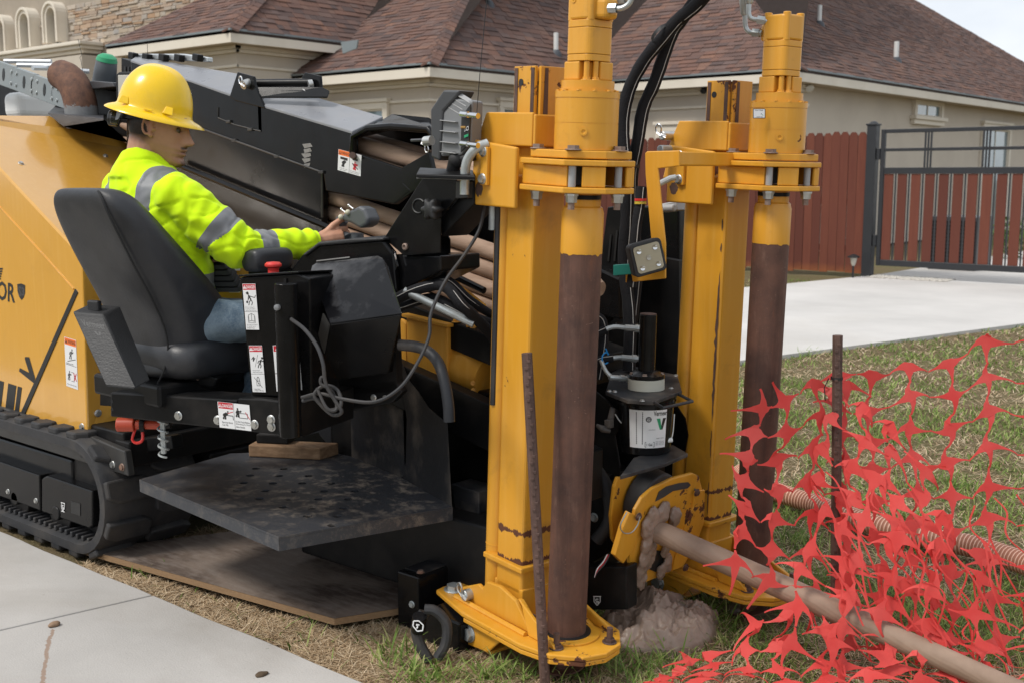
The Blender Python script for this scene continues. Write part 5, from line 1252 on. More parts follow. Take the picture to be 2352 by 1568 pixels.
# manual box on the back of the seat
tl, tr_, bl, br = ond(3.60, 165, 716), ond(3.58, 237, 722), ond(3.50, 243, 888), ond(3.48, 309, 894)
dp = (ond(3.66, 277, 703) - tr_)
m_ = MB(); m_.loft([[tl, tr_, tr_+dp, tl+dp], [bl, br, br+dp*.95, bl+dp*.95]], 0, False); mbx = part('manual_box', m_, PLAS, seat, bev=.006)
ex_, ey_ = (tr_-tl), (bl-tl)
p = Print(tl + ex_*.16 + ey_*.08, tl + ex_*.92 + ey_*.10, tl + ex_*.16 + ey_*.36); p.lift = .0025
p.text('Vermeer', .02, .06, .95, .42, 1, bold=True); p.line([(.0, .5), (1.0, .5)], .02, 1); p.poly([(.36, .58), (.46, .58), (.52, .78), (.46, .78)], 1); p.poly([(.66, .58), (.56, .58), (.52, .78), (.58, .78)], 1); p.text("Operator's Manual", .1, .84, .95, .98, 1)
lt = part('embossed_lettering', p.mb, [PLAS, simple('raised_plastic', (.075, .074, .072), .35)], mbx, weld=False, recalc=False)
m_ = MB(); m_.prism([tl + ex_*.05 + ey_*.06, tl + ex_*.95 + ey_*.06, tl + ex_*.95 + ey_*.97, tl + ex_*.05 + ey_*.97], (ex_.cross(ey_)).normalized()*(-.002 if ex_.cross(ey_).dot(CAM-tl) < 0 else .002)); part('box_face', m_, simple('worn_black_plastic', (.034, .033, .033), .55, bump=.3, bscale=160), seat, bev=.002)
m_ = MB(); m_.box(tl + ex_*.5 + dp*.4 + UP*.012, (.045, .02, .035), R=Matrix.Rotation(.3, 3, 'Z')); part('box_latch', m_, PLAS, seat, bev=.005)
# armrest
c = ond(3.72, 612, 597); m_ = MB(); m_.loft([rrect(c + Vector((0, y, 0)), Vector((1, 0, .04)), Vector((0, 0, 1)), w, h, .026, 5) for y, w, h in ((-.075, .07, .055), (-.062, .10, .082), (.07, .10, .082), (.085, .07, .055))], 0, True); part('armrest', m_, VINYL, RIG, auto=60).modifiers.new('smooth', 'SUBSURF').levels = 1
m_ = MB(); m_.span(c + Vector((-.03, -.05, -.12)), c + Vector((.03, .08, -.03))); part('armrest_post', m_, BLKM, RIG)
# console flank and pad
m_ = MB(); m_.prism(sts(.30, [(660, 640), (664, 624), (694, 585), (731, 561), (879, 551), (902, 580), (912, 680), (905, 720), (720, 760), (660, 760)]), fs*.03); cf = part('console_flank', m_, BLK, RIG, bev=.008, seg=3)
m_ = MB(); m_.prism(sts(.29, [(694, 585), (732, 556), (810, 548), (880, 546), (882, 553), (732, 566), (700, 590)]), fs*.26); part('console_pad', m_, PLAS, RIG, bev=.005)
m_ = MB(); m_.prism(sts(.33, [(665, 640), (900, 600), (912, 900), (700, 905)]), fs*.04); part('console_body', m_, BLKM, RIG)
m_ = MB(); m_.prism(sts(.2, [(704, 655), (723, 655), (725, 690), (706, 692)]), fs*.05); part('switch_cover', m_, PLAS, cf, bev=.004)
# lidded box with the shiny sloping face
b0, b1 = st(.02, 758, 742), st(.02, 923, 719); t0, t1, t2, t3 = st(.17, 714, 622), st(.20, 728, 603), st(.20, 868, 587), st(.17, 888, 606)
m_ = MB(); m_.prism([b0, b1, t3, st(.195, 880, 594), t2, t1, st(.195, 717, 610), t0], Vector((0, 0, -.004))); lid = part('display_lid', m_, simple('gloss_black_panel', (.006, .006, .007), .14, var=.2, spec=.22, dirt=(.2, .2, .21), dirt_amt=.4, dscale=4.5), RIG, bev=.0015)  # blotches of paler grey mixed into the black lid
f0, f1 = st(.17, 733, 878), st(.17, 892, 856)
m_ = MB(); dz = Vector((0, 0, -.006)); m_.add([b0+dz, b1+dz, f1, f0, t0+dz + fs*.01, t3+dz + fs*.01, f1 + fs*.03, f0 + fs*.03], [(0, 1, 2, 3), (0, 3, 7, 4), (1, 5, 6, 2), (4, 7, 6, 5), (3, 2, 6, 7), (0, 4, 5, 1)]); part('display_box', m_, BLK, RIG, bev=.003)
m_ = MB(); g0, g1 = st(.01, 744, 720), st(.18, 707, 876); m_.prism([g0, b0 + dz, f0, g1], -rs*.004); part('box_side_flange', m_, FRAMEG, lid)
m_ = MB(); m_.tube([t1 + UP*.003, (t1*.45+t2*.55) + UP*.003], .004, 6); part('hinge', m_, FRAMEG, lid)
# screen bracket with star knob
vb = 2.5
pl = [(882, 548), (938, 462), (970, 411), (1048, 413), (1047, 456), (1013, 499), (1011, 581), (928, 588)]
m_ = MB(); m_.prism(onvs(vb, pl), (0, .004, 0)); m_.prism(onvs(vb+.16, pl), (0, .004, 0)); 
m_.prism([onv(vb+.005, 882, 548), onv(vb+.005, 970, 411), onv(vb+.159, 972, 411), onv(vb+.159, 884, 548)], (.004, 0, 0)); br_ = part('screen_bracket', m_, BLK, RIG, bev=.001)
m_ = MB(); m_.prism(onvs(vb+.02, [(1011, 500), (1048, 462), (1075, 400), (1088, 400), (1088, 470), (1013, 545)]), (0, .12, 0)); part('bracket_brace', m_, BLKM, br_, bev=.004)
m_ = MB(); m_.prism(onvs(vb-.002, [(1047, 416), (1075, 418), (1074, 455), (1046, 457)]), (0, .03, 0)); part('hinge_plate', m_, FRAMEG, br_, bev=.002)
kc = onv(vb-.03, 992, 481); n_ = Vector((.1, -1, 0)).normalized(); a_, b_, _ = frame_of(n_); rk = 26/scl(kc)
ringf = lambda r, d: [kc + n_*d + (a_*math.cos(q) + b_*math.sin(q))*r*(1 + .22*math.cos(6*q)) for q in np.linspace(0, 2*PI, 49)[:-1]]
m_ = MB(); m_.loft([ringf(rk*.6, -.03), ringf(rk*.8, -.008), ringf(rk*.86, 0), ringf(rk*.82, .012), ringf(rk*.6, .018)], 0, True); part('star_knob', m_, PLAS, br_, auto=50)
m_ = MB(); q = [onv(vb-.001, 962 + 14*math.cos(t_), 474 + 16*math.sin(t_)) for t_ in np.linspace(1.2, 5.6, 14)]; m_.tube(q, .003, 6); part('slot_edge', m_, INK, br_)
q = onv(vb, 932, 567); m_ = MB(); m_.lathe(q, (0, -1, 0), [(0, .011), (.006, .011), (.008, .007), (.003, .005), (.003, 0)], 16); part('pivot_screw', m_, BOLTR, br_)
m_ = MB(); m_.prism(onvs(vb+.01, [(900, 585), (1012, 588), (1013, 622), (906, 676)]), (0, .18, 0)); part('cable_box', m_, BLK, RIG, bev=.005)
m_ = MB(); m_.prism(onvs(vb+.1, [(1011, 540), (1028, 541), (1033, 550), (1033, 583), (1012, 586)]), (0, .004, 0)); part('side_flap', m_, BLK, br_)
m_ = MB(); m_.prism(onvs(vb+.03, [(899, 679), (960, 640), (966, 646), (903, 686)]), (0, .1, 0)); part('rusty_edge', m_, YELC, RIG)
m_ = MB(); m_.prism(onvs(vb-.01, [(894, 572), (902, 574), (913, 612), (908, 620)]), (0, .006, 0)); m_.tube(onvs(vb-.012, [(900, 590), (904, 604), (899, 612), (902, 620), (897, 618)]), .0022, 6, curve=3); part('spring_hook', m_, CHROME, br_)
# flat screen cover and radio receiver
m_ = MB(); q0 = [(956, 400), (964, 385), (1086, 391), (1091, 404)]
m_.prism([onv(2.42, *q) for q in q0[:1]] + [onv(2.52, 964, 385), onv(2.56, 1086, 391), onv(2.46, 1091, 404)], (0, 0, -.012)); sc_ = part('screen_cover', m_, BLKM, RIG, bev=.003)
m_ = MB(); m_.prism([onv(2.43, 957, 407), onv(2.53, 964, 392), onv(2.57, 1086, 398), onv(2.47, 1090, 411)], (0, 0, -.004)); part('cover_gasket', m_, GREYL, sc_)
vq = 2.50
m_ = MB(); m_.prism(onvs(vq, [(988, 252), (1018, 207), (1056, 208), (1049, 222), (1017, 256), (1009, 370), (990, 362)]), (0, .07, 0)); rx = part('receiver', m_, simple('charcoal_plastic', (.05, .052, .056), .45), RIG, bev=.006)
m_ = MB(); m_.prism(onvs(vq+.006, [(1017, 258), (1047, 226), (1085, 232), (1080, 330), (1058, 357), (1010, 360)]), (0, .05, 0)); bd = part('receiver_body', m_, GREYP, rx, bev=.006)
m_ = MB()
for y in (276, 300, 325, 348): m_.prism(onvs(vq+.0055, [(1016, y), (1052, y+4), (1052, y+6), (1016, y+2)]), (0, -.012, 0))
for x0, y0 in ((1052, 221), (1044, 229), (1036, 237), (1028, 246)): m_.prism([onv(vq+.005, x0, y0), onv(vq+.004, x0+26, y0+16), onv(vq+.008, x0+26, y0+18), onv(vq+.009, x0, y0+2)], (0, .012, .01))
part('cooling_fin', m_, GREYL, rx, bev=.001, kind='stuff')
m_ = MB(); m_.prism([onv(vq+.004, 1062, 268), onv(vq+.004, 1083, 240), onv(vq+.004, 1079, 330), onv(vq+.004, 1060, 350)], (0, -.004, 0)); part('name_strip', m_, INK, rx)
p = Print(onv(vq-.002, 1066, 290), onv(vq-.002, 1078, 285), onv(vq-.002, 1065, 330)); p.text('DCI', .1, .1, .9, .35, 0, bold=True); p.rect(.1, .55, .9, .7, G_); p.done('print', rx)
for y in (262, 330):
    m_ = MB(); a = onv(vq-.01, 1060, y); b = onv(vq-.02, 1098, y+5); d = b-a; m_.lathe(a, d, [(0, .009), (d.length*.4, .009), (d.length*.4, .0065), (d.length*.55, .0065), (d.length*.55, .0085), (d.length, .0085), (d.length, 0)], 12); part('connector', m_, CHROME, rx)
q = onv(vq-.012, 1058, 293); m_ = MB(); m_.cyl(q, q + RGT*.014, .004, 8); part('brass_port', m_, simple('brass', (.5, .3, .1), .35, metal=.9), rx)
q0 = onv(vq-.02, 1095, 262); m_ = MB(); m_.tube([q0, onv(vq-.02, 1104, 150), onv(vq-.02, 1119, -10)], .0011, 6, curve=5); part('antenna_wire', m_, INK, rx)
m_ = MB(); m_.cyl(onv(vq-.05, 976, 325), onv(vq-.05, 992, 323), .014, 14); part('tilt_knob', m_, ZINC, rx)
m_ = MB(); hairpin(m_, onv(vq-.05, 975, 332), NV, UP, -.016, .002); part('tilt_clip', m_, CHROME, rx)
m_ = MB(); m_.tube(onvs(vq+.02, [(945, 323), (985, 321)]), .005, 6); part('tilt_rod', m_, DGREY, rx)
m_ = MB(); m_.ball(onv(vq+.02, 1050, 366), .026); m_.cyl(onv(vq+.02, 1045, 372), onv(vq+.03, 1040, 392), .02, 14); m_.cyl(onv(vq+.02, 1055, 366), onv(vq+.02, 1090, 360), .012, 12); part('swivel_mount', m_, RUB, rx)
# joystick
vj = 2.60
m_ = MB(); m_.prism(onvs(vj, [(781, 506), (787, 492), (822, 474), (835, 480), (846, 503), (842, 517), (826, 526), (806, 514)]), (0, .06, 0)); js = part('joystick', m_, GREYP, RIG, bev=.012, seg=3)
js.data.materials[0] = simple('slate_joystick_plastic', (.085, .09, .098), .42)
m_ = MB(); m_.tube([onv(vj+.03, 786, 505), onv(vj+.03, 781, 522), onv(vj+.03, 786, 540), onv(vj+.03, 797, 552)], [.022, .02, .021, .026], 14, curve=4); part('grip', m_, js.data.materials[0], js)
m_ = MB()
for x, y in ((783, 499), (799, 488)): m_.ball(onv(vj-.002, x, y), .0095)
part('button_boot', m_, simple('cream_rubber', (.55, .52, .40), .5), js)
m_ = MB()
for (x0, y0), (x1, y1) in (((795, 489), (784, 481)), ((812, 480), (801, 472))): m_.tube([onv(vj, x0, y0), onv(vj, x1, y1)], .003, 6); m_.ball(onv(vj, x1, y1), .005)
part('toggle_lever', m_, CHROME, js)
q = onv(vj+.06, 818, 551); m_ = MB(); m_.lathe(q - UP*.01, UP + Vector((.1, 0, 0)), [(0, .06), (.012, .05), (.012, .027), (.032, .024), (.034, .0)], 20); part('dial', m_, js.data.materials[0], RIG)
m_ = MB(); m_.prism(sts(.42, [(806, 556), (820, 549), (876, 546), (880, 556)]), fs*.1); part('dial_plate', m_, DGREY, RIG, bev=.004)
# second (left-hand) joystick bellows and panel seen under the arm
m_ = MB(); vz = 2.50
for i in range(5): c = ond(3.86, 497 + i*5, 600 + i*13); m_.loft([rrect(c + UP*.004*0, RGT, UPV*.35 + FWD*.5, .07 + .008*i, .09, .015, 4), rrect(c - UP*.012, RGT, UPV*.35 + FWD*.5, .085 + .008*i, .1, .015, 4)], 0, True)
bl_ = part('lever_bellows', m_, RUB, RIG); 
m_ = MB(); m_.ball(ond(3.84, 500, 588), (.035, .03, .014)); m_.cyl(ond(3.85, 510, 598), ond(3.87, 512, 640), .012, 10); part('lever_knob', m_, PLAS, RIG)
vd = 3.0 - .004
for q, wd in (((450, 580), 38), ((492, 578), 62), ((525, 582), 30)): 
    a = onu(X4+.003, q[0], q[1]) if False else ond(4.05, *q); 
pp_ = MB(); pa, pb = ond(4.05, 445, 560), ond(4.02, 580, 565); dn = Vector((0, 0, -.36)); pp_.prism([pa, pb, pb+dn, pa+dn], FWD*.02); pn = part('decal_panel', pp_, YELHOOD, RIG)
for x0, x1, y0, y1, c_ in ((456, 476, 575, 590, O_), (480, 523, 576, 620, O_), (529, 552, 582, 622, W_), (526, 552, 640, 672, W_)):
    d_ = lambda x, y: (lambda r: CAM + r*(((pa - CAM).dot(FWD) - .002 + (x-445)/135*-.03)/2630))(_ray(x, y))
    p = Print(d_(x0, y0), d_(x1, y0), d_(x0, y1)); p.rect(0, 0, 1, 1, W_); p.rect(.03, .02, .97, .28, c_); 
    if c_ == O_: p.text('WARNING', .15, .08, .9, .22, K_, bold=True); p.line([(.2, .6), (.8, .5)], .05, R_)
    elif y0 < 600: p.line([(.5, .05), (.85, .4), (.15, .4), (.5, .05)], .04, K_); p.line([(.2, .6), (.8, .75)], .08, K_)
    else: [p.line([(.2+.1*k, .75), (.2+.1*k, .95)], .05, K_) for k in range(7)]; p.line([(.2, .3), (.8, .34)], .03, K_)
    p.done('warning_decal', pn)
# step plate with holes, folded rim; splash plates behind it
PZ = .38
c3 = [onz(PZ, 640, 1232), onz(PZ, 1040, 1163), onz(PZ, 918, 1094), onz(PZ, 775, 1034), onz(PZ, 530, 1040), onz(PZ, 320, 1100)]
bmh = bmesh.new()
def holes_plate(poly, hole_c, r, z):
    """flat plate with real round holes: outline and circles triangulated together"""
    from mathutils.geometry import delaunay_2d_cdt
    vs = [Vector((p.x, p.y)) for p in poly]; edges = [(i, (i+1) % len(poly)) for i in range(len(poly))]; faces_in = [list(range(len(poly)))]
    for c in hole_c:
        n = len(vs); k = 12
        vs += [Vector((c.x + r*math.cos(2*PI*i/k), c.y + r*math.sin(2*PI*i/k))) for i in range(k)]; edges += [(n+i, n+(i+1) % k) for i in range(k)]
    V, E, F, ov, oe, of = delaunay_2d_cdt(vs, edges, [], 1, 1e-6)
    out = MB(); keep = []
    for f in F:
        c = sum((V[i] for i in f), Vector((0, 0)))/len(f)
        if all((c - Vector((h.x, h.y))).length > r*.93 for h in hole_c): keep.append(list(f))
    out.add([(v.x, v.y, z) for v in V], keep)
    return out
hp = [(612, 1077), (676, 1077), (747, 1079), (600, 1095), (661, 1095), (729, 1097), (809, 1095), (586, 1113), (644, 1113), (711, 1116), (779, 1113), (856, 1110), (572, 1131)]
hpx = [(588, 1075), (652, 1076), (575, 1091), (641, 1092), (709, 1092), (560, 1108), (627, 1109), (694, 1109), (761, 1109), (545, 1125), (609, 1126), (676, 1128), (744, 1127), (815, 1127), (596, 1144), (663, 1146), (731, 1145), (800, 1145), (650, 1163), (718, 1165), (788, 1166), (707, 1184), (775, 1184), (763, 1205)]
hc = [onz(PZ, x*.4002*0 + x, y) for x, y in hpx if True]
m_ = holes_plate(c3, hc, .0155, PZ)
stp = part('step_plate', m_, None, RIG) if False else None
t = NT('step_plate_steel'); base = (.034, .037, .044)
col = t.mix(t.ramp(t.noise(15, 10, .74, dist=.25), [(.50, 0), (.62, .9)]), base, (.34, .28, .22))
px_, py_, pz_ = t.xyz(); ctr = onz(PZ, 810, 1112)
dx = t.math('POWER', t.math('SUBTRACT', px_, ctr.x), 2.0); 
ds = t.math('ADD', t.math('MULTIPLY', t.math('SUBTRACT', px_, ctr.x), t.math('SUBTRACT', px_, ctr.x)), t.math('MULTIPLY', t.math('SUBTRACT', py_, ctr.y), t.math('SUBTRACT', py_, ctr.y)))
fade = t.ramp(ds, [(.03, 1), (.26, .15)])
col = t.mix(fade, base, col); col = t.mix(t.ramp(t.noise(95, 4, .7), [(.55, 0), (.75, .35)]), col, (.16, .14, .12))
t.set(Base_Color=col, Roughness=.46); t.bump(t.noise(140, 4, .7), .35, .002); STEPM = t.m
me, c = m_.mesh('step_plate', [STEPM], weld=False)
stp = bpy.data.objects.new('step_plate', me); place(stp, c, RIG)
sol = stp.modifiers.new('thick', 'SOLIDIFY'); sol.thickness = .006; sol.offset = -1
m_ = MB(); rimz = .045
for a, b in ((c3[5], c3[0]), (c3[0], c3[1])):
    d = (b-a).normalized(); n = Vector((d.y, -d.x, 0)); n = n if n.y < 0 or n.x > .5 else -n
    m_.prism([a - UP*.0065, b - UP*.0065, b - UP*rimz, a - UP*rimz], -n*.006)
part('rim', m_, STEPM, stp, bev=.004)
cen = sum(c3, Vector((0, 0, 0)))/6; m_ = MB(); m_.prism([cen + (p-cen)*.86 + UP*-.03 for p in c3], UP*-.03); part('dark_tray', m_, BLKM, stp)  # added black tray under the plate, so its holes look dark
# rear splash plate rises from the back edge of the step
def vplane(a, b, x, y): n = Vector((-(b-a).y, (b-a).x, 0)).normalized(); return onp(a, n, x, y)
pa_, pb_ = c3[3], c3[2]
m_ = MB(); q = [vplane(pa_, pb_, x, y) for x, y in ((735, 1000), (700, 905), (880, 840), (925, 900), (930, 1095 - 2), (918, 1098), (770, 1038))]; m_.prism(q, FWD*.006); sp1 = part('splash_plate', m_, BLKD, RIG, bev=.002)
pa_, pb_ = c3[2], c3[1]
m_ = MB(); q = [vplane(pa_, pb_, x, y) for x, y in ((905, 780), (938, 870), (962, 900), (985, 935), (1028, 972), (1038, 1164), (924, 1099), (932, 1060), (934, 960))]; m_.prism(q, FWD*.006); sp2 = part('splash_plate', m_, BLKD, RIG, bev=.002)
m_ = MB(); m_.prism(sts(.33, [(640, 905), (905, 870), (925, 900), (900, 925), (720, 962), (640, 985)]), fs*.04); bb = part('lower_beam', m_, BLKM, RIG, bev=.005)
for x, y, r in ((726, 957, .011), (858, 912, .008), (884, 912, .006), (771, 944, .010)): bolt(bb, st(.329, x, y), -fs, r)
# offcut of timber resting on the step
tq = onz(PZ+.001, 660, 1050); a, b = onz(PZ+.001, 571, 1048), onz(PZ+.001, 735, 1056); d = (b-a).normalized(); n = Vector((-d.y, d.x, 0)); 
m_ = MB(); hgt = 28/scl(a); m_.prism([a, b, b + n*.10 + d*.04, a + n*.10 + d*.0], UP*hgt)
t = NT('rough_timber'); col = t.mix(t.ramp(t.noise(9, 7, .6, stretch=(1, 4, 6)), [(.35, 0), (.7, 1)]), (.20, .115, .06), (.33, .21, .12)); col = t.mix(t.ramp(t.noise(12, 6, .7), [(.5, 0), (.75, .6)]), col, (.11, .06, .03)); t.set(Base_Color=col, Roughness=.85); t.bump(t.noise(60, 5, .6, stretch=(1, 4, 4)), .3, .003); TIMB = t.m
tag(part('timber_block', m_, TIMB, None, bev=.005), 'short rough offcut of brown timber lying on the black step plate', 'wood block')
m_ = MB(); m_.prism([a + d*.02 + n*.03 + UP*(hgt+.001), a + d*.15 + n*.03 + UP*(hgt+.001), a + d*.15 + n*.12 + UP*(hgt+.001), a + d*.02 + n*.12 + UP*(hgt+.001)], UP*.035); part('support_pad', m_, BLKM, RIG, bev=.004)
# cables
def cable(pts, r, name, mat=RUB, curve=6, parent=RIG, planes=None):
    m_ = MB(); m_.tube(pts, r, 8, 0, curve=curve); return part(name, m_, mat, parent)
cable([ond(d, x, y) for d, x, y in ((3.42, 1113, 474), (3.40, 1100, 530), (3.38, 1065, 588), (3.34, 1022, 648), (3.30, 990, 720), (3.28, 985, 775), (3.24, 955, 840), (3.20, 915, 893), (3.18, 860, 922), (3.2, 790, 916), (3.22, 735, 903), (3.25, 693, 912))], .0052, 'control_cable')
cable([ond(d, x, y) for d, x, y in ((3.32, 669, 733), (3.26, 700, 757), (3.22, 728, 795), (3.2, 742, 835), (3.2, 748, 880), (3.2, 770, 920), (3.2, 785, 945), (3.22, 765, 952), (3.22, 738, 930), (3.22, 722, 905), (3.22, 745, 885), (3.22, 775, 895), (3.2, 783, 930), (3.22, 755, 940), (3.24, 725, 915), (3.26, 695, 920))], .0055, 'control_cable')
cable([ond(d, x, y) for d, x, y in ((3.2, 748, 868), (3.2, 738, 866), (3.2, 737, 880), (3.2, 752, 890), (3.22, 768, 905), (3.2, 772, 940), (3.2, 750, 935), (3.22, 728, 890))], .0045, 'control_cable')
# yellow feed gearbox and its motor
vg = 2.86
n0, l0, r0 = onv(vg, 1026, 752), onv(vg, 932, 706), onv(vg, 1026, 752) + Vector((0, .17, 0))
zb = .62; gx0 = l0.x
m_ = MB(); m_.prism([Vector((gx0, vg, zb)), Vector((n0.x, vg, zb)), Vector((n0.x, vg, n0.z)), Vector((gx0, vg, n0.z+.02))], (0, .2, 0)); gx = part('feed_gearbox', m_, YELDULL, RIG, bev=.006)
m_ = MB(); m_.prism([Vector((gx0-.01, vg-.012, n0.z+.021)), Vector((n0.x+.014, vg-.012, n0.z+.001)), Vector((n0.x+.014, vg+.2, n0.z+.001)), Vector((gx0-.01, vg+.2, n0.z+.021))], UP*.012); part('gearbox_lid', m_, YELDULL, gx, bev=.002)
for a, b in ((.06, .08), (.22, .03), (.27, .16)): bolt(gx, Vector((gx0 + a, vg + b, n0.z + .031 - a*.06)), UP, .0125, YELDULL)
mc = onv(2.97, 1102, 850); R_ax = Vector((1, -.1, -.215)).normalized()
m_ = MB(); rm = 70/scl(mc); m_.lathe(mc - R_ax*.16, R_ax, [(0, 0), (0, rm*1.02), (.10, rm*1.02), (.101, rm), (.17, rm), (.20, rm*.86), (.23, rm*.8), (.23, 0)], 36); dm = part('drive_motor', m_, YELDULL, gx)
m_ = MB(); a = 2.2; fl_ = [mc - R_ax*.17 + (frame_of(R_ax)[0]*math.cos(q) + frame_of(R_ax)[1]*math.sin(q))*rm*(1.25 if i % 2 else 1.08) for i, q in enumerate(np.linspace(0, 2*PI, 13)[:-1])]
m_.prism(fl_, R_ax*.025); part('motor_flange', m_, YELDULL, gx, bev=.004)
for x, y in ((1045, 779), (1063, 757), (1083, 745), (1035, 800)): bolt(gx, onv(2.90, x, y), -FWD*.7 + Vector((.6, 0, 0)), .0155, YELDULL)
for x, y in ((1086, 879), (1087, 895), (1087, 911)): m_ = MB(); q = onv(2.86, x, y); m_.lathe(q, -FWD, [(-.02, .008), (.004, .008), (.004, .005), (.0, .004), (.0, 0)], 12); part('port', m_, YELDULL, gx)
m_ = MB(); m_.prism([Vector((gx0-.09, vg+.03, zb)), Vector((gx0-.002, vg+.0, zb)), Vector((gx0-.002, vg, n0.z)), Vector((gx0-.07, vg+.03, n0.z+.02))], (0, .15, 0)); part('gearbox_side', m_, YELDULL, gx, bev=.006)
# galvanised tube, bracket arm, sleeved hoses, bent rubber pipe
m_ = MB(); m_.tube([ond(3.55, 928, 668), ond(3.52, 1088, 744)], .0125, 12); part('galvanised_tube', m_, GALV, RIG)
m_ = MB(); m_.prism(onvs(2.84, [(1026, 622), (1042, 615), (1066, 623), (1052, 630), (1052, 652), (1112, 700), (1112, 714), (1040, 664), (1028, 650)]), (0, .012, 0)); part('hose_bracket', m_, YEL, RIG, bev=.003)
def sleeve(pts, r, name, st_off=None, curve=6, stitch=True):
    m_ = MB(); P = catmull(pts, curve); R_ = [r*(1 + .10*noise.noise(Vector((i*.45, r*99, 0)))) for i in range(len(P))]
    m_.tube(P, R_, 12, 0); o = part(name, m_, SLEEVE, RIG, auto=70)
    if stitch:
        s2 = MB(); Q = []
        for i, p in enumerate(P):
            c = (CAM - p).normalized(); tg = (P[min(i+1, len(P)-1)] - P[max(i-1, 0)]).normalized(); sd = c.cross(tg).normalized()
            Q.append(p + (c*.90 + sd*(st_off if st_off is not None else .35)).normalized()*R_[i]*1.01)
        s2.tube(Q, .0013, 5, 0); part('stitching', s2, STITCH, o)
    return o
sleeve([ond(3.56, 905, 690), ond(3.55, 950, 668), ond(3.54, 1000, 655), ond(3.5, 1028, 662), ond(3.48, 1060, 700), ond(3.52, 1090, 728), ond(3.62, 1130, 770), ond(3.66, 1160, 820)], .018, 'sleeved_hose')
sleeve([ond(3.60, 915, 705), ond(3.58, 990, 685), ond(3.55, 1040, 705), ond(3.56, 1085, 728), ond(3.64, 1135, 745)], .016, 'sleeved_hose', -.3)
sleeve([ond(3.62, 930, 650), ond(3.6, 985, 648), ond(3.58, 1030, 645), ond(3.60, 1080, 690), ond(3.66, 1140, 730)], .014, 'sleeved_hose', .1)
m_ = MB(); m_.tube([ond(3.36, 918, 792), ond(3.34, 955, 796), ond(3.32, 985, 808), ond(3.3, 1008, 835), ond(3.28, 1022, 880), ond(3.27, 1030, 930), ond(3.27, 1032, 968)], .0165, 14, 0, curve=6); part('bent_pipe', m_, BLKD, RIG)
m_ = MB(); m_.tube(onvs(2.84, [(1010, 618), (1112, 668)]), .012, 10); part('guide_bar', m_, BLK, RIG)
m_ = MB(); m_.tube([W1(-.30, -.06, 1.36), W1(-.30, -.06, 1.20), W1(-.30, -.06, .75)], .011, 8); part('grease_line', m_, RUB, RIG)
m_ = MB(); m_.cyl(W1(-.325, -.06, 1.36), W1(-.325, -.06, 1.28), .014, 12); part('grease_fitting', m_, GALV, RIG)
# ================================================================== seated operator
def remesh(mb, vox, smooth=4, disp=None):
    me, c = mb.mesh('tmp', [], center=False)
    o = bpy.data.objects.new('tmp', me); COL.objects.link(o)
    r = o.modifiers.new('r', 'REMESH'); r.mode = 'VOXEL'; r.voxel_size = vox
    if smooth: s_ = o.modifiers.new('s', 'SMOOTH'); s_.iterations = smooth; s_.factor = .5
    dg = bpy.context.evaluated_depsgraph_get(); out = bpy.data.meshes.new_from_object(o.evaluated_get(dg))
    bpy.data.objects.remove(o); bpy.data.meshes.remove(me)
    for p in out.polygons: p.use_smooth = True
    return out
def from_mesh(name, me, mats, parent=None, centre=None):
    c = Vector(centre) if centre is not None else Vector((0, 0, 0))
    for v in me.vertices: v.co -= c
    for m in mlist(mats): me.materials.append(m)
    me.name = name; o = bpy.data.objects.new(name, me); return place(o, c, parent)
def azdir(a, e=0): a = math.radians(a); F2 = Vector((FWD.x, FWD.y, 0)).normalized(); d = F2*math.cos(a) + RGT*math.sin(a); e = math.radians(e); return d*math.cos(e) + UP*math.sin(e)
HD = 3.80
Hf = azdir(93, -13); Hs = Hf.cross(UP).normalized(); Ht = Hs.cross(Hf).normalized()   # forward, right ear side, up
EAR = ond(HD - .074, 354, 292); HC = ond(HD, 356, 292)
def hp_(f, s, t): return HC + Hf*f + Hs*s + Ht*t
T_ = [-.118, -.112, -.10, -.09, -.08, -.069, -.062, -.052, -.038, -.025, 0, .014, .03, .039, .06, .08, .10, .12, .132]
XF = [.085, .103, .118, .114, .109, .1135, .1125, .1145, .109, .106, .107, .108, .112, .1135, .105, .090, .072, .05, .02]
XB = [.062, .045, .02, .0, -.02, -.045, -.055, -.065, -.075, -.081, -.088, -.09, -.093, -.093, -.092, -.088, -.078, -.052, -.015]
WD = [.018, .028, .039, .046, .051, .056, .058, .062, .066, .069, .0735, .0745, .0755, .0757, .074, .068, .056, .036, .008]
gs = lambda x, s: math.exp(-(x/s)**2)
def head_pt(th, t):
    xf, xb, w = (float(np.interp(t, T_, A)) for A in (XF, XB, WD))
    cx = xb*.45 + xf*.55 - .012; a = (xf - cx) if math.cos(th) > 0 else (cx - xb)
    ct, sn = math.cos(th), math.sin(th); e = 2/2.35
    x = cx + a*abs(ct)**e*(1 if ct > 0 else -1); y = w*abs(sn)**e*(1 if sn > 0 else -1)
    if ct > 0:
        front = max(0, ct)
        nose = float(np.interp(t, [-.046, -.040, -.034, -.025, -.012, .004, .018, .03], [0, .012, .029, .036, .024, .012, .004, 0]))
        sg = float(np.interp(t, [-.04, -.025, .018], [.0165, .0145, .010]))
        x += nose*gs(y, sg)
        ala = gs(t+.031, .010)*(gs(y-.016, .007)+gs(y+.016, .007)); x += .006*ala
        for s_ in (-1, 1):
            x -= .012*gs(y - s_*.034, .016)*gs(t-.012, .012)
            x += .004*gs(y - s_*.03, .02)*gs(t-.034, .008)
            x += .003*gs(y - s_*.045, .018)*gs(t+.02, .018)
        x += (.0055*gs(t+.0535, .0055) - .004*gs(t+.0615, .003) + .005*gs(t+.069, .0055) - .0035*gs(t+.083, .006))*gs(y, .024)
        x += .004*gs(t+.1, .012)*gs(y, .022)
    return x, y, t
bd = MB(); rings = []
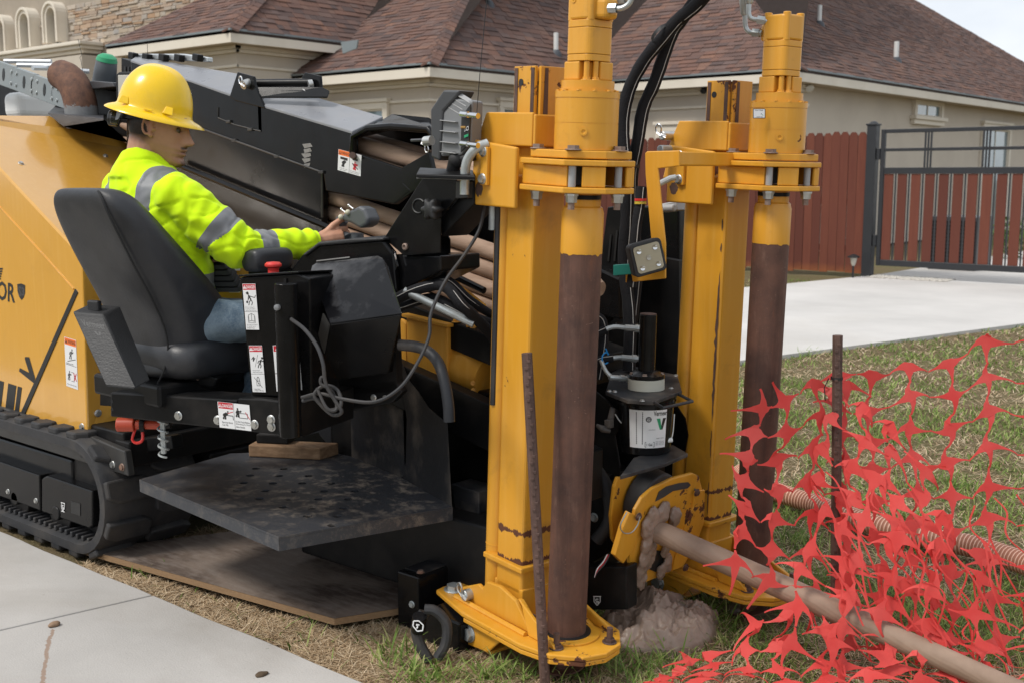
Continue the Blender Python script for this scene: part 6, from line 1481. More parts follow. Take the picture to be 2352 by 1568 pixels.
for t in list(np.linspace(-.1175, .131, 100)): rings.append([hp_(*head_pt(2*PI*j/96, t)) for j in range(96)])
bd.loft(rings, 0, True)
# ears
for s_ in (-1, 1):
    c = (.010, s_*.076, .0)
    R_ = Matrix((Hf, Hs, Ht)).transposed()
    for k in range(16):
        a = -2.2 + 4.6*k/15; rr = (.017 if abs(a) < 2 else .015)
        p = hp_(c[0] - .004 - .016*math.cos(a), c[1] + s_*(.006 + .004*math.cos(a)), .004 + .029*math.sin(a)); bd.ball(p, .0048, 0, 8, 6)
    bd.ball(hp_(.013, s_*.074, .002), (.012, .008, .024), 0, 10, 8, R=R_); bd.ball(hp_(.018, s_*.076, -.027), .0075, 0, 8, 6)
    bd.ball(hp_(.025, s_*.0745, -.004), .0055, 0, 8, 6)
Sr, Sl = ond(3.68, 408, 452), ond(3.88, 285, 440)
Er, Wr_ = ond(3.72, 552, 566), None
grip = onv(2.63, 786, 528); dg_ = (grip-CAM).dot(FWD)
Wr = ond(dg_ - .05, 726, 556)
El, Wl = ond(4.02, 350, 560), ond(3.93, 462, 566)
Hip = Vector((uC, 2.20, .96)); NB = ond(3.80, 330, 372); NT_ = hp_(-.02, 0, -.05)
shx = (Sr - Sl).normalized()
def torso(mb, grow, top=True):
    secs = [(.0, .175, .135), (.22, .165, .13), (.5, .178, .128), (.72, .19, .118), (.86, .178, .10), (.95, .125, .085), (1.0, .085, .075)]
    TB = NB - UP*.01; mid = (Sr + Sl)/2; rings = []
    for s_, a, b in secs:
        c = Hip.lerp(TB, s_) + azdir(35)*(-.015*math.sin(PI*s_)); ax = Vector((1, 0, 0)).lerp(Vector((shx.x, shx.y, 0)).normalized(), min(1, s_*1.2)).normalized(); fw = UP.cross(ax).normalized()
        rings.append([c + ax*math.cos(q)*(a+grow) + fw*math.sin(q)*(b+grow) for q in np.linspace(0, 2*PI, 33)[:-1]])
    mb.loft(rings, 0, True)
def limb(mb, pts, rad, n=16):
    mb.tube(pts, rad, n, 0)
    for p, r in zip(pts, rad): mb.ball(p, r*.995, 0, n, 10)
fine_ = bd; bd = MB(); torso(bd, -.012)
fine_.tube([NB - UP*.06, NB + (NT_-NB)*.5, NT_ + Ht*.03], [.066, .059, .056], 20, 0)
for S_, E_, Wt in ((Sr, Er, Wr), (Sl, El, Wl)):
    limb(bd, [S_, E_, Wt], [.052, .040, .026]); fine_.tube([Wt + (E_-Wt)*.3, Wt], [.031, .027], 16, 0)
legs = []
for sx in (-1, 1):
    h = Vector((uC + sx*.10, 2.22, .965)); kn = ond(3.80 - sx*.10, 610 + sx*12, 735); an = ond(3.80 - sx*.08, 615 + sx*20, 925); legs.append((h, kn, an)); limb(bd, [h, kn, an], [.078, .056, .042])
# hands: palm, four fingers of different length and a thumb
def hand(mb, Wt, fdir, up, grip_pt, side):
    fdir = fdir.normalized(); up = (up - fdir*up.dot(fdir)).normalized(); sd = fdir.cross(up).normalized()*side
    Kn = Wt + fdir*.082
    mb.tube([Wt - fdir*.02, Wt + fdir*.01, Wt + fdir*.04, Kn], [.026, .027, .031, .029], 12, 0)
    for k, (o_, ln) in enumerate(((-.030, .068), (-.010, .078), (.010, .074), (.028, .058))):
        b = Kn + up*(-o_)*.9 - fdir*.012; mb.ball(b, .0118, 0, 10, 8)
        p1 = b + fdir*ln*.42 + sd*.004; p2 = p1 + (fdir*.35 + sd*.95)*ln*.36; p3 = p2 + (fdir*-.55 + sd*.7)*ln*.28
        for a, c, r0, r1 in ((b, p1, .0108, .0098), (p1, p2, .0098, .009), (p2, p3, .009, .0078)): mb.tube([a, c], [r0, r1], 10, 0); mb.ball(c, r1, 0, 10, 8)
    tb = Wt + fdir*.03 + up*.022; t1 = tb + fdir*.026 + up*.022; t2 = t1 + fdir*.024 + up*.012; t3 = t2 + fdir*.018 + up*.004
    mb.tube([Wt + fdir*.01 + up*.01, tb], [.02, .0155], 10, 0)
    for a, c, r0, r1 in ((tb, t1, .0145, .0115), (t1, t2, .0115, .0105), (t2, t3, .0105, .008)): mb.tube([a, c], [r0, r1], 10, 0); mb.ball(c, r1, 0, 10, 8)
hand(fine_, Wr + (grip-Wr).normalized()*.012, (ond(dg_-.012, 785, 547) - Wr), UP + RGT*.1, grip, -1)
hand(fine_, Wl, ond(3.9, 500, 585) - Wl, UP, None, 1)
me = remesh(fine_, .0030, 2); me2 = remesh(bd, .009, 3)
bmj = bmesh.new(); bmj.from_mesh(me); bmj.from_mesh(me2); bmj.to_mesh(me); bmj.free()
for p in me.polygons: p.use_smooth = True
# skin colours: hair, brows, moustache and chin beard, lips follow the head's own shape
hair_c, skin_c, lip_c = np.array((.012, .009, .008)), np.array((.43, .225, .145)), np.array((.30, .125, .095))
tint = me.color_attributes.new('tint', 'FLOAT_COLOR', 'POINT'); buf = np.empty((len(me.vertices), 4), dtype=np.float32)
ss = lambda a, b, x: max(0, min(1, (x-a)/(b-a)))
buf[:, :3] = skin_c*1.15 + np.array((.03, .01, .005)); buf[:, 3] = 1
for i, v in enumerate(me.vertices):
    d = v.co - HC
    if d.length > .32: continue
    f, s, t = d.dot(Hf), d.dot(Hs), d.dot(Ht); k = 0; c = skin_c
    if abs(f) < .17 and abs(s) < .1 and -.13 < t < .16:
        nz = .004*noise.noise(v.co*90)
        if abs(s) < .0815 and not (abs(s) > .0735 and -.016 < f < .030 and abs(t) < .038):
            edge = .004 - max(0, t)*.0 + (.028 if t > .02 else 0)*ss(.015, .05, t)
            k = ss(edge+.026, edge-.008, f+nz)*ss(-.062, -.030, t+nz)
        y = abs(s)
        if f > .075:
            br = ss(.006, .003, abs(t - (.034 - .18*max(0, y-.026) - .05*max(0, .026-y))))*ss(.008, .014, y)*ss(.056, .046, y); k = max(k, br*.9)
            mu = ss(.0065, .003, abs(t + .0455 + .12*y))*ss(.032, .024, y); k = max(k, mu*.85)
            k = max(k, ss(-.086, -.094, t+nz)*ss(.026, .016, y)*.75)
            k = max(k, .18*ss(-.04, -.06, t)*ss(.05, .03, y))
            ey = gs(y-.033, .012)*gs(t-.006+.1*(y-.033), .0032); k = max(k, min(1, ey*1.1)*.95)
            nost = gs(y-.008, .004)*gs(t+.040, .0025); k = max(k, nost*.8)
            lp_ = ss(.0075, .004, abs(t + .062))*ss(.026, .018, y)
            c = c*(1-lp_*.7) + lip_c*lp_*.7; c = c*(1 - .8*gs(t+.0615, .0014)*ss(.027, .02, y))
        k = max(k, .14*ss(.05, .02, abs(f-.05))*ss(-.03, -.07, t)*(1 if t > -.12 else 0))
        rd = gs(f-.004, .02)*gs(t-.002, .035)*ss(.074, .08, abs(s)); c = c*(1-.25*rd) + np.array((.42, .14, .10))*.25*rd
    buf[i, :3] = c*(1-k) + hair_c*k; buf[i, 3] = k
tint.data.foreach_set('color', buf.ravel())
t = NT('skin'); at = t.new('ShaderNodeVertexColor', layer_name='tint')
col = t.mix(t.ramp(t.noise(70, 4), [(.4, 0), (.7, .12)]), at.outputs[0], (.20, .09, .06))
t.set(Base_Color=col, Roughness=.47, Subsurface_Weight=.12, Specular_IOR_Level=.4); t.b.inputs['Subsurface Radius'].default_value = (.012, .005, .003); t.b.inputs['Subsurface Scale'].default_value = .5; t.bump(t.noise(500, 3), .08, .001)
person = from_mesh('person', me, t.m, None, (uC, 2.2, .8))
tag(person, 'man in a yellow hard hat and neon yellow shirt seated at the machine controls', 'person')
# eyes, half closed, looking down at the controls
m_ = MB()
for s_ in (-1, 1): m_.ball(hp_(.0868, s_*.033, .0070), .0112, 0, 14, 10)
part('eye', m_, simple('eye_shade', (.09, .065, .055), .25), person, kind=None)
m_ = MB(); 
for s_ in (-1, 1): m_.ball(hp_(.0945, s_*.034, .0035), (.0042), 0, 10, 8)
part('iris', m_, INK, person)
# ---------------------------------------------------------- shirt
sh = MB(); torso(sh, .012)
tb_ = []
for S_, E_, Wt in ((Sr, Er, Wr), (Sl, El, Wl)):
    D1 = (E_-S_); D2 = (Wt-E_); P = [S_ - D1*.12 + UP*.005, S_ + D1*.25, S_ + D1*.6, S_ + D1*.88, E_ + D2*.12, E_ + D2*.4, E_ + D2*.62, E_ + D2*.80, E_ + D2*.9, E_ + D2*.99]
    r_ = [.068, .078, .080, .074, .068, .058, .052, .054, .045, .038]; sag = [0, 0, -.006, -.010, -.010, -.006, -.004, -.006, 0, 0]
    P = [p + UP*s2 for p, s2 in zip(P, sag)]
    PP = catmull(P, 5); RR = [float(np.interp(i/(len(PP)-1)*(len(r_)-1), range(len(r_)), r_)) for i in range(len(PP))]
    sh.tube(PP, RR, 24, 0); sh.ball(S_ - D1*.02, .073, 0, 20, 14)
sh.tube([NB - UP*.05, NB + UP*.006, NB + (NT_-NB)*.28], [.115, .082, .073], 28, 0)
mesh_s = remesh(sh, .0062, 10)
def arm_param(p):
    best = (9, 0, 0)
    for k, (a, b) in enumerate(((Sr, Er), (Er, Wr))):
        d = b-a; s_ = (p-a).dot(d)/d.length_squared; q = a + d*max(-.1, min(1.05, s_)); dd = (p-q).length
        if dd < best[0]: best = (dd, k, s_)
    return best
lat = Vector((shx.x, shx.y, 0)).normalized(); midS = (Sr+Sl)/2
NRM = [v.normal.copy() for v in mesh_s.vertices]
for v, n in zip(mesh_s.vertices, NRM):
    p = v.co; dd, k, s_ = arm_param(p)
    w = .0035*noise.noise(p*16) + .0025*noise.noise(p*34)
    if dd < .1:
        a = s_ + k; # diagonal pull folds down the upper arm, rings of gathers at elbow and cuff
        w += .0055*math.sin(a*30 + 2.6*noise.noise(p*9) + p.z*26)*(.35 + .65*gs(a-1, .28) + .6*gs(a-1.86, .14))
        w += .004*math.sin((p.z*1.2+p.x*.6)*60 + 3*noise.noise(p*6))*gs(a-.45, .35)
    else:
        w += .0045*math.sin(p.z*42 + p.x*18 + 3*noise.noise(p*7))*ss(1.40, 1.18, p.z)
        w += .004*math.sin((p.x*.8 - p.z*.6)*55 + 2.5*noise.noise(p*8))*ss(.02, .16, (p-midS).dot(lat))
    cr = abs(noise.noise(Vector((p.x*7 + p.z*5, p.y*9, p.z*13 - p.x*4)))); w -= .009*max(0, 1 - cr/.10)*(.4 + .6*abs(noise.noise(p*5)))
    v.co = p + n*w
t = NT('neon_yellow_cloth'); col = t.mix(t.ramp(t.noise(13, 8, .7), [(.66, 0), (.72, .55)]), (.64, .93, .006), (.33, .40, .03))
ta = t.new('ShaderNodeAttribute', attribute_name='tape'); tk = t.math('GREATER_THAN', ta.outputs['Fac'], .5); col = t.mix(tk, col, (.20, .205, .215))
t.set(Base_Color=col, Roughness=t.math('MULTIPLY_ADD', tk, -.4, .85), Specular_IOR_Level=.25, Sheen_Weight=.1); t.bump(t.noise(320, 3), .15, .001); HIV = t.m
REFL = simple('silver_reflective_tape', (.22, .225, .235), .45, metal=.25, var=.08, scale=20)
tp = mesh_s.attributes.new('tape', 'FLOAT', 'POINT'); bt = np.zeros(len(mesh_s.vertices), dtype=np.float32)
band = lambda x, a, b, w: ss(a-w, a+w, x)*ss(b+w, b-w, x)
for i, v in enumerate(mesh_s.vertices):
    p = v.co; dd, k, s_ = arm_param(p); lt = (p-midS).dot(lat); m = 0
    if dd < .094 and lt > .125 or (k == 1 and dd < .1): m = band(s_, .56, .80, .02) if k == 0 else band(s_, .20, .42, .02)
    else:
        if p.z > 1.10: m = max(band(lt, .060, .112, .006), band(lt, -.14, -.092, .006))
        m = max(m, band(p.z, 1.085, 1.135, .006))
    bt[i] = m
tp.data.foreach_set('value', bt)
sht = from_mesh('shirt', mesh_s, [HIV], person, (uC, 2.2, 1.2))
cf_ = MB(); cf_.tube([Wr - (Wr-Er)*.10, Wr - (Wr-Er)*.0], [.0405, .0385], 20, 0); part('cuff', cf_, HIV, sht)
# ---------------------------------------------------------- jeans, boots
jm = MB()
for h, kn, an in legs: limb(jm, [h - Vector((0, .03, 0)), kn, an], [.098, .075, .06], 20)
jm.ball(Hip - UP*.0, (.185, .15, .10), 0, 24, 14)
mj = remesh(jm, .009, 6)
NRM = [v.normal.copy() for v in mj.vertices]
for v, n in zip(mj.vertices, NRM): v.co += n*(.006*noise.noise(v.co*14) + .0055*math.sin(v.co.y*70 + v.co.z*40 + 4*noise.noise(v.co*9)))
t = NT('blue_denim'); col = t.mix(t.ramp(t.noise(9, 8, .65), [(.35, 0), (.7, 1)]), (.06, .10, .145), (.24, .31, .36)); col = t.mix(t.ramp(t.noise(200, 2), [(.4, 0), (.7, .3)]), col, (.26, .3, .33)); t.set(Base_Color=col, Roughness=.9); t.bump(t.noise(260, 3), .3, .001)
from_mesh('jeans', mj, t.m, person, (uC, 2.4, .9))
# ---------------------------------------------------------- hard hat
Bf = azdir(91, -14.5); Bs = Bf.cross(UP).normalized(); Bt = Bs.cross(Bf).normalized(); BC = ond(HD, 355, 258)
hb_ = lambda f, s, t: BC + Bf*f + Bs*s + Bt*t
HATM = simple('yellow_hard_hat', (.88, .56, .004), .27, var=.03, scale=3, coat=.25, spec=.4, dirt=(.5, .36, .06), dirt_amt=.25, dscale=14)
m_ = MB(); n = 72; A_, B_ = .122, .110
outer = []; 
for k in range(19):
    ph = PI/2*k/18; cr = math.cos(ph)**.82; zz = .152*math.sin(ph)**.94; ring = []
    for j in range(n):
        q = 2*PI*j/n; f, s = A_*cr*math.cos(q), B_*cr*math.sin(q)
        rdg = .0045*gs(s, .016)*ss(.05, .12, zz) + .002*(gs(s-.045, .012)+gs(s+.045, .012))*ss(.05, .11, zz)
        ring.append(hb_(f - .004*math.sin(ph), s, zz + rdg))
    outer.append(ring)
def brimring(k, dz=0):
    out = []
    for j in range(n):
        q = 2*PI*j/n; a = A_ + (.160 + .010*max(0, math.cos(q)) - A_)*k; b = B_ + (.143 - B_)*k
        out.append(hb_(a*math.cos(q), b*math.sin(q), -.016*k**1.3 - .006*k*math.sin(q)**2 + dz))
    return out
rings = [brimring(1, -.003), brimring(.97, 0)] + [brimring(k, .002) for k in (.7, .4, .15)] + [brimring(.03, .006)] + outer[1:]
m_.loft(rings, 0, True, False)
inner = [brimring(1, -.003), brimring(.96, -.0045), brimring(.5, -.003), brimring(.0, -.003)] + [[hb_(0, 0, 0).lerp(p, .96) for p in r] for r in outer[1:]]
m_.loft(inner, 0, True, False)
hat = part('hard_hat', m_, HATM, person, recalc=False, auto=60); hat['label'] = 'yellow full-brim hard hat'
m_ = MB()
for f, s in ((-.072, .093), (.075, .092)): m_.prism([hb_(f-.017, s+.004, .006), hb_(f+.017, s+.004, .006), hb_(f+.012, s-.004, .03), hb_(f-.012, s-.004, .03)], Bs*.006)
m_.prism([hb_(.0, .117, .003), hb_(.03, .114, .003), hb_(.03, .112, .008), hb_(.0, .115, .008)], Bs*.004)
part('accessory_slot', m_, HATM, hat, bev=.003)
m_ = MB(); ring = [hb_(.104*math.cos(q) - .008, .088*math.sin(q), -.030 - .020*max(0, -math.cos(q))) for q in np.linspace(.0, 2*PI, 40)]
up2 = Bt*.024; m_.loft([[p for p in ring[:-1]], [p + up2 for p in ring[:-1]]], 0, True, False); part('headband', m_, BLKM, hat)
m_ = MB(); m_.cyl(hb_(-.112, .0, -.052), hb_(-.142, 0, -.056), .026, 18); m_.cyl(hb_(-.10, .03, -.05), hb_(-.125, .035, -.052), .02, 14); part('ratchet_knob', m_, simple('smoky_plastic', (.03, .03, .032), .3), hat, bev=.003)
m_ = MB(); m_.prism([hb_(-.10, .06, -.0), hb_(-.07, .085, -.0), hb_(-.085, .075, -.05), hb_(-.10, .06, -.055)], Bs*.002); part('strap', m_, GREYP, hat)
# ================================================================== between the two anchors
# black radiator tower, slotted panels, dark backing
m_ = MB(); m_.prism(onvs(3.62, [(1440, 475), (1560, 470), (1560, 1000), (1440, 1000)]), (0, .3, 0)); part('hydraulic_cabinet', m_, BLK, RIG, bev=.008)
m_ = MB(); m_.prism(onvs(3.3, [(1395, 476), (1442, 470), (1442, 690), (1366, 760), (1366, 700)]), (0, .05, 0)); rp = part('slotted_panel', m_, BLKM, RIG, bev=.004)
m_ = MB()
for x, y0, y1 in ((1402, 540, 600), (1416, 530, 600), (1384, 640, 700), (1400, 640, 706), (1420, 620, 700)): m_.prism(onvs(3.298, [(x, y0), (x+4, y0), (x-2, y1), (x-6, y1)]), (0, -.003, 0))
part('slot', m_, INK, rp)
m_ = MB(); m_.prism(onvs(3.25, [(1360, 610), (1425, 640), (1425, 735), (1360, 720)]), (0, .06, 0)); part('valve_cover', m_, BLK, RIG, bev=.008)
m_ = MB(); m_.prism(onvs(3.45, [(1340, 560), (1560, 600), (1560, 1250), (1340, 1250)]), (0, .04, 0)); part('rear_bulkhead', m_, BLKM, RIG)
m_ = MB(); m_.prism(onvs(3.6, [(1505, 770), (1512, 770), (1490, 900), (1483, 900)]), (0, .01, 0)); part('edge_strip', m_, YELDULL, RIG)
m_ = MB(); m_.prism(onvs(3.44, [(1500, 472), (1552, 462), (1556, 484), (1500, 490)]), (0, .1, 0)); m_.tube(onvs(3.42, [(1494, 480), (1550, 478)]), .014, 8); part('grey_coupler', m_, GREYL, RIG, bev=.004)
# overhead hoses
HV = 3.14
sleeve([W2(-.121, -.046, 2.04), W2(-.12, -.05, 2.16), onv(HV+.1, 1700, -150)] + [onv(HV, *q) for q in ((1640, -40), (1600, 12), (1556, 48), (1524, 86), (1480, 140), (1446, 205), (1432, 270), (1432, 330), (1440, 400), (1440, 500), (1434, 600), (1444, 700), (1446, 745))], .0215, 'overhead_hose', .6, 6)
sleeve([W2(-.085, -.07, 2.07), W2(-.09, -.07, 2.20), onv(HV+.12, 1690, -190)] + [onv(HV+.05, *q) for q in ((1628, -46), (1585, 20), (1548, 70), (1528, 120), (1504, 190), (1478, 250), (1466, 320), (1452, 400), (1452, 500), (1462, 600), (1455, 700), (1448, 760), (1445, 850))], .0215, 'overhead_hose', .55, 6)
m_ = MB()
for (x, y), d in (((1520, 78), (.6, 0, -.6)), ((1444, 383), (0, 0, 1)), ((1440, 745), (0, 0, 1))): m_.lathe(onv(HV-.0, x, y) - Vector(d)*.006, d, [(0, .038), (.012, .038)], 16)
part('hose_tie', m_, PLAS, RIG)
sleeve([ond(3.66, x, y) for x, y in ((1474, 430), (1470, 470), (1462, 520), (1456, 590), (1450, 660))], .017, 'sleeved_hose', .3)
m_ = MB()
for y, mt in ((462, 0), (469, 1)): m_.lathe(ond(3.655, 1471, y), (0, 0, 1), [(0, .019), (.008, .019)], 14, mt)
part('coloured_tie', m_, [RED, simple('yellow_tie', (.6, .45, .05), .5)], RIG)
m_ = MB(); m_.tube([ond(3.7, 1512, 424), ond(3.7, 1540, 410), ond(3.7, 1552, 408)], .010, 10); part('hose_end', m_, GALV, RIG)
sleeve([W1(.132, .026, 2.03), W1(.14, .05, 2.15), onv(HV-.1, 1490, -130), onv(HV, 1560, -100), onv(HV+.02, 1625, -60)], .016, 'overhead_hose', stitch=False)
sleeve([W1(.10, .078, 2.06), W1(.11, .1, 2.18), onv(HV-.05, 1500, -170), onv(HV+.03, 1570, -130), onv(HV+.05, 1640, -70)], .016, 'overhead_hose', stitch=False)
# grease pump on its lid, bucket in the holder
gp0 = onz(.76, 1487, 905); gd = (gp0-CAM).dot(FWD)
lidp = [ond(gd + dd, x, y) for x, y, dd in ((1391, 905, -.04), (1408, 850, .10), (1436, 843, .16), (1560, 868, .20), (1568, 905, .1), (1500, 925, -.12))]
zl = sum(p.z for p in lidp)/6
lidp = [onz(zl, x, y) for x, y in ((1391, 907), (1405, 862), (1440, 845), (1556, 868), (1566, 905), (1500, 930), (1440, 926))]
m_ = MB(); m_.prism(lidp, UP*.012); lidpl = part('pump_lid', m_, BLKD, RIG, bev=.002)
cB = sum(lidp, Vector((0, 0, 0)))/7; cB = onz(zl + .012, 1484, 893)
m_ = MB(); m_.lathe(cB, UP, [(0, .055), (.002, .0575), (.034, .0575), (.036, .055), (.036, 0)], 36); part('pale_ring', m_, PALE, lidpl)
m_ = MB(); m_.lathe(cB + UP*.038, UP, [(0, .058), (.01, .058), (.012, .054), (.022, .04), (.024, 0)], 32); part('pump_flange', m_, BLK, lidpl)
tl_ = Vector((.018, .004, 1)).normalized(); m_ = MB(); m_.cyl(cB + UP*.05, cB + UP*.05 + tl_*.185, .0265, 24); part('pump_cylinder', m_, BLK, lidpl, bev=.002)
m_ = MB(); m_.cyl(cB + UP*.05 + tl_*.186, cB + UP*.05 + tl_*.188, .0255, 20); part('cylinder_cap', m_, RUSTS, lidpl)
for a in (.4, 1.6, 2.9, 4.1, 5.2): bolt(lidpl, cB + Vector((.047*math.cos(a), .047*math.sin(a), .05)), UP, .0075, BOLTR)
for x, y in ((1400, 898), (1412, 899), (1475, 920), (1541, 891), (1553, 862)): q = onz(zl+.0125, x, y); bolt(lidpl, q, UP, .006, ZINC)
def hosefit(P, r=.010):
    P = [Vector(p) for p in P]; m_ = MB(); m_.tube(P, r*.75, 10, 0, curve=4); d = P[-1]-P[-2]; d = d.normalized()
    m_.lathe(P[-1] - d*.045, d, [(0, r), (.035, r), (.035, r*1.25), (.05, r*1.25), (.05, r*.9), (.06, r*.9), (.06, r*1.3), (.078, r*1.3), (.078, 0)], 10); return part('hose_fitting', m_, GALV, RIG)
top_ = cB + UP*.05 + tl_*.165; low_ = cB + UP*.05 + tl_*.055; L_d = -RGT*.9 + FWD*-.1
hosefit([ond(gd-.02, 1388, 757), ond(gd-.02, 1410, 751), ond(gd-.02, 1430, 752), ond(gd-.01, 1466, 755)]); hosefit([ond(gd-.03, 1400, 823), ond(gd-.02, 1425, 820), ond(gd-.01, 1458, 823)])
hosefit([ond(gd-.06, 1380, 826), ond(gd-.06, 1392, 852), ond(gd-.06, 1408, 866), ond(gd-.05, 1430, 868)], .009)
sleeve([ond(gd-.02, x, y) for x, y in ((1330, 800), (1352, 775), (1375, 764), (1392, 757))], .015, 'sleeved_hose'); sleeve([ond(gd-.04, x, y) for x, y in ((1330, 870), (1352, 845), (1380, 826), (1408, 821))], .015, 'sleeved_hose')
sleeve([ond(gd+.02, x, y) for x, y in ((1352, 725), (1380, 735), (1386, 770), (1380, 820), (1372, 870))], .018, 'sleeved_hose')
m_ = MB(); q = ond(gd-.055, 1391, 822); m_.tube([q + Vector((.002*math.cos(a), .017*math.cos(a), .018*math.sin(a))) for a in np.linspace(0, 2*PI, 14)] + [q + Vector((0, .0, .03))], .0025, 5); part('blue_tie', m_, BLUE, RIG)
# handle loop and toggle latch
m_ = MB(); m_.tube([onz(zl+.006, x, y) for x, y in ((1500, 921), (1523, 936), (1590, 921), (1560, 905))], .005, 8); part('lid_handle', m_, BLKD, lidpl)
m_ = MB(); m_.tube([ond(gd-.14, 1408, 935), ond(gd-.14, 1401, 968)], [.009, .011], 10); m_.tube([ond(gd-.14, 1370, 975), ond(gd-.15, 1385, 984), ond(gd-.15, 1402, 990)], [.005, .012, .006], 8, curve=3); m_.box(ond(gd-.15, 1399, 972), (.022, .022, .025)); part('rubber_latch', m_, BLKD, lidpl, bev=.002)
# holder
hz = onz(.70, 1480, 1040).z
hb_c = Vector((cB.x, cB.y, 0)); 
m_ = MB(); m_.prism([onv(3.02, 1390, 915), onv(3.02, 1430, 960), onv(3.02, 1412, 1000), onv(3.02, 1424, 1070), onv(3.02, 1420, 1110), onv(3.02, 1345, 1060), onv(3.02, 1345, 880)], (0, .008, 0)); hp0 = part('holder_side', m_, BLKM, RIG, bev=.003)
fz = cB.z - .195
m_ = MB(); m_.prism([onz(fz, 1424, 1092), onz(fz, 1455, 1050), onz(fz, 1545, 1020), onz(fz, 1580, 1040), onz(fz, 1530, 1062)], UP*-.012); part('holder_shelf', m_, BLKD, RIG, bev=.002)
m_ = MB(); m_.prism([onv(3.32, 1553, 930), onv(3.32, 1573, 960), onv(3.32, 1580, 1000), onv(3.32, 1572, 1040), onv(3.32, 1540, 1050), onv(3.32, 1540, 930)], (0, .006, 0)); part('holder_side', m_, BLK, RIG)
bc = Vector((cB.x, cB.y, fz + .002)); hB = zl - fz - .004
bk = thing('grease_bucket', 'small black lidded grease bucket with a white label and a wire bail in its holder', 'bucket', bc)
m_ = MB(); r0, r1 = .080, .090
m_.lathe(bc, UP, [(0, 0), (0, r0), (hB*.86, r1*.985), (hB*.86, r1*1.06), (hB*.90, r1*1.06), (hB*.90, r1*1.0), (hB*.95, r1*1.0), (hB*.95, r1*1.08), (hB, r1*1.08), (hB, 0)], 48); part('pail', m_, BLK, bk)
# wrapped label
lb = MB(); toc = CAM - bc; ac = math.atan2(toc.y, toc.x); rr = lambda f: r0 + (r1*.985-r0)*f/.86 + .0012
def cyl_pt(a, f, lift=0): r = rr(f)+lift; return bc + Vector((r*math.cos(a), r*math.sin(a), hB*f))
class CylPrint(Print):
    def __init__(s, a0, a1, f0, f1): s.a0, s.a1, s.f0, s.f1 = a0, a1, f0, f1; s.mb = MB(); s.lift = .0003; s.W = abs(a1-a0)*.085; s.H = abs(f1-f0)*hB
    def P(s, x, y, l): return cyl_pt(s.a0 + (s.a1-s.a0)*x, s.f0 + (s.f1-s.f0)*y, l)
p = CylPrint(ac - .72, ac + .78, .79, .14); p = CylPrint(ac - .60, ac + .82, .80, .13)
for i in range(16): p.rect(i/16, 0, (i+1)/16, 1, W_, .0002)
p.rect(.18, .05, .36, .9, 5); 
for i in range(16): p.line([(.18, .075+i*.052), (.36, .075+i*.052)], .012, W_)
p.disc(.5, .24, .075, K_); p.text('LEAD', .455, .20, .545, .235, W_, bold=True); p.text('FREE', .455, .25, .545, .285, W_, bold=True)
p.text('Vermeer', .62, .02, 1.0, .15, K_, bold=True); p.poly([(.70, .22), (.80, .22), (.86, .52), (.80, .52)], G_); p.poly([(.98, .22), (.88, .22), (.82, .52), (.88, .52)], K_)
p.text('MADE IN FRANCE', .50, .50, .68, .525, K_); p.text('PART NO.', .72, .73, .94, .76, K_); p.line([(.42, .84), (.66, .84), (.66, .97), (.42, .97), (.42, .84)], .012, K_); p.text('1 Gal.', .46, .87, .62, .94, K_, bold=True)
for y in (.82, .86, .90): p.text('NET WT 8 LB', .70, y, .95, y+.025, K_)
p.mb.f = [f for f in p.mb.f]; o = p.done('label', bk)
m_ = MB(); m_.tube([ond(gd-.10, x, y) for x, y in ((1413, 950), (1425, 968), (1445, 982), (1475, 1005), (1494, 1016))], .002, 6, curve=3); m_.tube([ond(gd-.10, x, y) for x, y in ((1541, 1011), (1546, 990), (1549, 950))], .002, 6, curve=3); part('wire_bail', m_, ZINC, bk)
m_ = MB(); m_.cyl(ond(gd-.12, 1489, 1017), ond(gd-.10, 1544, 1009), .0075, 12); part('bail_grip', m_, WHITEPL, bk, bev=.002)
# ---------------------------------------------------------- rod guide plate, wiper and the rod going out
d_ = Vector((1, -.06, -.213)).normalized()
GP = onv(3.0, 1512, 1220)
gn = d_
ga, gb_ = Vector((-d_.y, d_.x, 0)).normalized(), None
gy = UP - d_*d_.z; gy.normalize(); gx_ = gy.cross(d_).normalized()
if gx_.dot(RGT) < 0: gx_ = -gx_
ong = lambda o, x, y: onp(GP + d_*o, d_, x, y)
ongs = lambda o, pts: [ong(o, *q) for q in pts]
m_ = MB(); m_.prism(ongs(-.02, [(1447, 1315), (1447, 1240), (1460, 1170), (1476, 1142), (1500, 1120), (1545, 1098), (1592, 1086), (1606, 1092), (1614, 1124), (1620, 1134), (1618, 1200), (1600, 1250), (1570, 1300), (1520, 1322), (1485, 1336), (1462, 1338)]), d_*-.014); gpl = part('rod_guide', m_, YELFOOT, RIG, bev=.004)
m_ = MB(); m_.prism(ongs(-.10, [(1404, 1185), (1412, 1118), (1420, 1096), (1450, 1094), (1470, 1076), (1486, 1082), (1500, 1110), (1520, 1180), (1500, 1290), (1460, 1330), (1430, 1275), (1408, 1240)]), d_*-.014); part('guide_back_plate', m_, YELC, gpl, bev=.004)
m_ = MB(); m_.prism(ongs(-.016, [(1413, 1275), (1432, 1210), (1447, 1176), (1475, 1190), (1455, 1260), (1432, 1294)]), d_*-.02); part('hinge_plate', m_, YELFOOT, gpl, bev=.003)
m_ = MB(); m_.prism(ongs(-.012, [(1592, 1165), (1598, 1128), (1620, 1124), (1618, 1190), (1600, 1245), (1570, 1300), (1545, 1310), (1560, 1250)]), d_*-.01); part('latch_plate', m_, YELFOOT, gpl, bev=.003)
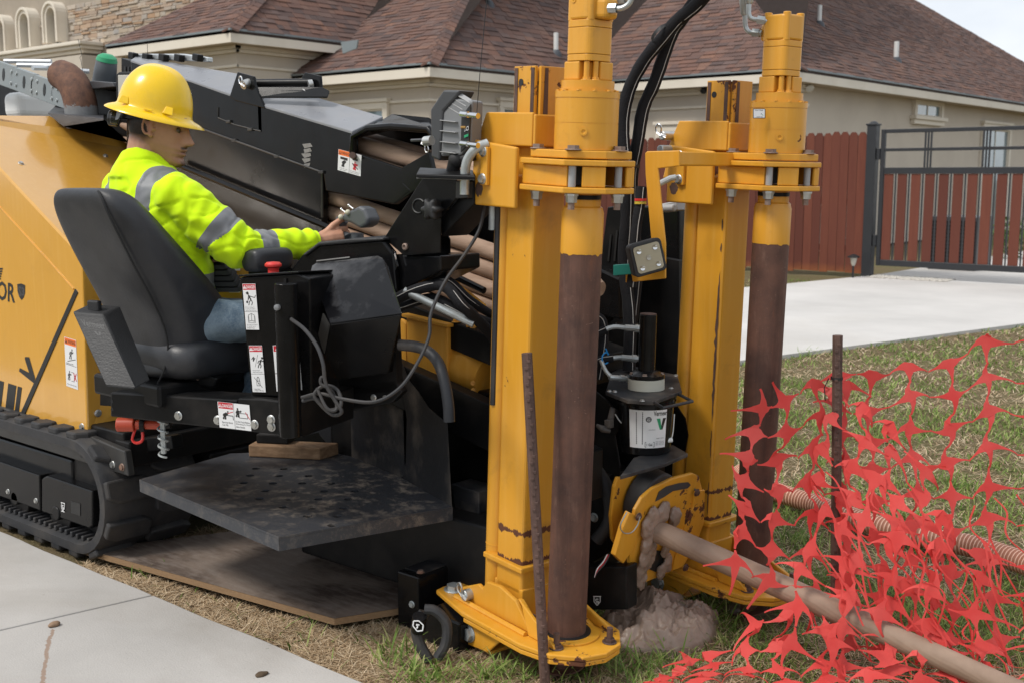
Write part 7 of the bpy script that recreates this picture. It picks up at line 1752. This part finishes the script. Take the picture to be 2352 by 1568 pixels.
# rubber roller behind the arched slot
q0 = ong(-.05, 1500, 1150); m_ = MB(); m_.cyl(q0 - d_*.045, q0 + d_*.02, 72/scl(q0), 32); part('wiper_roller', m_, RUB, gpl, bev=.006)
m_ = MB(); arc = [(1505, 1150), (1513, 1128), (1530, 1116), (1560, 1108), (1580, 1106), (1586, 1112), (1578, 1120), (1545, 1126), (1524, 1140)]; m_.prism(ongs(-.0185, arc), d_*.002); part('arched_slot', m_, DGREY, gpl)
m_ = MB(); m_.prism(ongs(-.0185, [(1594, 1120), (1604, 1124), (1610, 1150), (1610, 1180), (1604, 1178), (1602, 1150)]), d_*.0015); part('paint_wear', m_, GREYP, gpl)
m_ = MB(); m_.prism(ongs(-.018, [(1478, 1300), (1500, 1262), (1520, 1264), (1524, 1290), (1505, 1312)]), d_*.002); part('drain_slot', m_, INK, gpl)
for x, y in ((1466, 1185), (1600, 1130), (1574, 1302)): bolt(gpl, ong(-.008, x, y), d_, .010, RUSTS)
m_ = MB(); m_.tube(ongs(.0, [(1440, 1175), (1425, 1205), (1432, 1222), (1450, 1222), (1464, 1205), (1470, 1185)]), .002, 6, curve=4); part('lanyard', m_, GALV, gpl)
m_ = MB(); m_.tube([ond(3.75, 1352, 1060), ond(3.72, 1385, 1100), ond(3.70, 1400, 1150), ond(3.7, 1398, 1200), ond(3.72, 1370, 1240)], .022, 12, 0, curve=5); part('black_hose', m_, RUB, RIG)
m_ = MB(); m_.prism(onvs(3.0, [(1345, 1080), (1400, 1090), (1402, 1180), (1410, 1260), (1345, 1300)]), (0, .1, 0)); bx = part('vise_block', m_, BLKM, RIG, bev=.006); bolt(bx, onv(2.999, 1365, 1187), NV, .012, GALV)
m_ = MB()
for k, c_ in enumerate((0, 1, 2)): m_.tube([ond(3.6, 1395+k*3, 1272), ond(3.6, 1385+k*2, 1290+k*2), ond(3.6, 1372, 1305+k*4), ond(3.6, 1366, 1325)], .0018, 5, c_, curve=4)
part('loose_wire', m_, [WHITE, DRED, DGREY], RIG)
m_ = MB(); m_.prism(onvs(2.86, [(1330, 1300), (1440, 1300), (1440, 1400), (1330, 1400)]), (0, .06, 0)); vb_ = part('lower_vise', m_, BLKM, RIG, bev=.006)
p = Print(onv(2.858, 1362, 1366), onv(2.858, 1382, 1366), onv(2.858, 1362, 1390)); p.line([(.05, .1), (.95, .1)], .1, W_); p.line([(.15, .1), (.15, .6), (.5, .95), (.85, .6), (.85, .1)], .1, W_); p.line([(.65, .35), (.35, .35), (.35, .55), (.65, .55), (.65, .7), (.35, .7)], .1, W_); p.done('tie_down_symbol', vb_)
# outgoing rod
b = onz(.05, 2232, 1541); dd = (b - GP).normalized(); a = GP - dd*.10; far_ = GP + dd*2.6
t = NT('wet_clay_rod'); tc = t.new('ShaderNodeTexCoord'); mp = t.new('ShaderNodeMapping'); t.link(tc.outputs['Object'], mp.inputs[0])
col = t.mix(t.ramp(t.noise(7, 6, .6), [(.35, 0), (.7, 1)]), (.25, .165, .115), (.36, .25, .18))
wv = t.new('ShaderNodeTexWave', wave_type='BANDS', bands_direction='X'); wv.inputs['Scale'].default_value = 14; wv.inputs['Distortion'].default_value = 7; wv.inputs['Detail'].default_value = 5; wv.inputs['Detail Scale'].default_value = 1.2
sk = t.new('ShaderNodeCombineXYZ'); X_, Y_, Z_ = t.xyz(); t.link(t.math('ADD', t.math('ADD', X_, t.math('MULTIPLY', Z_, 1.7)), t.math('MULTIPLY', Y_, -.9)), sk.inputs[0]); t.link(Z_, sk.inputs[2]); t.link(sk.outputs[0], wv.inputs['Vector'])
col = t.mix(t.math('MULTIPLY', wv.outputs['Fac'], .10), col, (.17, .11, .075)); t.set(Base_Color=col, Roughness=.6); t.bump(wv.outputs['Fac'], .12, .003)
m_ = MB(); m_.lathe(a, dd, [(0, .036), (.4, .037), (.75, .0375), (.8, .034), (3.0, .034)], 28)
tag(part('drill_string', m_, t.m, None), 'clay-coated drill rod running out of the yellow guide down across the grass', 'drill rod')
# mud on the guide and heaped below
rnd = random.Random(4)
def mudmesh(blobs, vox, seed, amp=.012, cut=None):
    mb = MB()
    for c, r in blobs: mb.ball(c, r, 0, 14, 10)
    me = remesh(mb, vox, 8); NR = [v.normal.copy() for v in me.vertices]
    for v, nn in zip(me.vertices, NR):
        p = v.co; n_ = noise.noise(p*14 + Vector((seed, 0, 0)))*amp + (.35-abs(noise.noise(p*34)))*amp*1.1 + (.3-abs(noise.noise(p*80)))*amp*.55 + noise.noise(p*170)*amp*.15
        v.co = p + nn*n_
    return me
def ridged(p, o=4):
    a_, f_, out = 1, 1, 0
    for k in range(o): out += a_*(1 - abs(noise.noise(p*f_ + Vector((k*7.3, 0, 0))))*2.2); a_ *= .5; f_ *= 2.1
    return out/1.9
bl = []
for x, y, r in ((1500, 1180, .022), (1525, 1172, .026), (1550, 1182, .024), (1490, 1205, .024), (1492, 1232, .022), (1500, 1258, .02), (1478, 1280, .024), (1470, 1310, .022), (1468, 1332, .018), (1530, 1255, .018), (1535, 1285, .02), (1520, 1308, .018), (1484, 1250, .02), (1512, 1190, .02)):
    bl.append((ong(-.006, x, y), (r*.55, r*1.25, r*1.4))); bl.append((ong(-.010, x + rnd.uniform(-9, 9), y + 12), (r*.5, r*1.1, r*1.2)))
cm_ = MB()
for c, r in bl: cm_.ball(c, r, 0, 14, 10)
me = remesh(cm_, .0042, 26); NR = [v.normal.copy() for v in me.vertices]
for v, nn in zip(me.vertices, NR):
    p = v.co.copy(); q = Vector((p.x*20, p.y*20, p.z*9)); v.co = p + nn*(.010*(ridged(q)-.45) + .006*(ridged(q*2.7, 3)-.4))
o = from_mesh('clinging_mud', me, MUD, None, ong(0, 1500, 1250)); tag(o, 'wet grey-brown mud clinging to the yellow rod guide', 'mud')
pc = onz(0, 1505, 1428)
def heap(c, R, Ry, h, seed, n=130):
    mb = MB(); vs = []
    for j in range(n):
        for i in range(n):
            x, y = (i/(n-1)*2-1), (j/(n-1)*2-1); p = Vector((x*R*9, y*Ry*9, seed))
            w = Vector((noise.noise(p*.8), noise.noise(p*.8 + Vector((5, 5, 5))), 0))*.25
            rr = math.hypot(x + w.x*.6, y + w.y*.6)
            e = max(0, 1 - rr**1.5*1.15)
            k = ridged(p*.55 + w*2)*.62 + .38*noise.noise(p*2.8)
            cell = noise.cell(p*.9 + w*3)
            z = h*(e**.8)*(.34 + .62*k + .34*cell) + (.018*ridged(p*2.2) + .008*noise.noise(p*7))*min(1, e*5) - .03*(e <= 0) - .012
            vs.append(c + Vector((x*R + .02*w.x, y*Ry + .02*w.y, z)))
    mb.add(vs, [(j*n+i, j*n+i+1, (j+1)*n+i+1, (j+1)*n+i) for j in range(n-1) for i in range(n-1)], 0, True); return mb
o = part('mud_heap', heap(pc, .21, .24, .125, 3.7), MUD, None, recalc=False, auto=50); tag(o, 'lumpy heap of grey-brown drilling mud on the grass below the rod guide', 'mud')
o = part('mud_lump', heap(onz(0, 1602, 1415), .075, .09, .085, 8.1, 60), MUD, None, recalc=False, auto=50); tag(o, 'separate small lump of grey-brown mud right of the bigger heap', 'mud')
# ---------------------------------------------------------- black box and jaw in front of the near anchor
vbx = onz(0, 957, 1437).y
nb = onv(vbx, 961, 1325); nbb = onv(vbx, 957, 1437); rt = Vector((0, .62, 0)); lf = Vector((-.085, 0, 0))
zt_, zb_ = nb.z, -.02
m_ = MB(); m_.prism([Vector((nb.x-.10, vbx, zb_)), Vector((nb.x, vbx, zb_)), Vector((nb.x, vbx, zt_)), Vector((nb.x-.10, vbx, zt_))], (0, .42, 0)); fb = part('jack_box', m_, BLK, RIG, bev=.006)
m_ = MB(); m_.span((nb.x-.092, vbx+.03, zt_+.001), (nb.x-.008, vbx+.40, zt_+.004)); part('box_lid', m_, BLKD, fb)
for a, b in ((-.02, .03), (-.03, .36)): bolt(fb, Vector((nb.x + a, vbx + b, zt_+.004)), UP, .010, BOLTR)
bolt(fb, Vector((nb.x-.03, vbx-.001, .07)), NV, .009, GALV)
m_ = MB(); m_.tube([ond(3.46, x, y) for x, y in ((975, 1398), (1000, 1402), (1025, 1430), (1024, 1475), (1005, 1510))], .016, 10, 0, curve=4); m_.tube([ond(3.48, x, y) for x, y in ((975, 1405), (957, 1440), (965, 1480), (985, 1515))], .018, 10, 0, curve=4); part('hose_loop', m_, RUB, RIG)
m_ = MB(); m_.lathe(ond(3.46, 962, 1432), (.3, -.2, 1), [(-.025, .022), (.03, .022), (.03, 0)], 14); hl_ = part('hose_collar', m_, BLK, RIG)
q = ond(3.27, 962, 1432); p = Print(ond(3.428, 948, 1418), ond(3.428, 976, 1428), ond(3.428, 944, 1446)); p.line([(.1, .6), (.1, .2), (.5, .05), (.9, .25), (.9, .7), (.5, .9), (.1, .6)], .1, W_); p.line([(.6, .35), (.35, .4), (.5, .55), (.4, .7)], .1, W_); p.done('tie_down_symbol', hl_)
m_ = MB(); m_.prism(onvs(vbx - .05, [(984, 1395), (1030, 1420), (1056, 1432), (1054, 1510), (985, 1512), (965, 1450)]), (0, .2, 0)); part('jack_body', m_, BLK, RIG, bev=.006)
m_ = MB()
for k, (a, b, c, d) in enumerate(((1215, 1262, 1290, 1262), (1250, 1240, 1275, 1245), (1222, 1285, 1262, 1284), (1270, 1228, 1252, 1230))): m_.tube([ond(4.0+.05*k, 925 + 22*k, a), ond(3.95, 955 + 38*k, b), ond(3.92 + .03*k, 1010+20*k, c), ond(3.98, 1065 + 9*k, d), ond(4.0, 1110, 1235+14*k)], .015 + .003*(k % 2), 8, 0, curve=4)
part('hose_bundle', m_, RUB, RIG); 
m_ = MB(); m_.prism(onvs(2.75, [(1035, 1110), (1100, 1130), (1100, 1180), (1045, 1170)]), (0, .1, 0)); part('muddy_bracket', m_, BLKD, RIG, bev=.004)
# ---------------------------------------------------------- plywood under the machine
t = NT('weathered_plywood'); col = t.mix(t.ramp(t.noise(2.6, 8, .62, dist=.3), [(.40, 0), (.56, 1)]), (.055, .034, .024), (.19, .145, .115))
col = t.mix(t.ramp(t.noise(10, 8, .65, stretch=(1, 5, 1)), [(.45, 0), (.75, .6)]), col, (.27, .23, .2)); col = t.mix(t.ramp(t.noise(45, 6, .7), [(.55, 0), (.8, .5)]), col, (.07, .045, .03))
t.set(Base_Color=col, Roughness=.75); t.bump(t.noise(60, 6, .6, stretch=(1, 4, 1)), .35, .003)
te = NT('plywood_edge'); te.set(Base_Color=te.mix(te.noise(60, 5, .7, stretch=(1, 1, 6)), (.14, .08, .04), (.36, .23, .12)), Roughness=.9)
pw = [onz(.012, 765, 1418), onz(.012, 300, 1282), None, None]
r_v = Vector((.02, 1.3, 0)); pw = [onz(.022, 768, 1420), onz(.022, 280, 1284)]; ddx = (pw[1]-pw[0]); perp = Vector((-ddx.y, ddx.x, 0)).normalized(); perp = perp if perp.y > 0 else -perp
pr_ = onz(.022, 905, 1398); e2 = (pr_ - pw[0]).normalized()
m_ = MB(); poly = [pw[0], pw[0] + e2*1.0, pw[1] + e2*1.0 + ddx*.2, pw[1] + ddx*.2]; m_.prism(poly, UP*-.022, 1); m_.add([q + UP*.0015 for q in poly], [(0, 1, 2, 3)], 0)
tag(part('plywood_sheet', m_, [t.m, te.m], None), 'weathered stained plywood sheet lying on the grass under the step plate', 'plywood sheet')
# pebble with its mud trail on the pavement
m_ = MB(); q = onz(.004, 131, 1462); m_.ball(onz(.006, 124, 1433), (.012, .02, .009), 0, 12, 8); o = from_mesh('pebble', mudmesh([(onz(.006, 124, 1433), (.014, .022, .009))], .003, 2, .003), simple('tan_pebble', (.25, .16, .10), .8), None, onz(.006, 124, 1433)); tag(o, 'small flat tan clod lying on the pavement', 'clod')
o = from_mesh('clod', mudmesh([(onz(.004, 600, 1547), (.014, .02, .008)), (onz(.004, 608, 1545), (.01, .014, .006))], .003, 5, .004), simple('dark_clod', (.09, .06, .035), .9), None, onz(.004, 600, 1547)); tag(o, 'dark crumb of dirt near the lawn edge of the pavement', 'clod')
# ---------------------------------------------------------- ribbed suction hose on the grass
P = catmull([onz(.03, 1700, 1085), onz(.035, 1775, 1125), onz(.03, 1880, 1160), onz(.03, 2010, 1205), onz(.03, 2120, 1232), onz(.035, 2240, 1255), onz(.035, 2352, 1292), onz(.03, 2500, 1350), onz(.03, 2750, 1400), onz(.03, 3100, 1420)], 60)
m_ = MB(); R_ = []; n_ = len(P); m2 = MB(); rings = []
L_acc = 0; a0, b0 = None, None
import itertools
seg = [0]; 
for p0, p1 in zip(P, P[1:]): seg.append(seg[-1] + (p1-p0).length)
tot = seg[-1]; N = int(tot/.004); pts = []
for i in range(N):
    s_ = tot*i/N; k = int(np.searchsorted(seg, s_, 'right')-1); k = min(k, n_-2); f = (s_-seg[k])/max(1e-6, seg[k+1]-seg[k]); pts.append(P[k].lerp(P[k+1], f))
mb = MB(); mb.tube(pts, [0.042 + .0026*(1 if (i % 4) < 2 else -1) for i in range(N)], 14)
for i in range(N-1):
    for j in range(14): mb.m[i*14+j] = 1 if (i % 4) in (0, 3) else 0
hs = part('suction_hose', mb, [simple('hose_groove', (.42, .19, .12), .6), simple('hose_rib', (.76, .46, .34), .5)], None)
tag(hs, 'ribbed pinkish-tan suction hose winding over the grass behind the netting', 'hose')
# ================================================================== orange safety netting
t = NT('safety_net_plastic')
col = t.mix(t.ramp(t.noise(8, 5), [(.3, 0), (.7, 1)]), (.78, .075, .066), (.86, .15, .13))
t.set(Base_Color=col, Roughness=.5, Specular_IOR_Level=.3)
tr_ = t.new('ShaderNodeBsdfTranslucent'); tr_.inputs[0].default_value = (.86, .10, .085, 1); mx = t.new('ShaderNodeMixShader'); mx.inputs[0].default_value = .42
out = [n for n in t.n if n.type == 'OUTPUT_MATERIAL'][0]; t.link(t.b.outputs[0], mx.inputs[1]); t.link(tr_.outputs[0], mx.inputs[2]); t.link(mx.outputs[0], out.inputs[0]); NETM = t.m
net = MB()
def net_sheet(top, bot, rows, cols, jit, seed, sag=.02, drop=(), shear=.5, fold=0, core=.0145):
    """top / bot: polylines of (x, y, depth) survey points; the sheet is strung between them."""
    rnd = random.Random(seed)
    A = catmull([ond(d, x, y) for x, y, d in top], 12); B = catmull([ond(d, x, y) for x, y, d in bot], 12)
    def S_(s, q):
        i = s*(len(A)-1); k = min(int(i), len(A)-2); f = i-k; a = A[k].lerp(A[k+1], f)
        i = s*(len(B)-1); k = min(int(i), len(B)-2); f = i-k; b = B[k].lerp(B[k+1], f)
        p = a.lerp(b, q)
        if fold: p = p + FWD*(fold*math.sin(s*19 + 2.5*q + seed)) + RGT*(fold*.6*math.sin(q*13 + seed + s*5))
        return p
    N = {}
    for j in range(rows+1):
        for i in range(cols+1):
            s = (i + shear*(j % 2)*.0 + rnd.uniform(-1, 1)*jit*.8)/cols; q = (j + .28*(i % 2) + rnd.uniform(-1, 1)*jit*.7)/(rows+.3)
            s = max(0, min(1, s)); q = max(0, min(1, q))
            p = S_(s, q) + Vector((rnd.gauss(0, 1), rnd.gauss(0, 1), rnd.gauss(0, .6)))*jit*.05
            p.z = max(p.z, .012 + rnd.random()*.03); N[i, j] = p
    for (i, j), p in N.items():
        nb = [N.get((i+1, j)), N.get((i, j+1)), N.get((i-1, j)), N.get((i, j-1))]
        gx = ((nb[0] or p*2 - nb[2]) - (nb[2] or p*2 - nb[0])); gy = ((nb[1] or p*2 - nb[3]) - (nb[3] or p*2 - nb[1]))
        n = gx.cross(gy)
        if n.length < 1e-6: continue
        n.normalize(); n = (n + Vector((rnd.gauss(0, 1), rnd.gauss(0, 1), rnd.gauss(0, 1)))*(.02 + jit*.22)).normalized()
        ex = (gx - n*gx.dot(n)).normalized(); ey = n.cross(ex)
        sy = 1 if ey.dot(gy) > 0 else -1; ey = ey*sy
        ang = rnd.uniform(-.45, .45)*(1+jit); ex, ey = ex*math.cos(ang) + ey*math.sin(ang), ey*math.cos(ang) - ex*math.sin(ang)
        c = core*rnd.uniform(.85, 1.12)
        co = [p + (ex*a + ey*b)*c for a, b in ((1, -1), (1, 1), (-1, 1), (-1, -1))]     # corners between the four arms
        o = len(net.v); net.add([p] + co, [(0, 1, 2), (0, 2, 3), (0, 3, 4), (0, 4, 1)], 0, True)
        for k in range(4):
            c0, c1 = co[k], co[(k+1) % 4]; q = nb[k]; ax = (ex, ey, -ex, -ey)[k]
            if q is None or (i, j, k) in drop:
                if rnd.random() < .35: continue
                q = p + ax*rnd.uniform(.04, .11) + Vector((rnd.gauss(0, .02), rnd.gauss(0, .02), -rnd.random()*.05)); loose = True
            else: loose = False
            r2 = random.Random(hash((min((i, j), (i + (1, 0, -1, 0)[k], j + (0, 1, 0, -1)[k])), k % 2, seed)))
            M = (p+q)/2 + (ex*r2.gauss(0, .5) + ey*r2.gauss(0, .5) + n*r2.gauss(0, .12) - UP*.6)*sag*(1.0 if k % 2 == 0 else .55)
            if loose: M = q
            w0 = (c1-c0)/2; b0 = (c0+c1)/2; L = []; m_ = 7
            tw = r2.uniform(-1, 1)*(.12 + jit*.7)
            for e in range(m_+1):
                x = e/m_; dv = M-b0; dn = n*dv.dot(n); ctr = b0 + ax*dv.length*.54*x*(1-x) + (dv-dn)*x + dn*x**2.2
                dirn = (M-b0).normalized(); wv = (w0 - dirn*w0.dot(dirn)); wl_ = w0.length; wv = wv.normalized()
                wv = (wv*math.cos(tw*x*x) + dirn.cross(wv)*math.sin(tw*x*x))
                # all strands meet mid-span with a common side vector, so the halves join
                ww = wl_*(((1-x)**3.2)*(1 - .35*math.sin(PI*x))) + (.0022 if k % 2 == 0 else .0034)
                if e == 0: L.append((c0, c1))
                else: L.append((ctr - wv*ww, ctr + wv*ww))
            o = []; vs = [v for pr in L for v in pr]
            net.add(vs, [(2*e, 2*e+1, 2*e+3, 2*e+2) for e in range(m_)], 0, True)
# right-hand panel strung from the stake, left flap, crumpled folds round the stake and on the grass
net_sheet([(1928, 862, 3.60), (2030, 850, 3.66), (2160, 822, 3.72), (2290, 776, 3.80), (2480, 755, 3.9), (2680, 770, 4.0)], [(1940, 1500, 3.50), (2060, 1530, 3.47), (2180, 1560, 3.46), (2310, 1590, 3.48), (2480, 1610, 3.55), (2680, 1600, 3.6)], 9, 7, .12, 3, .014, core=.0152)
net_sheet([(1745, 935, 3.47), (1840, 885, 3.52), (1940, 866, 3.58)], [(1690, 1300, 3.44), (1810, 1350, 3.46), (1950, 1420, 3.5)], 6, 3, .13, 8, .02, core=.0152)
net_sheet([(1920, 900, 3.54), (1980, 915, 3.50), (2050, 980, 3.48), (2120, 1060, 3.46)], [(1800, 1480, 3.38), (1930, 1530, 3.36), (2060, 1560, 3.34), (2180, 1590, 3.33)], 8, 3, .17, 21, .025, fold=.012, core=.0148)
net_sheet([(2010, 1090, 3.44), (2110, 1140, 3.42), (2220, 1230, 3.40), (2390, 1310, 3.42)], [(1890, 1600, 3.30), (2040, 1610, 3.29), (2200, 1620, 3.29), (2410, 1620, 3.31)], 5, 4, .15, 33, .028, fold=.012, core=.0152)
net_sheet([(1570, 1530, 3.40), (1670, 1470, 3.46), (1780, 1410, 3.46), (1890, 1370, 3.46)], [(1480, 1600, 3.28), (1620, 1610, 3.28), (1760, 1620, 3.28), (1900, 1620, 3.28)], 3, 4, .18, 41, .025, core=.0145)
# loose strands pulled out of the mesh
rnd = random.Random(77)
for i in range(55):
    x, y = rnd.uniform(1860, 2340), rnd.uniform(1080, 1540); d = 3.40 + rnd.uniform(-.08, .05)
    P = [ond(d, x, y), ond(d-.01, x + rnd.uniform(-10, 40), y + rnd.uniform(30, 70)), ond(d-.02, x + rnd.uniform(20, 90), y + rnd.uniform(90, 150)), ond(d-.02, x + rnd.uniform(40, 130), y + rnd.uniform(150, 230))]
    C_ = catmull(P, 6); 
    for p in C_: p.z = max(p.z, .02)
    sd = RGT*.0028; net.add([v for p in C_ for v in (p - sd, p + sd)], [(2*e, 2*e+1, 2*e+3, 2*e+2) for e in range(len(C_)-1)], 0, True)
net.s = [False]*len(net.s)
no = part('safety_netting', net, NETM, None, weld=True, recalc=True, auto=80)
so_ = no.modifiers.new('thick', 'SOLIDIFY'); so_.thickness = .0011; so_.offset = 0
tag(no, 'torn red-orange plastic safety netting draped round a steel stake and trailing over the grass', 'safety fence')
m_ = MB(); q = onv(3.295, 1922, 868); m_.lathe(q, (0, 0, 1), [(-.004, .019), (.004, .019)], 14); m_.tube([q + Vector((-.02, -.012, 0)), q + Vector((-.03, -.02, -.03)), q + Vector((-.026, -.018, -.07))], .0018, 5); o = part('cable_tie', m_, INK, no)
# ================================================================== grass
DRV = [(-5.95, 2.15), (-5.1, 5.5), (-4.354, 8.543), (-3.457, 12.028), (-2.6, 15.5), (-6.9, 16.4), (-7.29, 14.37), (-8.6, 8.5), (-11.2, 2.15)]
PLY = [(p.x, p.y) for p in poly]
def inside(P, xs, ys):
    r = np.zeros(len(xs), bool); n = len(P)
    for i in range(n):
        x0, y0 = P[i]; x1, y1 = P[(i+1) % n]
        c = ((y0 > ys) != (y1 > ys)) & (xs < (x1-x0)*(ys-y0)/((y1-y0) if y1 != y0 else 1e-9) + x0); r ^= c
    return r
rg = np.random.default_rng(12)
def fbm(xs, ys, s, seed):
    out = np.zeros(len(xs)); a = 1
    for k in range(3):
        ph = rg.uniform(0, 6.28, 6); an = rg.uniform(0, PI, 6)
        for q in range(6): out += a*np.sin((xs*np.cos(an[q]) + ys*np.sin(an[q]))*s*(2.1**k)*(1+.25*q) + ph[q])/3
        a *= .6
    return out
def field(n, r0, r1, seed, ext=None):
    if ext is not None: x, y = ext
    else:
        th = rg.uniform(-.64, .64, n); r = r0*(r1/r0)**rg.random(n)
        F2 = np.array((FWD.x, FWD.y)); F2 /= np.hypot(*F2)
        x = r*(np.cos(th)*F2[0] + np.sin(th)*RGT.x); y = r*(np.cos(th)*F2[1] + np.sin(th)*RGT.y)
    k = (y > 2.13) & ~inside(DRV, x, y) & ~inside(PLY, x, y) & (y < 16.2)
    k &= ~((x < -4.0) & (y < 4.2)) & ~((x < -2.3) & (y > 2.75) & (y < 4.2)) & (np.hypot(x-pc.x, y-pc.y) > .17)
    k &= ~((np.hypot(x+1.99, y-2.6) < .10) | (np.hypot(x+1.8, y-3.37) < .1))
    return x[k], y[k]
def blades(name, x, y, h, w, lean, mat, zlift=0, label=None):
    n = len(x); z = np.array([lawn_z(a, b) for a, b in zip(x, y)]) + zlift
    az = rg.uniform(0, 2*PI, n); dx, dy = np.cos(az), np.sin(az); sx, sy = -dy, dx
    b = rg.uniform(.4, 1.0, n)
    V = np.empty((n, 7, 3), np.float32)
    for k, (f, wf) in enumerate(((0, 1), (.40, .9), (.75, .6), (1, 0))):
        el = lean*(1 - .55*b*f)            # blades bow over towards the tip
        H = h*f*np.sin(el); D = h*f*np.cos(el)
        cx, cy, cz = x + dx*D, y + dy*D, z + np.maximum(H, .002*f)
        if k < 3:
            for q, sg in ((0, -1), (1, 1)): V[:, 2*k+q] = np.stack((cx + sx*w*wf*sg, cy + sy*w*wf*sg, cz), 1)
        else: V[:, 6] = np.stack((cx, cy, cz), 1)
    base = (np.arange(n)*7)[:, None]
    q = (base + np.array((0, 1, 3, 2))).ravel(); q2 = (base + np.array((2, 3, 5, 4))).ravel(); t3 = (base + np.array((4, 5, 6))).ravel()
    me = bpy.data.meshes.new(name); me.vertices.add(n*7); me.vertices.foreach_set('co', V.ravel())
    me.loops.add(11*n); me.loops.foreach_set('vertex_index', np.concatenate((q, q2, t3)).astype(np.int32))
    me.polygons.add(3*n); st_ = np.concatenate((np.arange(2*n)*4, 8*n + np.arange(n)*3)).astype(np.int32)
    me.polygons.foreach_set('loop_start', st_); me.update(calc_edges=True); me.materials.append(mat)
    o = bpy.data.objects.new(name, me); COL.objects.link(o); o['kind'] = 'stuff'
    if label: o['label'] = label
    return o
def grassmat(name, stops, tr=.25):
    t = NT(name); r = t.new('ShaderNodeNewGeometry').outputs['Random Per Island']
    col = t.ramp(r, stops); t.set(Base_Color=col, Roughness=.7, Specular_IOR_Level=.25)
    tl = t.new('ShaderNodeBsdfTranslucent'); t.link(col, tl.inputs[0]); mx = t.new('ShaderNodeMixShader'); mx.inputs[0].default_value = tr
    out = [n for n in t.n if n.type == 'OUTPUT_MATERIAL'][0]; t.link(t.b.outputs[0], mx.inputs[1]); t.link(tl.outputs[0], mx.inputs[2]); t.link(mx.outputs[0], out.inputs[0]); return t.m
GG = grassmat('green_blades', [(0, (.085, .145, .03)), (.4, (.16, .26, .05)), (.75, (.28, .37, .095)), (1, (.44, .44, .19))], .3)
GD = grassmat('dry_blades', [(0, (.20, .125, .065)), (.25, (.40, .28, .165)), (.65, (.58, .44, .28)), (1, (.74, .61, .43))], .15)
x, y = field(235000, 2.8, 17, 1)
d = np.hypot(x, y); m = fbm(x, y, 2.2, 1) + .6*fbm(x, y, 7, 2); strip = (y < 2.75) & (x < -2.2)
pg = np.clip(.40 + .48*m, .06, .92); pg = np.where(strip, .03, pg); pg = np.where((y < 2.5) & (x > -2.3), pg*.5, pg)
g = rg.random(len(x)) < pg
s_ = np.clip(d/4.2, 1, 3.2)
blades('grass', x[g], y[g], rg.uniform(.028, .078, g.sum())*np.where(d[g] > 6, .9, 1), .0019*s_[g], rg.uniform(.55, 1.5, g.sum()), GG)
q = ~g
blades('dry_grass', x[q], y[q], rg.uniform(.03, .085, q.sum()), .0014*s_[q], rg.uniform(.03, .6, q.sum()), GD)
# a mat of cut straw beside the pavement and round the nearer foot
n = 60000; xe, ye = rg.uniform(-4.6, -1.0, n), 2.13 + .75*rg.random(n)**1.3
xe, ye = field(0, 0, 0, 0, (xe, ye)); blades('straw', xe, ye, rg.uniform(.03, .10, len(xe)), np.full(len(xe), .0015), rg.uniform(.02, .35, len(xe)), GD, .006)
# tall fresh tufts
cx, cy = [], []
tf_ = [onz(0, *q) for q in ((340, 1306), (675, 1462), (930, 1530), (960, 1545), (1000, 1555), (1100, 1545), (1140, 1540), (1200, 1530), (1330, 1540), (1400, 1500), (1430, 1530), (1500, 1520), (1620, 1400), (1650, 1420), (1760, 1330), (1790, 1350), (1850, 1100), (1880, 1050), (1830, 1230), (2100, 1180), (1841, 808), (1880, 806), (905, 1490), (1550, 1500), (2000, 1000), (2200, 1100))]
for p in tf_:
    n = 46 if p.x > -2.6 else 14; cx += list(p.x + rg.normal(0, .045, n)); cy += list(p.y + rg.normal(0, .04, n))
cx, cy = np.array(cx), np.array(cy); k = cy > 2.14; cx, cy = cx[k], cy[k]
blades('grass_tufts', cx, cy, rg.uniform(.05, .125, len(cx)), np.full(len(cx), .0027), rg.uniform(.6, 1.45, len(cx)), GG)
